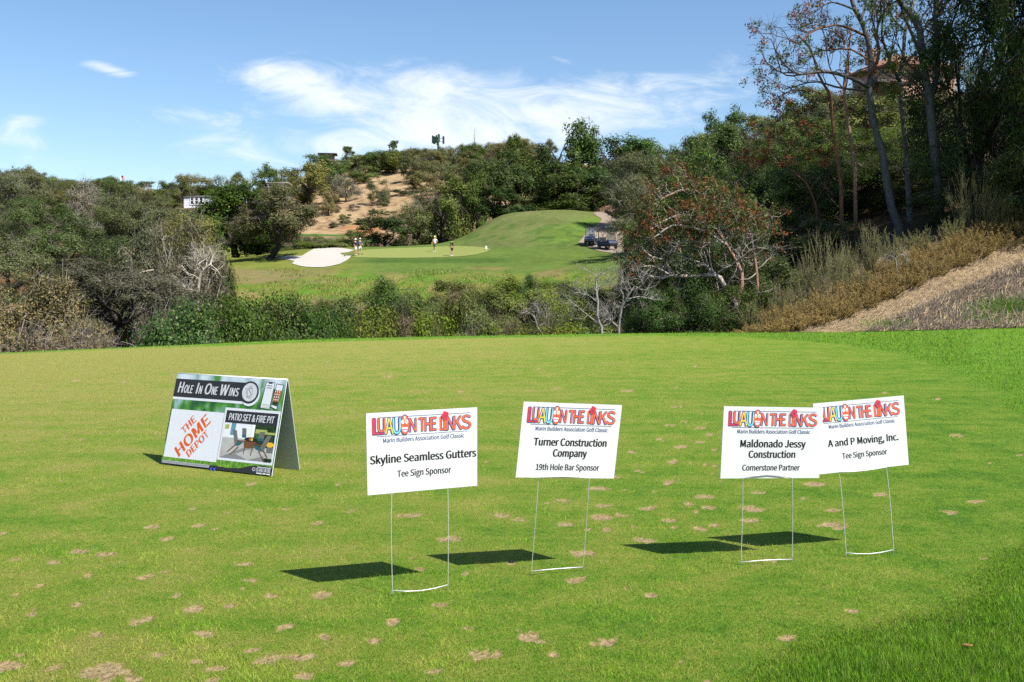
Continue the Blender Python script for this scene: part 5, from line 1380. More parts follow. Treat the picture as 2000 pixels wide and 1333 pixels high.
person(on_green(883, 501), math.radians(172), 'golfer all in black with white shoes, standing at green fringe', CL('black', (.012, .012, .014)), CL('black', (.012, .012, .014)), CL('shoe_white', (.75, .75, .75)), None, CL('dark_hair', (.02, .014, .01)), [(.24, -.10, 1.02), (.12, .20, .85)], .05, lean=.04)

# flagstick lying along the white-topped golfer's side, clubs
p = on_green(847.0, 493.5)
fr = tag(empty('flagstick', p), 'yellow flagstick with furled yellow flag held by golfer in white', 'flagstick')
yl = plain('yellow_paint', (.78, .62, .03), .5, .3)
m = MB(); m.tube([(-.42, -.10, 0.01), (-.12, -.18, .95), (.26, -.05, 1.90)], .012, 6); m.build('pole', [yl], fr)
m = MB()
g = np.array([[(.26 + .02 * math.sin(k * 1.3) + .016 * i, -.07 + .03 * math.cos(k) - .02 * i, 1.86 - .09 * k - .02 * i) for i in range(4)] for k in range(7)])
idx = np.arange(28).reshape(7, 4)
m.add(g.reshape(-1, 3), quads=np.stack([idx[:-1, :-1], idx[:-1, 1:], idx[1:, 1:], idx[1:, :-1]], -1).reshape(-1, 4)); m.build('flag', [yl], fr)
steel = plain('club_steel', (.30, .30, .31), .3, .5, metal=.8)
for (px, py, dx_, tip, lab) in ((706.5, 497.5, .35, 1.02, 'dark putter held low by golfer with blue sleeves'), (879.5, 500, -.10, 1.0, 'thin putter in hands of golfer in black')):
    p = on_green(px, py)
    r = tag(empty('putter', p), lab, 'golf club', 'putters in use on the green')
    m = MB(); m.tube([(0, 0, .03), (-dx_ * .6, 0, tip)], [.006, .008], 6); m.build('shaft', [steel], r)
    m = MB(); m.box((.03, 0, .02), (.11, .03, .03), bev=.006); m.build('club_head', [steel], r)
p = on_green(949.5, 489)
r = tag(empty('hole_marker', p), 'small white marker box standing at end of putting green', 'marker')
m = MB(); m.box((0, 0, .20), (.20, .14, .34), bev=.03); m.build('body', [plain('white_plastic', (.8, .8, .8))], r)
m = MB(); m.box((0, 0, .385), (.14, .09, .04), bev=.012); m.build('top_knob', [plain('white_plastic', (.8, .8, .8))], r)
p = on_green(683, 501.5)
r = tag(empty('bunker_rake', p), 'dark bunker rake left at lip of white sand', 'rake')
m = MB(); m.tube([(-.5, -.1, .06), (.55, .12, .10)], .02, 6); m.build('handle', [INK['char']], r)
m = MB(); m.box((-.52, -.1, .06), (.10, .62, .06), bev=.01)
for k in range(9): m.box((-.52, -.38 + k * .07, .01), (.02, .02, .09))
m.build('head', [INK['navy']], r)

# ------------------------------------------------------------------ golf carts
CART = plain('cart_paint_navy', (.012, .022, .055), .45, .35, var=.03, coat=.1)
CBLK = plain('cart_black', (.015, .015, .016), .5, .4)
TYRE = plain('tyre_rubber', (.018, .018, .018), .85, .2)
RIM = plain('wheel_rim', (.45, .45, .46), .35, .5, metal=.6)
SEAT = plain('cart_seat', (.40, .36, .30), .6, .3)
GLASS = None


def glass():
    m, t = new_mat('windshield_acrylic')
    a = t.n('ShaderNodeBsdfTransparent', {0: (.80, .84, .86, 1)}); b = t.n('ShaderNodeBsdfGlossy', {'Roughness': .05})
    t.n('ShaderNodeOutputMaterial', {0: t.n('ShaderNodeMixShader', {0: .12, 1: a.outputs[0], 2: b.outputs[0]}).outputs[0]})
    return m


GLASS = glass()


def golf_cart(loc, yaw, label, roof_on=True):
    """Two-seat cart, its front along local +X."""
    r = tag(empty('golf_cart', loc, yaw), label, 'golf cart', 'golf carts parked on the path')
    m = MB()
    m.box((-.05, 0, .36), (2.1, 1.10, .16), bev=.05)                              # floor pan
    prof = [(.55, .42), (.60, .86), (.72, .92), (1.02, .80), (1.14, .58), (1.12, .38)]
    n = len(prof)
    vv = [(x, y, z) for y in (-.54, .54) for x, z in prof]
    m.add(vv, quads=[(i, (i + 1) % n, n + (i + 1) % n, n + i) for i in range(n)])
    m.face([vv[i] for i in range(n)]); m.face([vv[n + i] for i in range(n - 1, -1, -1)])
    m.box((-.45, 0, .58), (.85, 1.08, .34), bev=.06); m.box((-1.02, 0, .66), (.36, 1.04, .46), bev=.08)
    m.build('body', [CART], r)
    m = MB(); m.box((1.17, 0, .42), (.07, 1.0, .10), bev=.03); m.build('bumper', [CBLK], r)
    for s in (-1, 1):
        m = MB(); m.box((1.11, s * .38, .64), (.05, .17, .09), bev=.02); m.build('headlight', [INK['grey']], r)
    m = MB(); m.box((-.42, 0, .80), (.52, 1.02, .13), bev=.05); m.build('seat', [SEAT], r)
    m = MB(); m.box((-.72, 0, 1.04), (.13, 1.02, .42), bev=.05); m.build('seat_back', [SEAT], r)
    for sx in (.78, -.84):
        for s in (-1, 1):
            m = MB(); m.tube([(sx, s * .52, .45 if sx < 0 else .86), (sx - .10, s * .50, 1.86)], .02, 6); m.build('roof_post', [CBLK], r)
    m = MB(); m.box((-.10, 0, 1.90), (1.95, 1.16, .09), bev=.04); m.build('roof', [plain('cart_roof', (.022, .025, .03), .4, .4)], r)
    m = MB(); m.add([(.80, -.48, .92), (.80, .48, .92), (.70, .48, 1.82), (.70, -.48, 1.82), (.81, -.48, .92), (.81, .48, .92), (.71, .48, 1.82), (.71, -.48, 1.82)], quads=[(0, 3, 2, 1), (4, 5, 6, 7), (0, 1, 5, 4), (2, 3, 7, 6), (1, 2, 6, 5), (3, 0, 4, 7)])
    m.build('windshield', [GLASS], r)
    m = MB(); t = np.linspace(0, 2 * math.pi, 15); m.tube([(.36 + .06 * math.sin(a), -.26 + .17 * math.cos(a), 1.08 + .15 * math.sin(a)) for a in t], .016, 6, cap=False); m.tube([(.62, -.26, .82), (.36, -.26, 1.08)], .02, 6)
    m.build('steering_wheel', [CBLK], r)
    for x in (.86, -.78):
        for s in (-1, 1):
            Mw = Matrix.Translation((x, s * .48, .22)) @ Matrix.Rotation(math.pi / 2, 4, 'X')
            m = MB(); m.lathe([(.11, -.09), (.19, -.10), (.225, -.06), (.225, .06), (.19, .10), (.11, .09)], (0, 0, 0), 18, M=Mw); wh = m.build('wheel', [TYRE], r)
            m = MB(); m.lathe([(0, -.075), (.11, -.08), (.115, .08), (0, .075)], (0, 0, 0), 14, M=Mw); m.build('rim', [RIM], wh)
    return r


def cart_at(px, py, yaw, label):
    Y = float(hit(np.array([px]), np.array([py]), 98, 125, 400)[0])
    x = (px - CX) / FPX * Y
    return golf_cart(Vector((x, Y, gz(x, Y) + .07)), yaw, label)


c1 = cart_at(1156, 480.5, math.radians(-110), 'dark blue golf cart with black roof, farther along path, white towel at its side')
c2 = cart_at(1186, 488.0, math.radians(-60), 'dark blue golf cart partly hidden by madrone leaves, nose towards the slope')


def golf_bag(cart, off, label, bag_mat, towel):
    p = cart.matrix_basis @ Vector(off)
    b = tag(empty('golf_bag', p, random.Random(str(off)).uniform(0, 6)), label, 'golf bag', 'golf bags on the carts')
    m = MB(); m.lathe([(0, 0), (.13, .0), (.14, .05), (.125, .45), (.145, .82), (.145, .88), (.10, .87), (0, .80)], (0, 0, 0), 14); m.box((.13, 0, .35), (.08, .18, .34), bev=.03); m.build('bag', [bag_mat], b)
    rr = random.Random(4)
    for k in range(6):
        a = rr.uniform(0, 6.3); m = MB()
        q0 = Vector((.07 * math.cos(a), .07 * math.sin(a), .8)); q1 = q0 * 1.25 + Vector((0, 0, .10 + rr.uniform(0, .15)))
        m.tube([q0, q1], .007, 5); m.lathe([(0, -.05), (.03, -.02), (.035, .03), (0, .06)], q1, 8); m.build('club', [steel if k % 2 else CBLK], b)
    if towel:
        m = MB(); g = np.array([[(.15 + .03 * math.sin(i * 1.7 + k * .4), -.16 + .08 * i, .95 - .09 * k) for i in range(5)] for k in range(9)])
        idx = np.arange(45).reshape(9, 5)
        m.add(g.reshape(-1, 3), quads=np.stack([idx[:-1, :-1], idx[:-1, 1:], idx[1:, 1:], idx[1:, :-1]], -1).reshape(-1, 4)); m.build('towel', [CL('towel', (.75, .76, .80))], b)


bpy.context.view_layer.update()
golf_bag(c1, (-1.22, .26, .38), 'black golf bag on farther cart with white towel hanging from it', CBLK, True)
golf_bag(c1, (-1.22, -.26, .38), 'black golf bag on farther cart, without towel', CBLK, False)
golf_bag(c2, (-1.22, .26, .38), 'pale golf bag strapped on cart behind the madrone leaves', plain('bag_grey', (.32, .32, .33), .7), False)

# timber edging along the foot of the bare bank by the path
def along(name, label, cat, pts, h, th, mat, Yr=(100, 158)):
    m = MB()
    ps = []
    for px, py in pts:
        Y = float(hit(np.array([px]), np.array([py]), *Yr, 400)[0]); x = (px - CX) / FPX * Y
        ps.append(Vector((x, Y, gz(x, Y))))
    o = ps[0]
    for a, b in zip(ps[:-1], ps[1:]):
        dv = b - a; n = Vector((-dv.y, dv.x, 0)).normalized() * th / 2
        q_ = [a - n, b - n, b + n, a + n]
        vv = [p - o + Vector((0, 0, -.15)) for p in q_] + [p - o + Vector((0, 0, h)) for p in q_]
        m.add(vv, quads=[(0, 1, 5, 4), (1, 2, 6, 5), (2, 3, 7, 6), (3, 0, 4, 7), (4, 5, 6, 7)])
    return tag(m.build(name, [mat], None, o), label, cat)


TIMB = plain('dark_timber', (.045, .032, .022), .9, .1, var=.2, vscale=4)
along('timber_edging', 'dark timber edging at foot of bare bank beside cart path', 'edging', [(1183, 415.8), (1190, 419), (1198, 424), (1206, 428.5), (1213, 431)], .42, .22, TIMB)
along('retaining_wall', 'low brown retaining wall along top of bare bank', 'wall', [(1170, 414), (1184, 411.5), (1200, 407), (1216, 402), (1232, 396.5), (1246, 392)], .45, .25, plain('brown_wall', (.13, .085, .055), .9, .1, var=.2, vscale=3), (138, 175))

# ------------------------------------------------------------------ houses, tower, flags on the hills
WHITEP = plain('white_siding', (.74, .75, .77), .6, .25, var=.03, vscale=2)
ROOFG = plain('grey_shingle', (.11, .105, .10), .9, .1, var=.2, vscale=6)
DARKG = plain('dark_window_glass', (.015, .018, .025), .08, .6)


def bungalow(loc, yaw, label, W_, D_, H_, wall_m, roof_m, wins, rh=1.2, oh=.5, name='house', trim=WHITEP):
    r = tag(empty(name, loc, yaw), label, 'house')
    m = MB(); m.box((0, 0, H_ / 2 - .75), (W_, D_, H_ + 1.5))
    for k in range(int(H_ / .3)): m.box((0, -D_ / 2 - .012, .2 + k * .3), (W_, .024, .02))
    m.build('wall', [wall_m], r)
    m = MB()
    hw, hd = W_ / 2 + oh, D_ / 2 + oh
    rl = max(hw - hd, .4)
    vv = [(-hw, -hd, H_), (hw, -hd, H_), (hw, hd, H_), (-hw, hd, H_), (-rl, 0, H_ + rh), (rl, 0, H_ + rh), (-hw, -hd, H_ - .18), (hw, -hd, H_ - .18), (hw, hd, H_ - .18), (-hw, hd, H_ - .18)]
    m.add(vv, quads=[(0, 1, 5, 4), (2, 3, 4, 5), (6, 7, 1, 0), (7, 8, 2, 1), (8, 9, 3, 2), (9, 6, 0, 3), (9, 8, 7, 6)], tris=[(1, 2, 5), (3, 0, 4)])
    rf = m.build('roof', [roof_m], r)
    for x, z, ww, hh in wins:
        y = -D_ / 2
        m = MB()
        for sx, sz, a, b in ((0, hh / 2 + .07, ww + .28, .14), (0, -hh / 2 - .07, ww + .28, .14), (-ww / 2 - .07, 0, .14, hh), (ww / 2 + .07, 0, .14, hh), (0, 0, ww, .07)):
            m.box((x + sx, y - .05, z + sz), (a, .09, b))
        wn = m.build('window', [trim], r)
        m = MB(); m.box((x, y - .025, z), (ww, .03, hh)); m.build('pane', [DARKG], wn)
    return r


def hill_at(px, Y):
    x = (px - CX) / FPX * Y
    return Vector((x, Y, gz(x, Y)))


def site(px, py, Y):
    return at(px, py, Y)


hw_ = site(401, 406, 185)
bungalow(hw_, math.radians(-6), 'white house with row of white sash windows under low grey roof', 5.6, 6.0, 1.80, WHITEP, ROOFG, [(-1.2, 1.02, .52, 1.2), (-.35, 1.02, .52, 1.2), (.5, 1.02, .52, 1.2)], .45, .15)
bungalow(site(640, 311, 315), math.radians(8), 'brown hilltop house with flat overhanging roof on the skyline', 4.2, 5, 1.5, plain('brown_siding', (.10, .07, .055), .8), plain('brown_roof', (.09, .06, .05), .8), [(-1.1, .85, 1.1, .8), (.5, .85, 1.1, .8)], .35, .9, trim=plain('brown_trim', (.12, .09, .07)))
bungalow(site(546, 378, 225), math.radians(5), 'grey flat-roofed house among oaks, left of yellow-green oak', 4.2, 5, 2.2, plain('grey_render', (.30, .28, .26), .8), plain('grey_flat_roof', (.32, .30, .28), .8), [(-1.0, 1.3, .9, .8), (.7, 1.3, .9, .8)], .3, .4)
TILE = None


def tile_mat():
    m, t = new_mat('terracotta_tile')
    tc = t.n('ShaderNodeTexCoord').outputs['Object']
    wv = t.n('ShaderNodeTexWave', {'Vector': tc, 'Scale': 1.6, 'Distortion': .4}, bands_direction='X').outputs[1]
    c = t.ramp(wv, [(0, (.16, .065, .04)), (.5, (.36, .16, .10)), (1, (.46, .24, .16))])
    b = t.n('ShaderNodeBsdfPrincipled', {'Base Color': c, 'Roughness': .8, 'Normal': t.n('ShaderNodeBump', {'Height': wv, 'Strength': .8, 'Distance': .1}).outputs[0]})
    t.n('ShaderNodeOutputMaterial', {0: b.outputs[0]})
    return m


TILE = tile_mat()
vr = site(1790, 165, 108)
villa = tag(empty('villa', vr, math.radians(20)), 'terracotta-roofed villa on hill seen between grey madrone trunks', 'house')
m = MB(); m.box((0, 2, -.3), (8, 7, 4.2)); m.box((-4.0, -1.5, -.9), (4, 3, 2.6)); m.build('wall', [plain('pink_stucco', (.42, .25, .19), .9, .1)], villa)
m = MB(); m.add([(-4.7, -2.2, 1.75), (4.7, -2.2, 1.75), (4.7, 6.2, 1.75), (-4.7, 6.2, 1.75), (-1.2, 2, 3.6), (1.2, 2, 3.6), (-4.7, -2.2, 1.55), (4.7, -2.2, 1.55), (4.7, 6.2, 1.55), (-4.7, 6.2, 1.55)], quads=[(0, 1, 5, 4), (2, 3, 4, 5), (6, 7, 1, 0), (7, 8, 2, 1), (8, 9, 3, 2), (9, 6, 0, 3), (9, 8, 7, 6)], tris=[(1, 2, 5), (3, 0, 4)])
m.add([(-6.4, -3.4, .35), (-1.6, -3.4, .35), (-1.6, .4, 1.15), (-6.4, .4, 1.15), (-6.4, -3.4, .2), (-1.6, -3.4, .2), (-1.6, .4, 1.0), (-6.4, .4, 1.0)], quads=[(0, 1, 2, 3), (4, 5, 1, 0), (5, 6, 2, 1), (7, 4, 0, 3), (7, 6, 5, 4)])
rf = m.build('roof', [TILE], villa)
m = MB(); m.box((-3.6, 3, 3.2), (.9, .9, 1.5), bev=.05); m.box((-3.6, 3, 4.0), (1.1, 1.1, .15), bev=.03); m.build('chimney', [plain('pink_stucco', (.42, .25, .19))], rf)
for x in (-2, 1.5):
    m = MB(); m.box((x, -1.55, .4), (1.3, .12, 1.2), bev=.03); wn = m.build('window', [plain('brown_trim', (.12, .09, .07))], villa)
    m = MB(); m.box((x, -1.62, .4), (1.0, .04, .9)); m.build('pane', [DARKG], wn)
m = MB(); m.box((-7.2, -3.2, -1.2), (4.4, 3.6, .3), bev=.05); m.build('terrace', [plain('dark_terrace', (.06, .05, .045))], villa)

# phone mast with antenna panels
tb = hill_at(856, 330)
top = at(856, 262, 330)
tr_ = tag(empty('antenna_tower', tb), 'dark green phone mast with clusters of panel antennas above the ridge trees', 'tower')
H_ = top.z - tb.z
AG = plain('antenna_green', (.018, .035, .03), .6, .3); AL = plain('antenna_pale', (.10, .15, .13), .6, .3)
m = MB(); m.tube([(0, 0, -1), (0, 0, H_ * .6), (0, 0, H_)], [.42, .36, .22], 10); m.build('pole', [AG], tr_)
m = MB()
for z in (H_ - 1.4, H_ - 2.6):
    for k in range(3):
        a = k * 2.094 + .25
        m.tube([(0, 0, z), (1.6 * math.cos(a), 1.6 * math.sin(a), z)], .08, 5)
        m.tube([(1.6 * math.cos(a) - 1.0 * math.sin(a), 1.6 * math.sin(a) + 1.0 * math.cos(a), z), (1.6 * math.cos(a) + 1.0 * math.sin(a), 1.6 * math.sin(a) - 1.0 * math.cos(a), z)], .07, 5)
m.build('platform', [AG], tr_)
for k in range(3):
    a = k * 2.094 + .25
    for j in (-1.0, 0, 1.0):
        m = MB(); Mx = Matrix.Translation((1.75 * math.cos(a) - j * math.sin(a), 1.75 * math.sin(a) + j * math.cos(a), H_ - 1.95 + .25 * j)) @ Matrix.Rotation(a, 4, 'Z')
        m.box((0, 0, 0), (.22, .55, 2.6), bev=.06, M=Mx); m.build('antenna_panel', [AL if (k + int(j)) % 3 == 0 else AG], tr_)
for k, zz in ((.6, 5.0), (3.5, 5.3)):
    m = MB(); m.tube([(0, 0, H_ - zz), (1.0 * math.cos(k), 1.0 * math.sin(k), H_ - zz)], .07, 5); m.lathe([(0, -.2), (.35, -.1), (.4, .15), (0, .25)], (1.1 * math.cos(k), 1.1 * math.sin(k), H_ - zz), 10); m.build('dish', [AG], tr_)
tb = hill_at(927, 335); top = at(927, 250, 335)
r = tag(empty('radio_mast', tb), 'thin grey radio mast rising from brown oaks on the ridge', 'mast')
hh = top.z - tb.z
m = MB(); m.tube([(0, 0, -1), (0, 0, hh * .75), (0, 0, hh)], [.16, .13, .04], 6); m.build('pole', [plain('mast_grey', (.16, .17, .18), .6)], r)
m = MB(); m.box((0, 0, hh * .78), (.5, .3, 1.6), bev=.08); m.build('antenna_box', [plain('mast_pale', (.4, .4, .4))], r)
tb = hill_at(236, 224); top = at(237, 342, 224)
r = tag(empty('flagpole', tb), 'white flagpole with two small striped flags over the left ridge', 'flagpole')
hh = top.z - tb.z
m = MB(); m.tube([(0, 0, -.5), (0, 0, hh)], [.06, .04], 6); m.build('pole', [WHITEP], r)
fl_r, fl_w, fl_b = plain('flag_red', (.42, .03, .05), .8), plain('flag_white', (.75, .74, .72), .8), plain('flag_blue', (.03, .05, .18), .8)
for z0 in (hh - .1, hh - 1.35):
    m = MB()
    for k in range(7):
        for i in range(5):
            xa, xb = i * .20, (i + 1) * .20
            w0, w1 = .10 * math.sin(i * 1.4), .10 * math.sin((i + 1) * 1.4)
            za, zb = z0 - k * .11 - i * .05, z0 - (k + 1) * .11 - i * .05
            m.add([(xa, w0, zb), (xb, w1, zb - .05), (xb, w1, za - .05), (xa, w0, za)], quads=[(0, 1, 2, 3)], mat=2 if (k < 4 and i < 2) else k % 2)
    m.build('flag', [fl_r, fl_w, fl_b], r)

# ------------------------------------------------------------------ small things lying on the grass
for px, py, s, col, lab in ((1891, 1277, .030, (.26, .11, .05), 'curled brown leaf lying in rough grass below the tee rim'), (1722, 700, .055, (.14, .075, .05), 'dark brown dead leaf in grass by upper rim of tee')):
    Y = EYE * FPX / (py - HY); x = (px - CX) / FPX * Y
    m = MB()
    prof = [(-1, 0), (-.55, .38), (0, .5), (.5, .36), (1, 0)]
    vv = [(s * a, s * b * sgn, s * (.35 * abs(b) + .18 * a * a)) for sgn in (-1, 0, 1) for a, b in prof]
    idx = np.arange(15).reshape(3, 5)
    m.add(vv, quads=np.stack([idx[:-1, :-1], idx[:-1, 1:], idx[1:, 1:], idx[1:, :-1]], -1).reshape(-1, 4), smooth=True)
    m.tube([(-s, 0, .18 * s), (-1.5 * s, .1 * s, .3 * s)], .0015, 5)
    o = m.build('fallen_leaf', [plain('dead_leaf_%d' % px, col, .7, .2, var=.2, vscale=60)], None, (x, Y, gz(x, Y) + .035))
    o.rotation_euler = (0.1, .15, .5)
    tag(o, lab, 'leaf', 'fallen leaves on the grass')
# ------------------------------------------------------------------ trees and shrubs
def unit(n, rng):
    v = rng.normal(0, 1, (n, 3))
    return v / (np.linalg.norm(v, axis=1, keepdims=True) + 1e-9)


def leaf_quads(mb, C, out, size, rng, palette, aspect=.55, up=.35, outb=.5, mat=0, tip=None):
    """Diamond leaves at points C, facing roughly outward and up, each with a colour of the palette."""
    N = len(C)
    n = unit(N, rng) + outb * out + np.array([0, 0, up])
    n /= np.linalg.norm(n, axis=1, keepdims=True) + 1e-9
    t = np.cross(n, unit(N, rng)); t /= np.linalg.norm(t, axis=1, keepdims=True) + 1e-9
    b = np.cross(n, t)
    s = size * rng.uniform(.6, 1.35, N)
    t = t * (s * .5)[:, None]; b = b * (s * .5 * aspect)[:, None]
    V = np.stack([C - t, C + b - t * .1, C + t, C - b - t * .1], 1).reshape(-1, 3)
    pal = np.array([p[:3] for p in palette]) * GAIN; wt = np.array([p[3] for p in palette], float); wt /= wt.sum()
    col = pal[rng.choice(len(pal), N, p=wt)] * rng.uniform(.72, 1.3, (N, 1))
    if tip is not None:
        col = np.where(tip[0][:, None], np.array(tip[1]) * rng.uniform(.7, 1.3, (N, 1)), col)
    mb.add(V, quads=np.arange(N * 4).reshape(-1, 4), col=np.repeat(col, 4, axis=0), mat=mat)


GAIN = np.array([1.32, 1.36, 1.25])            # sunlit-leaf reflectance against the base swatches


def bent(a, b, rng, amp, n=5, sag=0.0):
    a, b = np.asarray(a, float), np.asarray(b, float)
    t = np.linspace(0, 1, n)[:, None]
    p = a + (b - a) * t
    L = np.linalg.norm(b - a)
    w_ = np.sin(t * math.pi)
    p += w_ * rng.normal(0, amp * L, 3) + np.sin(t * 2 * math.pi) * rng.normal(0, amp * .6 * L, 3)
    p[:, 2] += (w_[:, 0] * sag * L)
    return p


def make_tree(seed, H=8.0, W=9.0, z0=.25, trunk_r=.25, fork=.28, lean=0.0, limbs=6, clusters=80, cr=.95, per=85, leaf=.24, palette=(), twigs=4, twig_len=.9, twig_r=.016,
              twig_col=(.2, .17, .14), bark=(.05, .04, .032), lump=.22, flat=.75, shell=.4, gap=0.0, aspect=.55, top=1.0, up=.35, droop=0.0, low=True, tipcol=None, skirt=-.92, lumpy=True):
    """Trunk mesh and crown mesh of one tree standing at the origin."""
    rng = np.random.default_rng(seed)
    tk, cw = MB(), MB()
    bark = np.array(bark)
    lx = lean * H
    fk = np.array([lx * .5, lx * .1, fork * H])
    zc, rz = H * (z0 + (1 - z0) * .42), H * (1 - z0) * .58
    # crown clusters inside an uneven dome
    ph = rng.uniform(0, 6.28, 6); fr = rng.integers(2, 6, 6)
    cl = []
    lobes = []
    while len(lobes) < max(8, clusters // 9):
        d = unit(1, rng)[0]
        if d[2] < skirt: continue
        az = math.atan2(d[1], d[0])
        f = (.66 + .14 * rng.uniform()) * (1 + lump * (math.sin(az * fr[2] + ph[2]) * .5 + rng.normal(0, .35)))
        lobes.append(np.array([d[0] * W / 2 * f, d[1] * W / 2 * f, zc + d[2] * rz * f * (top if d[2] > 0 else .95)]))
    lr = np.array([W * .17, W * .17, max(rz * .30, W * .11)]) * 1.0
    while lumpy and len(cl) < clusters:
        b_ = lobes[len(cl) % len(lobes)]
        o_ = unit(1, rng)[0] * rng.uniform(0, 1)**.4
        p = b_ + o_ * lr * (.8 + .4 * ((len(cl) % len(lobes)) * 7 % 5) / 4)
        if p[2] < z0 * H * .8: p[2] = z0 * H * .8 + abs(rng.normal(0, .04 * H))
        p[0] += lx * (p[2] / H)
        p[2] = min(p[2], H * 1.02)
        cl.append(p)
    while len(cl) < clusters:
        d = unit(1, rng)[0]
        if d[2] < skirt: continue
        r = rng.uniform(0, 1)**shell
        az = math.atan2(d[1], d[0])
        f = 1 + lump * (math.sin(az * fr[0] + ph[0]) * .5 + math.sin(d[2] * 4 + az * fr[1] + ph[1]) * .5 + rng.normal(0, .35))
        p = np.array([d[0] * W / 2 * f * r, d[1] * W / 2 * f * r, zc + d[2] * rz * f * r * (top if d[2] > 0 else .95)])
        if p[2] < z0 * H * .8: p[2] = z0 * H * .8 + abs(rng.normal(0, .04 * H))
        p[0] += lx * (p[2] / H)
        p[2] = min(p[2], H)
        cl.append(p)
    cl = np.array(cl)
    # trunk and limbs
    tp = bent((0, 0, -.4), fk, rng, .05, 6)
    tp[0] = (0, 0, -.5)
    tk.tube(tp, np.linspace(trunk_r * 1.25, trunk_r * .85, 6), 9, col=bark)
    ends = []
    for k in range(limbs):
        a = 2 * math.pi * (k + rng.uniform(-.3, .3)) / limbs
        e = np.array([math.cos(a) * W * .27 + lx * .8, math.sin(a) * W * .27, zc + rz * rng.uniform(-.1, .55)])
        pts = bent(fk - np.array([0, 0, .04 * H]) * rng.uniform(0, 1), e, rng, .09, 7, .06)
        tk.tube(pts, np.linspace(trunk_r * .62, trunk_r * .18, 7), 7, col=bark)
        ends.append(pts)
    ends = np.array(ends)
    for p in cl:
        flatp = ends.reshape(-1, 3)
        dd = np.linalg.norm(flatp - p, axis=1) + (np.arange(len(flatp)) % 7 < 2) * 2.0
        s = flatp[dd.argmin()]
        tk.tube(bent(s, p, rng, .10, 4, .03), np.linspace(trunk_r * .17, trunk_r * .05 + .006, 4), 4, col=bark * .9 + np.array(twig_col) * .25, cap=False)
    # twigs
    if twigs:
        N = clusters * twigs
        c = np.repeat(cl, twigs, axis=0)
        d = unit(N, rng) + np.array([0, 0, .15]); cen = np.array([lx * .6, 0, zc])
        o = c - cen; o /= np.linalg.norm(o, axis=1, keepdims=True) + 1e-9
        d = d + o * .6; d /= np.linalg.norm(d, axis=1, keepdims=True)
        L = twig_len * rng.uniform(.5, 1.3, (N, 1))
        p2 = c + d * L
        p1 = (c + p2) / 2 + rng.normal(0, .16, (N, 3)) * L
        cw.twigs(c, p1, p2, twig_r * rng.uniform(.7, 1.4, N), twig_r * .35, col=np.array(twig_col) * rng.uniform(.6, 1.3, (N, 1)))
    if per:
        N = clusters * per
        c = np.repeat(cl, per, axis=0)
        off = unit(N, rng) * (rng.uniform(0, 1, (N, 1))**.45) * cr * np.repeat(rng.uniform(.65, 1.25, clusters), per)[:, None]
        off[:, 2] *= flat
        off[:, 2] -= droop * np.linalg.norm(off[:, :2], axis=1)
        P = c + off
        cen = np.array([lx * .6, 0, zc - rz * .3])
        o = P - cen; o /= np.linalg.norm(o, axis=1, keepdims=True) + 1e-9
        P[:, 2] = np.maximum(P[:, 2], .02 * H) if low else P[:, 2]
        if gap > 0:
            k = fbm(P[:, 0] * .9 + P[:, 2] * .35, P[:, 1] * .9 - P[:, 2] * .6, seed, 2) > gap
            P, o = P[k], o[k]
        tip = None
        if tipcol is not None:
            hi = (P[:, 2] / H + rng.normal(0, .08, len(P)) > tipcol[0]) & (rng.uniform(0, 1, len(P)) < tipcol[1]) & (fbm(P[:, 0] * .8, P[:, 2] * .8 + P[:, 1], seed + 3, 2) > .47)
            tip = (hi, tipcol[2])
        oc = P - (np.repeat(cl, per, axis=0)[k] if gap > 0 else c); oc /= np.linalg.norm(oc, axis=1, keepdims=True) + 1e-9
        o = o * .75 + oc * .75
        leaf_quads(cw, P, o, leaf, rng, palette, aspect, up, 1.7, tip=tip)
    return tk.mesh('trunk', [BARK]), cw.mesh('crown', [LEAF])


DARK = [(.020, .040, .006, 3), (.034, .060, .009, 4), (.054, .085, .014, 3), (.085, .115, .024, 1)]
MIDG = [(.028, .056, .011, 3), (.050, .088, .016, 4), (.082, .125, .026, 2), (.11, .14, .04, .6)]
GREY = [(.044, .054, .020, 3), (.072, .084, .032, 4), (.104, .112, .046, 3), (.15, .14, .085, .7)]
DGREY = [(.030, .040, .016, 3), (.054, .064, .027, 4), (.085, .09, .044, 2), (.14, .125, .09, .5)]
BROWN = [(.080, .068, .026, 3), (.125, .105, .040, 4), (.165, .130, .054, 3), (.090, .098, .030, 2)]
TAN = [(.085, .068, .040, 3), (.13, .10, .058, 4), (.18, .145, .09, 2), (.065, .062, .03, 2)]
YELL = [(.075, .078, .016, 3), (.115, .112, .024, 4), (.155, .140, .034, 2), (.050, .065, .013, 2)]
LIME = [(.055, .078, .012, 3), (.088, .118, .018, 4), (.13, .16, .028, 2)]
OLIVE = [(.052, .070, .016, 3), (.086, .104, .025, 4), (.125, .135, .038, 2), (.14, .12, .055, .6)]
NEARG = [(.014, .030, .006, 3), (.028, .052, .009, 4), (.050, .078, .014, 2), (.10, .115, .035, .7)]
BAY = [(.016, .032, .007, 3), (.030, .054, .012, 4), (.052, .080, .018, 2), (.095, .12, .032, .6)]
LICH = (.36, .33, .27)

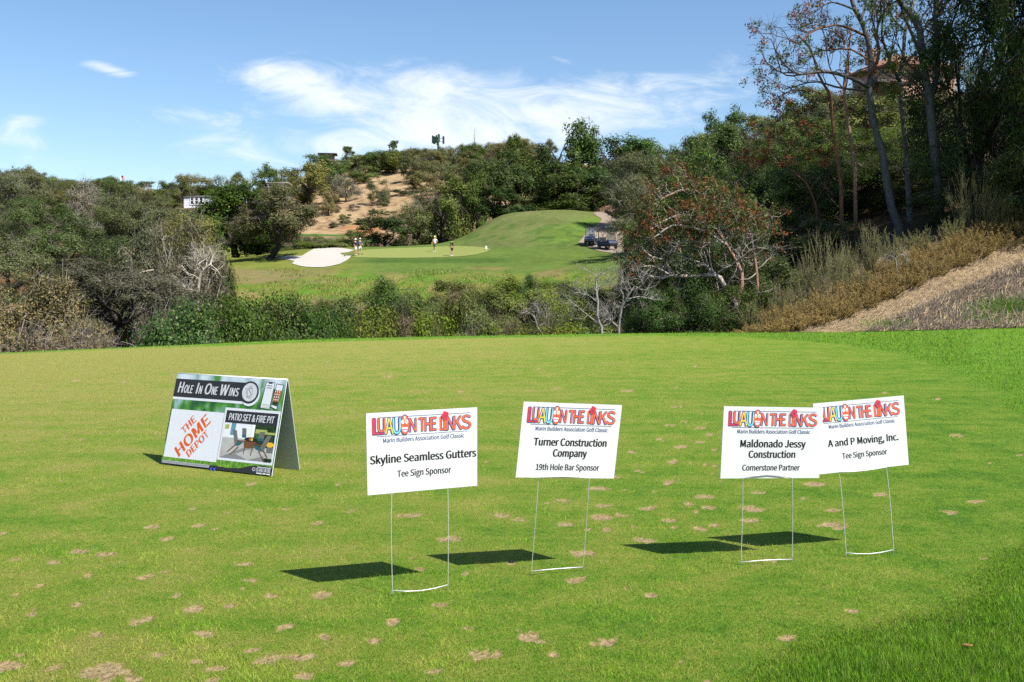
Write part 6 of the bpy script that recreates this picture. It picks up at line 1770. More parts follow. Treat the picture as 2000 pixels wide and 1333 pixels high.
WALL = [(.014, .028, .004, 3), (.024, .044, .006, 4), (.040, .064, .010, 3), (.070, .095, .020, 1)]
LEAFY = [(.024, .038, .010, 3), (.042, .062, .016, 4), (.066, .090, .024, 2), (.10, .115, .04, .8)]
_near = dict(H=8, W=9, clusters=120, per=210, leaf=.155, cr=.95, z0=.04, fork=.18, gap=.33)
KIND = {
    'grey_near': dict(_near, palette=GREY, twigs=3, twig_col=(.24, .21, .17), twig_len=1.0, twig_r=.014),
    'dgrey_near': dict(_near, palette=DGREY, twigs=4, twig_col=LICH, twig_len=1.0, twig_r=.013, bark=(.06, .05, .045)),
    'brown_near': dict(_near, palette=BROWN, twigs=3, twig_col=(.27, .22, .16), twig_len=1.0, twig_r=.014),
    'olive_near': dict(_near, palette=OLIVE, twigs=2, twig_col=(.2, .17, .13), twig_len=.9, twig_r=.013),
    'dark_near': dict(_near, palette=LEAFY, twigs=1, twig_len=.8, twig_r=.012),
    'wall': dict(H=9, W=10, palette=WALL, clusters=130, per=110, leaf=.30, cr=1.05, twigs=1, z0=.02, fork=.14, lump=.12),
    # far crowns
    'dark': dict(H=9, W=9, palette=DARK, clusters=120, per=110, leaf=.30, cr=1.05, twigs=1, z0=.03, fork=.16),
    'grey': dict(H=8, W=9, palette=GREY, clusters=110, per=105, leaf=.26, cr=1.0, twigs=2, twig_col=(.24, .21, .17), twig_len=1.1, twig_r=.020, gap=.33, z0=.05, fork=.2),
    'dgrey': dict(H=8, W=9, palette=DGREY, clusters=110, per=110, leaf=.26, cr=1.0, twigs=3, fork=.2, twig_col=LICH, twig_len=1.1, twig_r=.018, gap=.32, z0=.05, bark=(.06, .05, .045)),
    'brown': dict(H=7.5, W=9, palette=BROWN, clusters=110, per=100, leaf=.25, cr=1.0, twigs=2, fork=.2, twig_col=(.27, .22, .16), twig_len=1.1, twig_r=.02, gap=.34, z0=.06),
    'lichen': dict(H=6.5, W=8, palette=TAN, clusters=90, per=50, leaf=.22, cr=.9, twigs=14, twig_col=LICH, twig_len=1.3, twig_r=.02, bark=(.22, .19, .155), z0=.2, trunk_r=.2),
    'yellow': dict(H=8, W=9.5, palette=YELL, clusters=110, per=110, leaf=.26, cr=1.0, twigs=2, gap=.33, z0=.08),
    'green': dict(H=8.5, W=8, palette=MIDG, clusters=110, per=110, leaf=.26, cr=1.0, twigs=1, gap=.32, z0=.04),
    'olive': dict(H=8, W=8.5, palette=OLIVE, clusters=110, per=110, leaf=.26, cr=1.0, twigs=2, gap=.33, z0=.04, twig_col=(.2, .17, .13)),
    # bushes of the ravine, seen at 40-75 m
    'bush_green': dict(H=2.6, W=3.4, palette=LIME, clusters=75, per=180, leaf=.10, cr=.5, twigs=2, twig_len=.45, twig_r=.008, twig_col=(.2, .17, .12), z0=.04, fork=.08, trunk_r=.06, up=.8, flat=.9, lump=.3),
    'bush_olive': dict(H=2.2, W=3.2, palette=OLIVE, clusters=75, per=170, leaf=.095, cr=.46, twigs=4, twig_len=.5, twig_r=.008, twig_col=(.21, .18, .13), z0=.04, fork=.08, trunk_r=.06, up=.8, lump=.3),
    'bush_grey': dict(H=2.4, W=3.0, palette=GREY, clusters=75, per=140, leaf=.095, cr=.46, twigs=7, twig_len=.6, twig_r=.008, twig_col=(.25, .22, .18), z0=.04, fork=.08, trunk_r=.06, lump=.3),
    'bush_brown': dict(H=1.8, W=2.8, palette=[(.10, .075, .045, 3), (.14, .10, .06, 3), (.10, .095, .04, 2)], clusters=55, per=90, leaf=.085, cr=.42, twigs=16, twig_len=.6, twig_r=.007, twig_col=(.22, .175, .135), z0=.04, fork=.08, trunk_r=.05, lump=.3),
    'bush_yellow': dict(H=1.9, W=3.0, palette=[(.075, .095, .012, 3), (.125, .140, .018, 4), (.17, .175, .03, 2)], clusters=70, per=170, leaf=.095, cr=.44, twigs=2, twig_len=.45, twig_r=.007, z0=.04, fork=.08, trunk_r=.05, up=.9, lump=.3),
    'bush_dark': dict(H=3.0, W=3.4, palette=DARK, clusters=80, per=190, leaf=.105, cr=.55, twigs=4, twig_len=.5, twig_r=.009, z0=.04, fork=.08, trunk_r=.07, up=.6, lump=.35),
    # hedge of glossy leaves on the near rim
    'hedge': dict(H=2.6, W=4.0, palette=NEARG, clusters=170, per=300, leaf=.080, cr=.55, twigs=3, twig_len=.5, twig_r=.007, twig_col=(.12, .09, .06), z0=.04, fork=.08, trunk_r=.06, lump=.28, up=.6, aspect=.5),
    # near oaks on the left rim, seen at 35-55 m
    'oak_brown_near': dict(H=6.5, W=8, palette=[(.088, .074, .030, 3), (.128, .104, .042, 4), (.165, .13, .058, 2), (.075, .080, .026, 2), (.045, .055, .018, 1)], clusters=210, per=230, leaf=.12, cr=.66, twigs=5, twig_len=.75, twig_r=.013, twig_col=(.30, .265, .21), bark=(.11, .095, .08), z0=.10, trunk_r=.22, gap=.33, limbs=8),
    'oak_dark_near': dict(H=7, W=7.5, palette=[(.034, .037, .019, 3), (.058, .060, .031, 4), (.085, .082, .045, 2), (.045, .062, .030, 1.5), (.13, .11, .08, .6)], clusters=200, per=230, leaf=.12, cr=.66, twigs=5, skirt=-.5, twig_len=.8, twig_r=.012, twig_col=(.27, .24, .20), bark=(.035, .03, .027), z0=.22, trunk_r=.20, gap=.36, limbs=7, fork=.22),
    'oak_pale_near': dict(H=8, W=7.5, palette=[(.052, .050, .026, 3), (.086, .078, .040, 4), (.12, .10, .056, 2), (.055, .068, .028, 1.5)], clusters=190, per=200, leaf=.12, cr=.68, twigs=5, skirt=-.6, twig_len=.9, twig_r=.014, twig_col=(.33, .29, .235), bark=(.33, .295, .24), z0=.22, trunk_r=.20, gap=.40, limbs=6, fork=.24, lean=.06),
    'scrub_lichen': dict(H=2.6, W=3.8, palette=TAN, clusters=100, per=150, leaf=.10, cr=.5, twigs=10, twig_len=.75, twig_r=.010, twig_col=(.33, .29, .235), bark=(.2, .17, .14), z0=.06, fork=.1, trunk_r=.07, lump=.3),
    # big oaks by the bunker
    'oak_bunker': dict(H=9.5, W=8, palette=[(.022, .046, .008, 3), (.040, .074, .012, 4), (.070, .11, .020, 2), (.11, .15, .03, .7)], clusters=190, per=180, leaf=.22, cr=.95, twigs=2, z0=.09, fork=.16, trunk_r=.30, gap=.33, lump=.3),
    'oak_leaning': dict(H=8.5, W=7.2, palette=[(.046, .050, .020, 3), (.075, .074, .032, 4), (.105, .095, .044, 3), (.13, .105, .055, 1)], clusters=160, per=180, leaf=.20, cr=.88, twigs=4, skirt=-.7, twig_col=(.24, .2, .15), twig_r=.018, z0=.18, fork=.24, lean=.26, trunk_r=.27, gap=.38, bark=(.04, .034, .03)),
    # right-hand thicket, seen at 42-62 m
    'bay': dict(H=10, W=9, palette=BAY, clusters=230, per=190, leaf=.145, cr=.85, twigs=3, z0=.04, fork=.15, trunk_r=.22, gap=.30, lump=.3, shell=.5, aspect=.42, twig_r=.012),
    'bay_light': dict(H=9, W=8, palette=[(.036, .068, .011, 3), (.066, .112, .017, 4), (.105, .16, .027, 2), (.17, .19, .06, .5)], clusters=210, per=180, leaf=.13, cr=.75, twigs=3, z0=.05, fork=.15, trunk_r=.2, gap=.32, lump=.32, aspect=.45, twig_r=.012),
    'rim_bush': dict(H=3.0, W=5.0, palette=NEARG, clusters=130, per=210, leaf=.10, cr=.52, twigs=4, z0=.03, fork=.08, trunk_r=.07, lump=.3, aspect=.45, twig_r=.009, twig_len=.6),
    'fir': dict(H=9, W=3.6, palette=MIDG, clusters=110, per=70, leaf=.20, cr=.55, twigs=0, z0=.08, fork=.5, trunk_r=.12, lump=.15, limbs=3),
}
VARIANTS = {'grey_near': 2, 'dgrey_near': 2, 'brown_near': 2, 'olive_near': 2, 'dark_near': 2, 'wall': 3, 'dark': 3, 'grey': 3, 'dgrey': 2, 'brown': 3, 'lichen': 2, 'olive': 2, 'green': 2, 'bush_green': 2, 'bush_olive': 2, 'bush_grey': 2, 'bush_brown': 2, 'bush_yellow': 2, 'hedge': 2, 'bay': 2, 'bay_light': 2, 'rim_bush': 2}
PROTO = {}


def proto(kind, i):
    key = (kind, i % VARIANTS.get(kind, 1))
    if key not in PROTO:
        k = dict(KIND[kind])
        if kind == 'fir':
            # pointed crown: clusters pulled in with height
            pass
        PROTO[key] = make_tree(abs(hash_str(kind)) % 9973 + 31 * key[1], **k)
    return PROTO[key], KIND[kind]


def hash_str(s):
    h = 7
    for c in s: h = (h * 131 + ord(c)) % 1000003
    return h


DIM = {}


SKYL = [(-200, 335), (0, 337), (50, 332), (100, 350), (150, 356), (205, 350), (250, 363), (300, 374), (330, 362), (370, 350), (440, 350), (480, 342), (520, 335), (560, 338), (600, 330), (650, 312), (700, 304), (760, 295), (850, 290), (900, 279), (950, 280), (1000, 273), (1060, 262), (1110, 255), (1180, 268), (1240, 272), (1300, 264), (1350, 248), (1420, 222), (1480, 228), (1530, 203), (1590, 172), (1650, 158), (1800, 170)]


def below_sky(px, top):
    return max(top, float(np.interp(px, [s[0] for s in SKYL], [s[1] for s in SKYL])))


def dims(me):
    if me.name not in DIM:
        v = np.empty(len(me.vertices) * 3, np.float32); me.vertices.foreach_get('co', v); v = v.reshape(-1, 3)
        DIM[me.name] = (np.percentile(v[:, 2], 99.3), np.percentile(v[:, 0], 98.5) - np.percentile(v[:, 0], 1.5))
    return DIM[me.name]


PLANTS = []         # (px, row) for the labels that rank look-alikes
_count = [0]


def plant(kind, px, Y, top, width, name, label, group=None, rz=None, base=None, rank=None, cat='tree', fixed=False):
    """Stand one tree where its crown tops out at photo row `top` and is `width` photo px wide."""
    i = _count[0]; _count[0] += 1
    (tm, cm), k = proto(kind, i)
    x = (px - CX) / FPX * Y
    zb = gz(x, Y) if base is None else EYE + (HY - base) / FPX * Y
    zt = EYE + (HY - top) / FPX * Y
    h0, w0 = dims(cm)
    sz = max((zt - zb) / h0, .15)
    sx = width / FPX * Y / w0
    rr = random.Random(i * 7 + 3)
    root = empty(name, (x, Y, zb - .02), rr.uniform(0, 6.28) if rz is None else rz)
    root.scale = (sx, sx * rr.uniform(.9, 1.1), sz)
    link('trunk', tm, root); link('crown', cm, root)
    tag(root, label, cat, group)
    if rank: PLANTS.append((px, root, rank))
    return root


# ---- prominent single trees and shrubs, each with a label of its own
T = plant
T('oak_brown_near', 60, 36, 546, 270, 'oak_tree', 'broad brown-leaved oak with pale tangled twigs at tee edge, far left', rz=.4)
T('oak_dark_near', 232, 41, 512, 230, 'oak_tree', 'dark grey-leaved oak on black trunk, behind tee rim beside broad brown oak', rz=1.2, base=668)
T('oak_pale_near', 338, 50, 432, 160, 'oak_tree', 'open grey-brown oak with bleached forked limbs, left of grassy slope', rz=.2)
T('oak_dark_near', 300, 56, 455, 190, 'oak_tree', 'dusky grey-leaved oak close behind oak with bleached limbs', rz=3.4)
T('oak_brown_near', 140, 52, 560, 160, 'oak_tree', 'low brown oak between broad brown oak and black-trunked oak', rz=2.4)
T('scrub_lichen', 330, 38, 620, 110, 'oak_scrub', 'twiggy lichen-grey scrub at foot of oak with bleached limbs', cat='shrub')
T('scrub_lichen', 170, 33.5, 648, 120, 'oak_scrub', 'pale twiggy scrub on tee rim beside black oak trunk', cat='shrub')
T('scrub_lichen', 30, 31, 652, 150, 'oak_scrub', 'pale bare-twigged scrub under broad brown oak', cat='shrub')
T('bush_dark', 418, 62, 520, 80, 'green_bush', 'small dark green bush at right foot of bleached-limb oak', cat='shrub')
T('oak_bunker', 458, 113, 362, 165, 'oak_tree', 'big dark green oak with thick trunk left of white sand bunker', rz=.7)
T('oak_bunker', 505, 117, 372, 125, 'oak_tree', 'dark green oak crown between thick-trunked oak and leaning oak', rz=2.2)
T('oak_leaning', 520, 104.5, 366, 165, 'oak_tree', 'leaning brown-green oak overhanging left end of sand bunker', rz=-.25)
for k, (px, Y, top, wd, lab) in enumerate([(375, 33.4, 602, 220, 'dark glossy bush at left end of hedge on tee rim'), (462, 34.6, 588, 230, 'dark glossy bush, tallest of hedge on tee rim'), (548, 34.6, 592, 200, 'dark glossy bush in right half of hedge on tee rim'), (615, 35.4, 606, 160, 'lowest glossy bush at right end of hedge on tee rim'), (415, 38, 612, 150, 'glossy bush behind gap in hedge on tee rim')]):
    T('hedge', px, Y, top, wd, 'glossy_bush', lab, 'glossy bushes along tee rim', cat='shrub')

# ravine shrubs between tee and green
RAV = [('bush_olive', 640, 60, 592, 95), ('bush_olive', 672, 66, 577, 80), ('bush_dark', 700, 58, 574, 95), ('bush_brown', 735, 56, 590, 80), ('bush_dark', 772, 67, 537, 98), ('bush_green', 745, 70, 556, 70), ('bush_olive', 828, 64, 575, 85),
       ('bush_yellow', 800, 50, 612, 90), ('bush_yellow', 760, 46, 618, 80), ('bush_green', 850, 50, 606, 80), ('bush_grey', 880, 62, 570, 95), ('bush_olive', 875, 74, 540, 90), ('bush_brown', 905, 72, 560, 55), ('bush_grey', 905, 52, 592, 85), ('bush_green', 690, 45, 612, 100),
       ('bush_dark', 655, 43, 625, 90), ('bush_green', 962, 70, 533, 100), ('bush_olive', 985, 64, 558, 90), ('bush_olive', 945, 60, 585, 80), ('bush_grey', 1030, 66, 556, 90), ('bush_grey', 1045, 58, 580, 85), ('bush_dark', 1023, 75, 531, 45), ('bush_brown', 985, 54, 610, 75), ('bush_olive', 975, 44, 620, 95), ('bush_brown', 925, 46, 628, 70),
       ('bush_green', 1098, 72, 541, 85), ('bush_dark', 1085, 68, 562, 50), ('bush_brown', 1112, 62, 580, 70), ('bush_brown', 1050, 47, 622, 75), ('bush_green', 1095, 42, 628, 110), ('bush_olive', 1150, 70, 556, 95), ('bush_green', 1190, 64, 560, 90), ('bush_yellow', 1195, 54, 598, 100), ('bush_yellow', 1160, 48, 612, 80), ('bush_green', 1225, 50, 590, 90),
       ('bush_green', 1140, 41, 632, 90), ('bush_grey', 1215, 72, 545, 80), ('bush_brown', 1015, 43, 636, 60), ('bush_olive', 865, 44, 628, 80), ('bush_yellow', 720, 42, 630, 80), ('bush_brown', 640, 68, 600, 60), ('bush_grey', 1120, 55, 600, 70), ('bush_olive', 800, 74, 560, 50), ('bush_olive', 1180, 44, 626, 90), ('bush_brown', 780, 58, 596, 60), ('bush_brown', 840, 70, 582, 40)]
RLAB = {'bush_green': 'fresh green shrubs', 'bush_olive': 'olive shrubs', 'bush_grey': 'grey-green twiggy shrubs', 'bush_brown': 'brown half-dead shrubs', 'bush_yellow': 'yellow-green shrubs', 'bush_dark': 'dark green shrubs'}
for k, (kd, px, Y, top, wd) in enumerate(RAV):
    if kd == 'bush_grey': kd = 'bush_olive'
    if kd == 'bush_brown' and k % 2: kd = 'bush_green'
    T(kd, px, Y, top + (9 if px < 1000 else 6), wd * 1.18, 'shrub', None, 'shrubs in ravine below putting green', rank=(RLAB[kd], 'in ravine below putting green'), cat='shrub')

# brush behind the bunker and dark scrub beside the green
for px, Y, top, wd, kd in [(580, 134, 466, 70, 'bush_olive'), (615, 136, 462, 70, 'bush_grey'), (650, 138, 462, 70, 'bush_olive'), (690, 136, 468, 60, 'bush_green'), (668, 131, 474, 60, 'bush_olive'), (600, 130, 474, 60, 'bush_green'), (560, 132, 470, 60, 'bush_grey'), (635, 131, 476, 60, 'bush_olive')]:
    T(kd, px, Y, top, wd, 'shrub', None, 'low shrubs behind sand bunker', rank=(RLAB[kd], 'behind sand bunker'), cat='shrub')
T('wall', 752, 136, 414, 100, 'oak_tree', 'rounded dark oak behind two golfers in navy and blue')
T('green', 700, 132, 450, 45, 'young_oak', 'small green oak standing just behind the two golfers by bunker')
T('grey', 812, 140, 400, 80, 'oak_tree', 'grey-green oak left of tall one behind golfer in white')
T('olive', 862, 141, 345, 120, 'oak_tree', 'tall grey-green oak straight behind golfer in white')
T('green', 933, 144, 338, 62, 'oak_tree', 'bright green upright tree at left end of dark oak wall')
for px, Y, top, wd, kd in [(965, 150, 318, 95, 'wall'), (1010, 160, 292, 110, 'wall'), (985, 147, 372, 90, 'wall'), (1055, 154, 320, 110, 'wall'), (1060, 166, 284, 100, 'wall'), (1112, 162, 247, 105, 'wall'), (1100, 150, 345, 110, 'wall'), (1030, 149, 385, 70, 'olive'), (1165, 164, 262, 110, 'wall'), (1160, 154, 330, 100, 'wall'), (1215, 168, 262, 100, 'green'), (1215, 160, 318, 90, 'dgrey'), (1130, 151, 388, 60, 'grey'), (1250, 176, 272, 90, 'wall'), (1190, 158, 372, 60, 'dgrey'), (1072, 151, 384, 60, 'wall'), (900, 152, 352, 60, 'wall')]:
    T(kd, px, Y, top, wd * 1.28, 'oak_tree', None, 'trees of dark wall behind green mound', rank=({'wall': 'dark green oaks', 'olive': 'olive oaks', 'green': 'brighter green oaks', 'dgrey': 'dusky grey oaks', 'grey': 'grey-green oaks'}[kd], 'in tree wall behind green mound'))

# left hill
rr = random.Random(11)
LK = {'grey': 'grey-green oaks', 'dgrey': 'dusky lichen-twigged oaks', 'dark': 'dark green oaks', 'brown': 'brown-leaved oaks', 'lichen': 'half-bare pale-twigged oaks', 'olive': 'olive oaks', 'yellow': 'yellow-green oaks', 'green': 'bright green oaks'}
ROWS = [(212, -60, 430, 46, 6.4, 'on left skyline ridge'), (190, -70, 345, 52, 6.6, 'high on left hill'), (168, -70, 440, 58, 6.6, 'on upper left hill'), (146, -80, 420, 68, 6.8, 'midway up left hill'), (126, -80, 420, 78, 7.0, 'on lower left hill'), (108, -90, 390, 90, 6.8, 'low on left hill'), (92, -100, 390, 112, 6.2, 'near foot of left hill'), (76, -100, 400, 118, 5.8, 'at foot of left hill')]
for Y, p0, p1, st, hgt, where in ROWS:
    px = p0 + rr.uniform(0, 20)
    while px < p1:
        kd = rr.choices(['grey', 'dgrey', 'dark', 'brown', 'lichen', 'olive'], [.30, .22, .17, .14, .08, .12])[0]
        if Y > 200: kd = rr.choices(['grey', 'olive', 'dark', 'brown'], [.35, .25, .25, .15])[0]
        yy_ = Y + rr.uniform(-7, 7)
        x = (px - CX) / FPX * yy_
        h = hgt * rr.uniform(.72, 1.15)
        wd = st * rr.uniform(1.25, 1.75)
        top = below_sky(px, HY - (gz(x, yy_) + h - EYE) * FPX / yy_)
        if px + wd / 2 > 352 and yy_ < 184: top = max(top, 411)
        if 335 < px < 440 and Y > 200: top = max(top, 362)
        if HY - (gz(x, yy_) - EYE) * FPX / yy_ < top + 8: px += 20; continue
        T(kd + '_near' if Y < 150 and kd != 'lichen' else kd, px, yy_, top, wd, 'oak_tree', None, 'oaks covering the left hill', rank=(LK[kd], where))
        px += st * rr.uniform(.75, 1.15)
for px, Y, top, wd, kd, lab in [(200, 222, 346, 56, 'dark', 'rounded dark oak standing proud on skyline beside flagpole'), (55, 214, 327, 62, 'grey', 'tall open grey oak on far left skyline'), (283, 200, 355, 40, 'fir', 'small upright conifer on left skyline right of flagpole'), (320, 196, 356, 48, 'dark', 'dark green oak on skyline left of white house'), (372, 205, 342, 72, 'brown', 'brown-green oak rising behind white house'), (352, 192, 348, 40, 'olive', 'olive oak on dark trunk beside white house'), (545, 216, 356, 44, 'grey', 'low grey oak in front of grey flat-roofed house'), (524, 214, 360, 36, 'dark', 'small dark oak at left corner of grey flat-roofed house'), (432, 212, 346, 70, 'grey', 'grey-brown oak right of white house roof'), (436, 178, 392, 40, 'dark', 'dark oak against right end of white house'),
                                   (478, 226, 336, 75, 'grey', 'domed grey oak on skyline above thick-trunked oak'), (521, 240, 323, 60, 'dark', 'dark-topped oak on skyline above leaning oak'), (560, 245, 330, 60, 'grey', 'grey oak between dark-topped oak and yellow-green oak'), (605, 236, 319, 92, 'yellow', 'yellow-green domed oak on dry slope above sand bunker'), (622, 262, 303, 92, 'green', 'dense dark green tree behind yellow-green oak'), (655, 250, 330, 48, 'dark', 'dark tree right of yellow-green oak'),
                                   (676, 290, 286, 26, 'fir', 'bushy conifer on skyline right of brown hilltop house'), (769, 300, 275, 20, 'fir', 'slim conifer spire on skyline left of phone mast'), (812, 310, 291, 26, 'dark', 'small dark tree on skyline just left of phone mast'), (1005, 268, 266, 42, 'dark', 'dark tree crown above brown oaks right of radio mast'),
                                   (676, 238, 345, 56, 'lichen', 'bare grey oak with visible trunk on dry slope right of yellow oak'), (742, 232, 352, 48, 'grey', 'slender grey oak standing alone on dry slope'), (642, 222, 374, 34, 'brown', 'small brown oak with thin trunk on dry slope'), (715, 262, 324, 60, 'olive', 'olive oak at top edge of bare dry slope'), (792, 240, 366, 50, 'dgrey', 'dusky oak right of the bare dry slope'), (690, 226, 398, 26, 'lichen', 'tiny bare tree on bare dry slope')]:
    T(kd, px, Y, top, wd, 'conifer' if kd == 'fir' else 'oak_tree', lab)

# oaks of the centre ridge
for Y, p0, p1, st, hgt, where in [(318, 645, 1080, 28, 7.4, 'on centre skyline ridge'), (294, 660, 1060, 31, 7.2, 'just below centre skyline'), (272, 690, 1040, 34, 6.8, 'on upper centre hill'), (256, 800, 1010, 38, 5.8, 'on middle of centre hill'), (238, 818, 990, 40, 5.4, 'on lower middle of centre hill'), (220, 828, 970, 42, 5.2, 'on lower centre hill'), (202, 832, 950, 42, 4.6, 'at foot of centre hill')]:
    px = p0 + rr.uniform(0, 14)
    while px < p1:
        kd = rr.choices(['brown', 'grey', 'olive', 'lichen', 'dark'], [.46, .24, .17, .08, .05])[0]
        yy_ = Y + rr.uniform(-8, 8); x = (px - CX) / FPX * yy_
        h = hgt * rr.uniform(.75, 1.15)
        top = below_sky(px, HY - (gz(x, yy_) + h - EYE) * FPX / yy_)
        if 835 < px < 880 and Y > 280: top = max(top, 288)
        if Y > 280 and px < 735: top = max(top, 302)
        T(kd, px, yy_, top, st * rr.uniform(1.45, 1.95), 'oak_tree', None, 'oaks on the dry centre hill', rank=(LK[kd], where))
        px += st * rr.uniform(.8, 1.2)
# scrub dots on the dry slope
for k in range(26):
    px = rr.uniform(585, 800); py = rr.uniform(372, 452)
    Y = float(hit(np.array([px]), np.array([py]), 180, 300, 240)[0])
    kd = rr.choice(['bush_brown', 'bush_brown', 'bush_grey', 'bush_olive'])
    T(kd, px, Y, py - rr.uniform(5, 13), rr.uniform(14, 34), 'shrub', None, 'scrub dotted over dry slope', rank=(RLAB[kd], 'dotted over dry slope'), cat='shrub')

# right hillside behind the thicket
for Y, p0, p1, st, hgt, where in [(196, 1270, 1500, 62, 7.0, 'on right skyline ridge'), (168, 1260, 1560, 72, 7.2, 'high on right hillside'), (140, 1250, 1640, 84, 7.4, 'midway up right hillside'), (116, 1250, 1720, 98, 7.2, 'on lower right hillside'), (96, 1260, 1760, 112, 6.6, 'at foot of right hillside')]:
    px = p0 + rr.uniform(0, 20)
    while px < p1:
        kd = rr.choices(['dgrey', 'olive', 'grey', 'dark', 'green'], [.30, .30, .18, .14, .08])[0]
        yy_ = Y + rr.uniform(-6, 6); x = (px - CX) / FPX * yy_
        h = hgt * rr.uniform(.75, 1.12)
        top = below_sky(px, HY - (gz(x, yy_) + h - EYE) * FPX / yy_)
        T(kd + '_near' if Y < 150 and kd != 'green' else kd, px, yy_, top, st * rr.uniform(1.2, 1.55), 'oak_tree', None, 'oaks on the right hillside', rank=(LK[kd], where))
        px += st * rr.uniform(.8, 1.15)
T('dark', 1418, 185, 214, 82, 'oak_tree', 'dark green oak topping right skyline beside open sky')
T('olive', 1590, 120, 168, 130, 'oak_tree', 'olive tree on skyline behind orange-barked madrones')
T('olive', 1700, 100, 205, 130, 'oak_tree', 'leafy olive tree under villa terrace')
T('green', 1800, 96, 215, 120, 'oak_tree', 'green tree under terracotta villa, between grey trunks')

# right-hand thicket
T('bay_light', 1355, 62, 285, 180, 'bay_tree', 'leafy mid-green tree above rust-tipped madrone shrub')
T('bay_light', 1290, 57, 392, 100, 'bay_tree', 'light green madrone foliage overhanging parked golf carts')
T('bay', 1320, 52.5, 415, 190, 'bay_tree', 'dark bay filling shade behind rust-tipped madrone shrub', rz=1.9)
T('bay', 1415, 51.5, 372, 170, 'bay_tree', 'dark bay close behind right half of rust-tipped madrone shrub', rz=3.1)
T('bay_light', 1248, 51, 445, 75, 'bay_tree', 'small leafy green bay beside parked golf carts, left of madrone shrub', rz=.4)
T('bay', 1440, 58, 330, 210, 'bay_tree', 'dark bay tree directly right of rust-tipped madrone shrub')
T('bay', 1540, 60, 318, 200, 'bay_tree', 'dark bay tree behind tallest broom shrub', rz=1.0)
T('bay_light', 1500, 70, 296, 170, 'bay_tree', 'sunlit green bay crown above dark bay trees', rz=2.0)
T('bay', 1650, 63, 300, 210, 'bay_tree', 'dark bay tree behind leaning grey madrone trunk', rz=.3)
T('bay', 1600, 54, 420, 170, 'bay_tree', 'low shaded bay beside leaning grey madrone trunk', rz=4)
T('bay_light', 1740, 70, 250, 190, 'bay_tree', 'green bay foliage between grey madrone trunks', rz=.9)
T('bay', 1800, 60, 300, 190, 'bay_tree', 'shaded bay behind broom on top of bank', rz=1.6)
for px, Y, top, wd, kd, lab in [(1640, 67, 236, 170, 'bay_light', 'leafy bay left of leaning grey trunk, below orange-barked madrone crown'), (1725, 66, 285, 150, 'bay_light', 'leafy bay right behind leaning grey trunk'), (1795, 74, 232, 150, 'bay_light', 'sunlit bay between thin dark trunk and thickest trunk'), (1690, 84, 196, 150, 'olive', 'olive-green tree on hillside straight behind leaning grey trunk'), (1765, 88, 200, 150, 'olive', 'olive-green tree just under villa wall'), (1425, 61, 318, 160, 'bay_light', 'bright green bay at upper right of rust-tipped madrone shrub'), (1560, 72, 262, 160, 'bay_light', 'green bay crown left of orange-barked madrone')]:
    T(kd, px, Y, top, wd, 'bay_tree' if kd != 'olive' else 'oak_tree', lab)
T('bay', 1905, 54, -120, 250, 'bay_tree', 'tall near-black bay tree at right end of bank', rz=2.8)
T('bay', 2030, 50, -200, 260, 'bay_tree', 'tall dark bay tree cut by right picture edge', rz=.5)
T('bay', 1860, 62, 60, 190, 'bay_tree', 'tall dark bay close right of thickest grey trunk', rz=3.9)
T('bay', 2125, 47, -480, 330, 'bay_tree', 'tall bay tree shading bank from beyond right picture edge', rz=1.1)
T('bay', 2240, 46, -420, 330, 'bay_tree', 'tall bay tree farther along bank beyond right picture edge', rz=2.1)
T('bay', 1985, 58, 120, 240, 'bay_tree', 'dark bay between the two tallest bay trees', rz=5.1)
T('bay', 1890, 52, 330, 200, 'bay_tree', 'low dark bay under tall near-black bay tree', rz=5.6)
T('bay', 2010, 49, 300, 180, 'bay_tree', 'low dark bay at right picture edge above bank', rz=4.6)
for px, Y, top, wd, lab in [(1290, 43, 565, 150, 'dark leafy bush under pale limb of madrone shrub'), (1370, 42, 575, 150, 'dark leafy bush under madrone shrub, next to tee rim'), (1440, 43, 560, 150, 'dark leafy bush left of golden broom'), (1340, 47, 520, 170, 'shaded bush in heart of madrone shrub'), (1480, 48, 500, 150, 'shaded bush between madrone shrub and broom'), (1245, 46, 590, 80, 'dark bush beside bleached dead tree')]:
    T('rim_bush', px, Y, top, wd, 'leafy_bush', lab, 'leafy bushes at foot of right thicket', cat='shrub')
# ------------------------------------------------------------------ branchy trees grown limb by limb
def grow(tk, rng, p, d, L, r, depth, tips, col, wig=.35, kids=3, up=.12, sides=(7, 5, 4, 3), shrink=.62, allpts=None):
    n = 6
    pts = [np.array(p, float)]
    d = np.array(d, float); d /= np.linalg.norm(d)
    for i in range(n):
        d = d + rng.normal(0, wig, 3) * .5 + np.array([0, 0, up * .4]); d /= np.linalg.norm(d)
        pts.append(pts[-1] + d * L / n)
    pts = np.array(pts)
    lvl = min(3 - min(depth, 3), 3)
    tk.tube(pts, np.linspace(r, r * .5, n + 1), sides[lvl], col=np.array(col) * rng.uniform(.8, 1.2), cap=False)
    if depth == 0:
        tips.append((pts[-1], d)); return
    for k in range(kids):
        i = n if k == 0 else rng.integers(2, n + 1)
        dd = (pts[i] - pts[i - 1]); dd /= np.linalg.norm(dd)
        ax = unit(1, rng)[0]
        nd = dd + (ax - dd * (ax @ dd)) * rng.uniform(.5, 1.1)
        grow(tk, rng, pts[i], nd, L * shrink * rng.uniform(.8, 1.2), r * (.55 if k == 0 else .42), depth - 1, tips, col, wig, kids, up, sides, shrink)


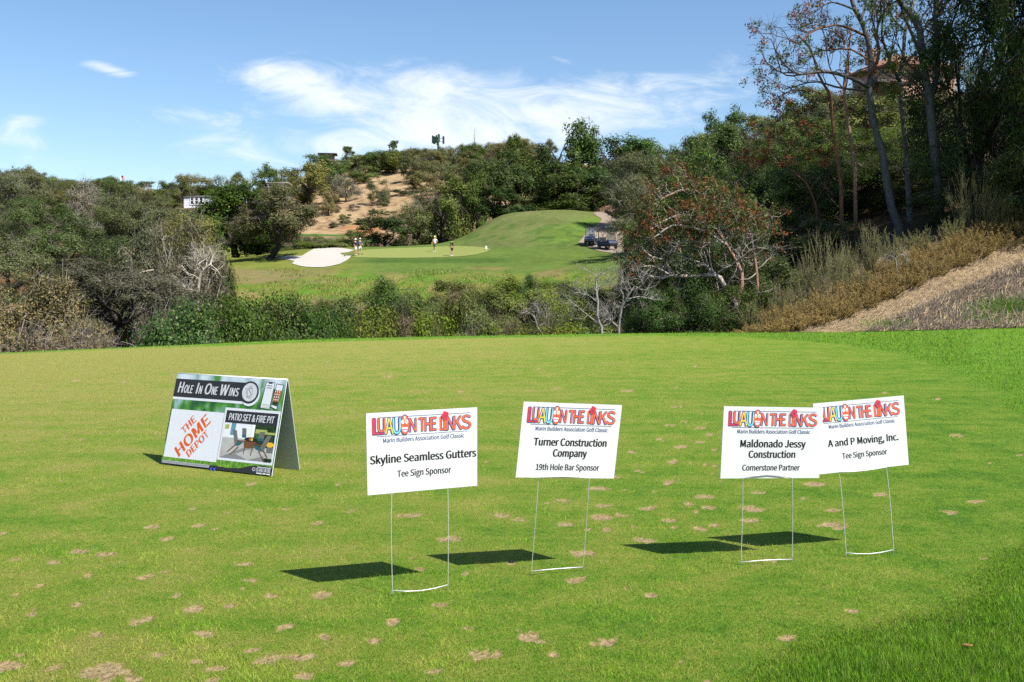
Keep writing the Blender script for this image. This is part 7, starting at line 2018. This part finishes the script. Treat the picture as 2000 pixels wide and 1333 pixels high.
def tufts(cw, tips, rng, n, spread, leaf, pal, keep=1.0, aspect=.38, dead=None):
    P, D = [], []
    for t, d in tips:
        if rng.uniform() > keep: continue
        P.append(np.tile(t, (n, 1)) + unit(n, rng) * rng.uniform(.2, 1, (n, 1)) * spread); D.append(np.tile(d, (n, 1)))
    if not P: return
    P, D = np.concatenate(P), np.concatenate(D)
    tip = None
    if dead: tip = (np.repeat(rng.uniform(0, 1, len(P) // n) < dead[0], n), dead[1])
    leaf_quads(cw, P, D, leaf, rng, pal, aspect, .25, .5, tip=tip)


def pxline(pts, Y):
    return np.array([at(a, b, Y + (c if len(t) > 2 else 0)) for t in pts for a, b, c in [(t[0], t[1], t[2] if len(t) > 2 else 0)]])


def smooth_line(P, n):
    P = np.asarray(P, float); t = np.linspace(0, 1, len(P)); ti = np.linspace(0, 1, n)
    return np.stack([pchip(t, P[:, k], ti) for k in range(3)], 1)


def madrone(stem, Y, r0, r1, limbs, label, seed, col=(.105, .105, .105), tcol=(.13, .10, .085), pal=None, leafy=1.0, depth=3, kids=3, auto=(), dead=(.35, (.20, .055, .02)), leaf=.16, nleaf=34):  # default trunk grey is darkened to stand in for tree shade on the bark
    """Trunk along a line of photo points at distance Y; limbs likewise, each breaking up into crooked twigs with tufts of leaves."""
    rng = np.random.default_rng(seed)
    P = smooth_line(pxline(stem, Y), 16)
    b = P[0].copy(); zb = gz(b[0], b[1]); b[2] = min(b[2], zb)
    P[0][2] = min(P[0][2], zb - .3)
    root = tag(empty('madrone_tree', b), label, 'tree', 'madrone trees above the bank')
    tk, cw, tips = MB(), MB(), []
    tk.tube(P - b, np.linspace(r0, r1, 16), 10, col=col)
    tc = np.array(tcol)
    for L in limbs:
        Q = smooth_line(pxline(L[0], Y), 9) - b
        tk.tube(Q, np.linspace(L[1], L[1] * .45, 9), 7, col=np.array(L[2]) if len(L) > 2 else np.array(col) * .8)
        for i in (4, 6, 8):
            dd = Q[i] - Q[i - 1]
            for s in range(2):
                grow(tk, rng, Q[i], dd / np.linalg.norm(dd) + unit(1, rng)[0] * .8, np.linalg.norm(Q[-1] - Q[0]) * .42 * rng.uniform(.7, 1.2), L[1] * .42, depth - 1, tips, tc * .62, .55, kids)
    for (t, ln, side) in auto:
        i = int(t * 15); dd = np.array([side, rng.uniform(-.6, .6), rng.uniform(.1, .8)])
        grow(tk, rng, P[i] - b, dd, ln, r1 * .5, depth, tips, tc, .45, kids)
    link('trunk', tk.mesh('trunk', [BARK]), root)
    if leafy > 0:
        tufts(cw, tips, rng, nleaf, .34, leaf, pal or NEARG, leafy, dead=dead)
        link('crown', cw.mesh('crown', [LEAF_FIX]), root)
    return root


ORG = (.20, .095, .055)
MAD = [(.035, .055, .014, 3), (.055, .078, .02, 3), (.085, .10, .03, 1.5), (.14, .07, .025, 1)]
madrone([(1768, 520), (1757, 450), (1738, 395), (1724, 300), (1706, 240), (1698, 170), (1702, 120, .3), (1690, 60, .5), (1664, 5, .8), (1650, -60, 1)], 54, .25, .10,
        [([(1700, 172), (1660, 152, -.5), (1612, 140, -1), (1562, 146, -1.5), (1536, 130, -1.6)], .12), ([(1706, 180), (1640, 172, .4), (1590, 160, .6), (1545, 172, 1)], .07), ([(1697, 150), (1716, 110, -.6), (1712, 60, -1), (1735, 10, -1.4)], .11, ORG), ([(1690, 70), (1640, 50, -.8), (1590, 60, -1.3), (1560, 85, -1.6)], .075, ORG), ([(1680, 40), (1692, 0, .5), (1660, -60, .9)], .08), ([(1702, 120), (1650, 95, .8), (1600, 100, 1.5), (1575, 120, 2)], .06, ORG), ([(1672, 20), (1625, 5, .2), (1590, 25, .2)], .06), ([(1698, 165), (1730, 130, .8), (1752, 60, 1.2), (1750, 0, 1.6)], .07)],
        'leaning grey madrone with white lower trunk and sparse rusty leaves against sky', 5, pal=MAD, leafy=.34, dead=(.42, (.22, .06, .022)))
madrone([(1778, 500), (1776, 420), (1770, 300), (1762, 220), (1756, 165), (1764, 110, .4), (1768, 60, .6), (1790, -10, .9)], 57, .17, .09,
        [([(1757, 160), (1735, 110, -.6), (1722, 60, -1), (1728, 10, -1.2)], .10), ([(1760, 130), (1790, 100, .6), (1800, 55, .9), (1780, 10, 1)], .09), ([(1757, 158), (1715, 135, .4), (1700, 100, .7)], .05), ([(1768, 60), (1740, 30, .5), (1725, -20, .5)], .07)],
        'thin dark madrone trunk between leaning one and thickest one', 6, pal=MAD, leafy=.34, col=(.16, .15, .145))
madrone([(1842, 500), (1836, 420), (1828, 320), (1820, 250), (1815, 190), (1802, 120, .3), (1797, 60, .5), (1775, 25, .6), (1755, 0, .7), (1740, -50, .8)], 53, .26, .14,
        [([(1816, 195), (1832, 130, .6), (1828, 60, .8), (1832, -40, 1)], .17), ([(1800, 110), (1770, 40, -.6), (1752, -10, -.8)], .10), ([(1812, 160), (1770, 120, -.8), (1748, 70, -1.2)], .06), ([(1818, 215), (1790, 165, -.6), (1768, 150, -1)], .05)],
        'thickest smooth grey madrone trunk beside near-black bay', 7, pal=[(.03, .055, .012, 3), (.055, .09, .018, 3), (.10, .14, .03, 2)], leafy=.6, dead=(.05, (.2, .06, .02)))
madrone([(1645, 400), (1640, 340), (1632, 290), (1625, 230), (1622, 190), (1600, 150, .3), (1585, 100, .5), (1560, 70, .6)], 56, .12, .05,
        [([(1625, 220), (1650, 180, .3), (1658, 130, .4), (1655, 80, .4)], .06, ORG), ([(1632, 285), (1600, 250, .4), (1560, 240, .5)], .05, ORG), ([(1622, 195), (1580, 175, -.3), (1540, 180, -.5), (1515, 192, -.6)], .04)],
        'slender orange-barked madrone left of leaning grey madrone', 8, col=ORG, pal=MAD, leafy=.38, dead=(.35, (.2, .055, .02)), tcol=(.12, .075, .05))
madrone([(1672, 350), (1664, 290), (1654, 225), (1648, 175), (1655, 120, .2), (1662, 60, .3)], 58, .12, .05,
        [([(1655, 230), (1682, 190, .3), (1700, 165, .4)], .05, ORG), ([(1650, 180), (1620, 130, .4), (1610, 70, .5)], .05, ORG), ([(1664, 290), (1690, 270, .3), (1680, 230, .3)], .04)],
        'pink-barked madrone between orange-barked one and leaning grey one', 9, col=(.34, .22, .15), pal=MAD, leafy=.36, dead=(.35, (.2, .06, .022)), tcol=(.13, .09, .065))
madrone([(1600, 420), (1575, 360), (1540, 330), (1510, 300), (1495, 268)], 57.5, .07, .03,
        [([(1575, 360), (1560, 320, .3), (1520, 265, .4)], .03, ORG), ([(1540, 330), (1500, 315, .3), (1470, 325, .4)], .03), ([(1590, 400), (1620, 340, .3), (1600, 300, .3)], .03)],
        'small arching madrone with coral-red leaf tufts over dark bays', 10, col=(.17, .08, .05), pal=MAD, leafy=.55, dead=(.4, (.24, .06, .03)), tcol=(.14, .085, .06))

# ---- rust-tipped madrone shrub with a big pale limb
rng = np.random.default_rng(21)
Y = 45.5
base = hill_at(1450, 46.5)
root = tag(empty('madrone_shrub', base), 'wide madrone shrub with rust-red tips, grey dead twigs and pale horizontal limb', 'shrub')
b = np.array(base)
tk, cw, tips = MB(), MB(), []
RTW = (.33, .29, .26)
for L, r, c in [([(1455, 640), (1440, 600), (1415, 560), (1398, 536), (1350, 541), (1310, 538), (1285, 545), (1250, 530)], .13, (.36, .31, .28)), ([(1310, 538), (1303, 510), (1315, 485), (1345, 470)], .07, RTW), ([(1398, 536), (1370, 515, .5), (1330, 500, .8), (1300, 470, 1)], .07, RTW),
                ([(1440, 600), (1450, 540, .6), (1420, 480, 1), (1390, 430, 1.2), (1380, 390, 1.5)], .10, (.25, .15, .11)), ([(1450, 620), (1480, 560, .5), (1470, 480, .8), (1440, 420, 1.2)], .09, (.22, .13, .1)), ([(1310, 538), (1270, 520, -.6), (1235, 525, -1)], .05, RTW), ([(1390, 430, 1.2), (1340, 420, .6), (1300, 430, 0), (1270, 450, -.5)], .06, RTW),
                ([(1420, 480, 1), (1370, 450, -.4), (1320, 440, -.9), (1270, 470, -1.2)], .06, RTW), ([(1380, 390, 1.5), (1350, 370, .8), (1310, 380, .2), (1275, 400, -.2)], .05, (.26, .16, .12)), ([(1345, 470), (1390, 475, -.5), (1430, 460, -.6)], .04, RTW), ([(1300, 470, 1), (1255, 480, .2), (1225, 500, -.2)], .05, RTW), ([(1398, 536), (1440, 510, -.8), (1475, 480, -1.1)], .05, RTW), ([(1303, 510), (1270, 500, -.8), (1250, 485, -1.2), (1235, 500, -1.2)], .045, RTW)]:
    Q = smooth_line(pxline(L, Y), 12) - b
    tk.tube(Q, np.linspace(r, r * .5, 12), 7, col=np.array(c))
    for i in (3, 5, 7, 9, 11):
        for s in range(2):
            dd = Q[i] - Q[i - 1]
            grow(tk, rng, Q[i], dd / np.linalg.norm(dd) * .5 + unit(1, rng)[0] + np.array([0, -.15, .25]), rng.uniform(.7, 1.5) * (.38 if (Q[i] + b)[0] / (Q[i] + b)[1] < .150 else 1.0), r * .28 + .006, 2, tips, RTW, .55, 3, .2)
tk_m = tk.mesh('trunk', [BARK])
link('trunk', tk_m, root)
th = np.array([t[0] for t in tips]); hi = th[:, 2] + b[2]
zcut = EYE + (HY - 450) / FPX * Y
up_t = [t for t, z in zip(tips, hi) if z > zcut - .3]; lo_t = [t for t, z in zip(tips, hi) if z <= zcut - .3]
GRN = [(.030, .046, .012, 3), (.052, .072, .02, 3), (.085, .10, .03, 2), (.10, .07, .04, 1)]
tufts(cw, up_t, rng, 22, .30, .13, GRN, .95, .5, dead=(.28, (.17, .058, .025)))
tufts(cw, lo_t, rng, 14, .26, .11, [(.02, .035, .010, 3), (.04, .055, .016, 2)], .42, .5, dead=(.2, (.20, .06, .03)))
N = 22000                                                                # leaf masses round the top and the far side
ps = np.stack([rng.uniform(1215, 1500, N), rng.uniform(352, 470, N)], -1)
kp = (((ps[:, 0] - 1375) / 128)**2 + ((ps[:, 1] - 425) / 78)**2 < 1) & (fbm(ps[:, 0] * .03, ps[:, 1] * .035, 5, 3) > .44)
ps = ps[kp]; N = len(ps)
YY = 46.3 + rng.uniform(0, 2.2, N)
C = np.stack([(ps[:, 0] - CX) / FPX * YY, YY, EYE + (HY - ps[:, 1]) / FPX * YY], -1) - b
red = (fbm(ps[:, 0] * .05, ps[:, 1] * .05, 8, 3) > .52) & (rng.uniform(0, 1, N) < .42)
leaf_quads(cw, C, np.tile([0, -.5, .6], (N, 1)), .13, rng, GRN, .5, .3, tip=(red, (.19, .060, .024)))
link('crown', cw.mesh('crown', [LEAF_FIX]), root)


# ---- bleached dead trees on the rim
def dead_tree(lines, Y, label, seed, col=(.25, .23, .21), depth=2, name='dead_tree', ln=.55):
    rng = np.random.default_rng(seed)
    p0 = lines[0][0][0]
    base = hill_at(p0[0], Y)
    root = tag(empty(name, base), label, 'dead tree', 'bleached dead trees')
    b = np.array(base); tk, tips = MB(), []
    for L, r in lines:
        Q = smooth_line(pxline(L, Y), 9) - b
        if L is lines[0][0]: Q[0][2] = min(Q[0][2], 0) - .1
        r *= .72
        tk.tube(Q, np.linspace(r, r * .5, 9), 6, col=np.array(col) * rng.uniform(.75, 1.1))
        for i in (3, 4, 5, 6, 7, 8):
            dd = Q[i] - Q[i - 1]
            for s in range(2):
                grow(tk, rng, Q[i], dd / np.linalg.norm(dd) * .7 + unit(1, rng)[0] * .9 + np.array([0, 0, .2]), ln * rng.uniform(.6, 1.3), r * .35, depth, tips, col, .6, 3, .1)
    link('trunk', tk.mesh('trunk', [BARK]), root)
    return root


dead_tree([([(1177, 655), (1174, 635), (1166, 620), (1168, 590), (1164, 565), (1165, 545), (1172, 535)], .085), ([(1168, 632), (1150, 618), (1128, 600), (1113, 586)], .05), ([(1174, 640), (1195, 628), (1190, 615)], .04), ([(1166, 590), (1145, 575), (1132, 573)], .04), ([(1164, 565), (1180, 552), (1195, 548)], .03)], 39,
          'bleached dead tree on tee rim, left of pair, with long arm reaching left', 31)
dead_tree([([(1212, 656), (1208, 640), (1212, 615), (1214, 600), (1224, 585), (1232, 570), (1240, 560)], .085), ([(1208, 640), (1192, 625), (1185, 612)], .05), ([(1213, 605), (1218, 580), (1210, 560), (1216, 545)], .04), ([(1224, 585), (1250, 580), (1275, 585)], .04), ([(1232, 570), (1255, 555), (1248, 540)], .035)], 40,
          'bleached dead tree on tee rim, right of pair, next to dark bushes', 32)
dead_tree([([(1062, 655), (1050, 640), (1045, 622), (1035, 612), (1022, 608)], .05), ([(1050, 640), (1068, 625), (1066, 605)], .035), ([(1045, 622), (1052, 608), (1048, 598)], .03)], 42, 'small bleached dead bush behind tee rim, apart from taller pair', 33, ln=.35)
dead_tree([([(262, 415), (258, 400), (252, 388), (240, 384)], .16), ([(258, 400), (268, 384), (262, 372)], .12), ([(260, 405), (278, 392), (292, 388)], .12), ([(256, 395), (246, 396), (232, 400)], .10), ([(268, 384), (282, 380), (288, 372)], .09)], 172, 'pale bleached dead oak high on left hill below skyline', 34, col=(.40, .36, .30), ln=1.6)
dead_tree([([(152, 478), (160, 465), (175, 455), (182, 440)], .12), ([(160, 465), (148, 450), (152, 436)], .09), ([(168, 460), (190, 452), (200, 455)], .08)], 118, 'pale dead oak midway up left hill', 35, col=(.36, .33, .28), ln=1.3)
dead_tree([([(385, 590), (388, 560), (392, 535), (404, 522), (412, 516)], .12), ([(388, 570), (372, 566), (362, 568)], .07), ([(392, 535), (384, 520), (386, 505)], .07), ([(402, 524), (404, 510), (398, 500)], .05)], 47.5, 'white forked dead trunk in front of oak with bleached limbs', 36, col=(.42, .38, .31), ln=.7)


# ---- broom: wands rising from one foot
def broom(px, Y, top, wd, label, seed, gold=False, grp='broom shrubs along the bank', nst=70):
    rng = np.random.default_rng(seed)
    x = (px - CX) / FPX * Y; zb = gz(x, Y)
    H = max(EYE + (HY - top) / FPX * Y - zb, .4); W = wd / FPX * Y
    root = tag(empty('broom_shrub', (x, Y, zb)), label, 'shrub', grp)
    st, lf = MB(), MB()
    N = nst
    a = rng.uniform(0, 6.28, N); rr_ = W * .5 * np.sqrt(rng.uniform(0, 1, N))
    h = H * rng.uniform(.5, 1.05, N) * (1 - .35 * (rr_ / (W * .5))**2)
    p0 = np.stack([np.cos(a) * rr_ * .35, np.sin(a) * rr_ * .35, np.full(N, -.05)], -1)
    p2 = np.stack([np.cos(a) * rr_, np.sin(a) * rr_, h], -1)
    p1 = (p0 * .55 + p2 * .45) + rng.normal(0, .05 * W, (N, 3)) * [1, 1, .3]
    sc = np.array([.26, .19, .085]) if gold else np.array([.19, .165, .10])
    st.twigs(p0, p1, p2, .010, .004, col=sc * rng.uniform(.6, 1.3, (N, 1)))
    # side wands
    M = N * 9
    i = rng.integers(0, N, M); t = rng.uniform(.25, 1, (M, 1))
    q0 = np.where(t < .5, p0[i] + (p1[i] - p0[i]) * t * 2, p1[i] + (p2[i] - p1[i]) * (t * 2 - 1))
    d = (p2[i] - p1[i]); d /= np.linalg.norm(d, axis=1, keepdims=True)
    d = d + unit(M, rng) * .45 + np.array([0, 0, .45]); d /= np.linalg.norm(d, axis=1, keepdims=True)
    L = H * rng.uniform(.08, .24, (M, 1))
    q2 = q0 + d * L
    st.twigs(q0, (q0 + q2) / 2 + rng.normal(0, .02, (M, 3)), q2, .005, .003, col=sc * rng.uniform(.6, 1.35, (M, 1)))
    k = M * (7 if gold else 7)
    j = rng.integers(0, M, k); u = rng.uniform(0, 1.05, (k, 1))
    C = q0[j] + (q2[j] - q0[j]) * u + rng.normal(0, .018, (k, 3))
    pal = [(.175, .118, .040, 3), (.24, .158, .058, 4), (.29, .185, .08, 2), (.14, .128, .035, 1)] if gold else [(.085, .104, .024, 3), (.13, .145, .036, 4), (.18, .165, .06, 2), (.19, .15, .08, 1)]
    leaf_quads(lf, C, d[j], .066 if gold else .075, rng, pal, .24, .6, .8)
    link('stems', st.mesh('stems', [LEAF_FIX]), root)
    link('foliage', lf.mesh('foliage', [LEAF_FIX]), root)
    return root


GOLD = [(1462, 618, 80), (1500, 606, 90), (1545, 594, 90), (1590, 586, 95), (1635, 562, 95), (1680, 545, 95), (1725, 525, 95), (1770, 500, 95), (1815, 478, 95), (1860, 462, 95), (1905, 447, 100), (1950, 430, 105), (2000, 402, 110), (2055, 380, 110)]
BR = []
for k, (px, top, wd) in enumerate(GOLD):
    yf = float(np.interp(px, _fp, FOOT_Y)) if px >= 1480 else 39.0
    BR.append((px, yf + .7, top + 22, wd, 1))
    if k > 1: BR.append((px - 18, yf + 2.2, top, wd, 1))
BR += [(1615, 43.0, 455, 130, 0), (1580, 43, 500, 90, 0), (1650, 44, 480, 70, 0), (1700, 45, 440, 60, 0), (1745, 46, 455, 60, 0), (1795, 47.0, 445, 70, 0), (1905, 49, 315, 120, 0), (1945, 48.5, 370, 70, 0), (1860, 48, 420, 60, 0), (1535, 42, 545, 80, 0), (2000, 49, 350, 90, 0), (1470, 41, 590, 60, 0), (1765, 45, 505, 70, 0), (1670, 43, 525, 70, 0)]
for k, (px, Y, top, wd, g) in enumerate(BR):
    o = broom(px, Y, top, wd, None, 100 + k, bool(g), 'golden low shrubs lining the bank' if g else 'green broom wands behind the bank', 110 if g else 60)
    PLANTS.append((px, o, ('golden dry shrubs', 'lining top of straw bank') if g else ('tall green-wanded brooms', 'above straw bank')))
dead_tree([([(1752, 520), (1748, 505), (1738, 500), (1728, 512)], .035), ([(1748, 505), (1762, 498), (1768, 506)], .03)], 43.0, 'small silvery dead branch bush among golden shrubs on bank', 37, ln=.35)

# ------------------------------------------------------------------ labels that rank look-alikes from left to right
ORD = ['first', 'second', 'third', 'fourth', 'fifth', 'sixth', 'seventh', 'eighth', 'ninth', 'tenth', 'eleventh', 'twelfth', 'thirteenth', 'fourteenth', 'fifteenth', 'sixteenth', 'seventeenth', 'eighteenth', 'nineteenth', 'twentieth', 'twenty-first', 'twenty-second', 'twenty-third', 'twenty-fourth', 'twenty-fifth', 'twenty-sixth', 'twenty-seventh', 'twenty-eighth', 'twenty-ninth', 'thirtieth', 'thirty-first', 'thirty-second', 'thirty-third', 'thirty-fourth', 'thirty-fifth']
by = {}
for px, o, key in PLANTS: by.setdefault(key, []).append((px, o))
for (what, where), rows in by.items():
    rows.sort(key=lambda t: t[0])
    n = len(rows)
    one = what[:-1] if what.endswith('s') else what
    for k, (px, o) in enumerate(rows):
        if n == 1: s = 'only %s %s' % (one, where)
        elif k == 0: s = 'leftmost of the %s %s' % (what, where)
        elif k == n - 1: s = 'rightmost of the %s %s' % (what, where)
        else: s = '%s from left of the %s %s' % (ORD[k], what, where)
        o['label'] = s
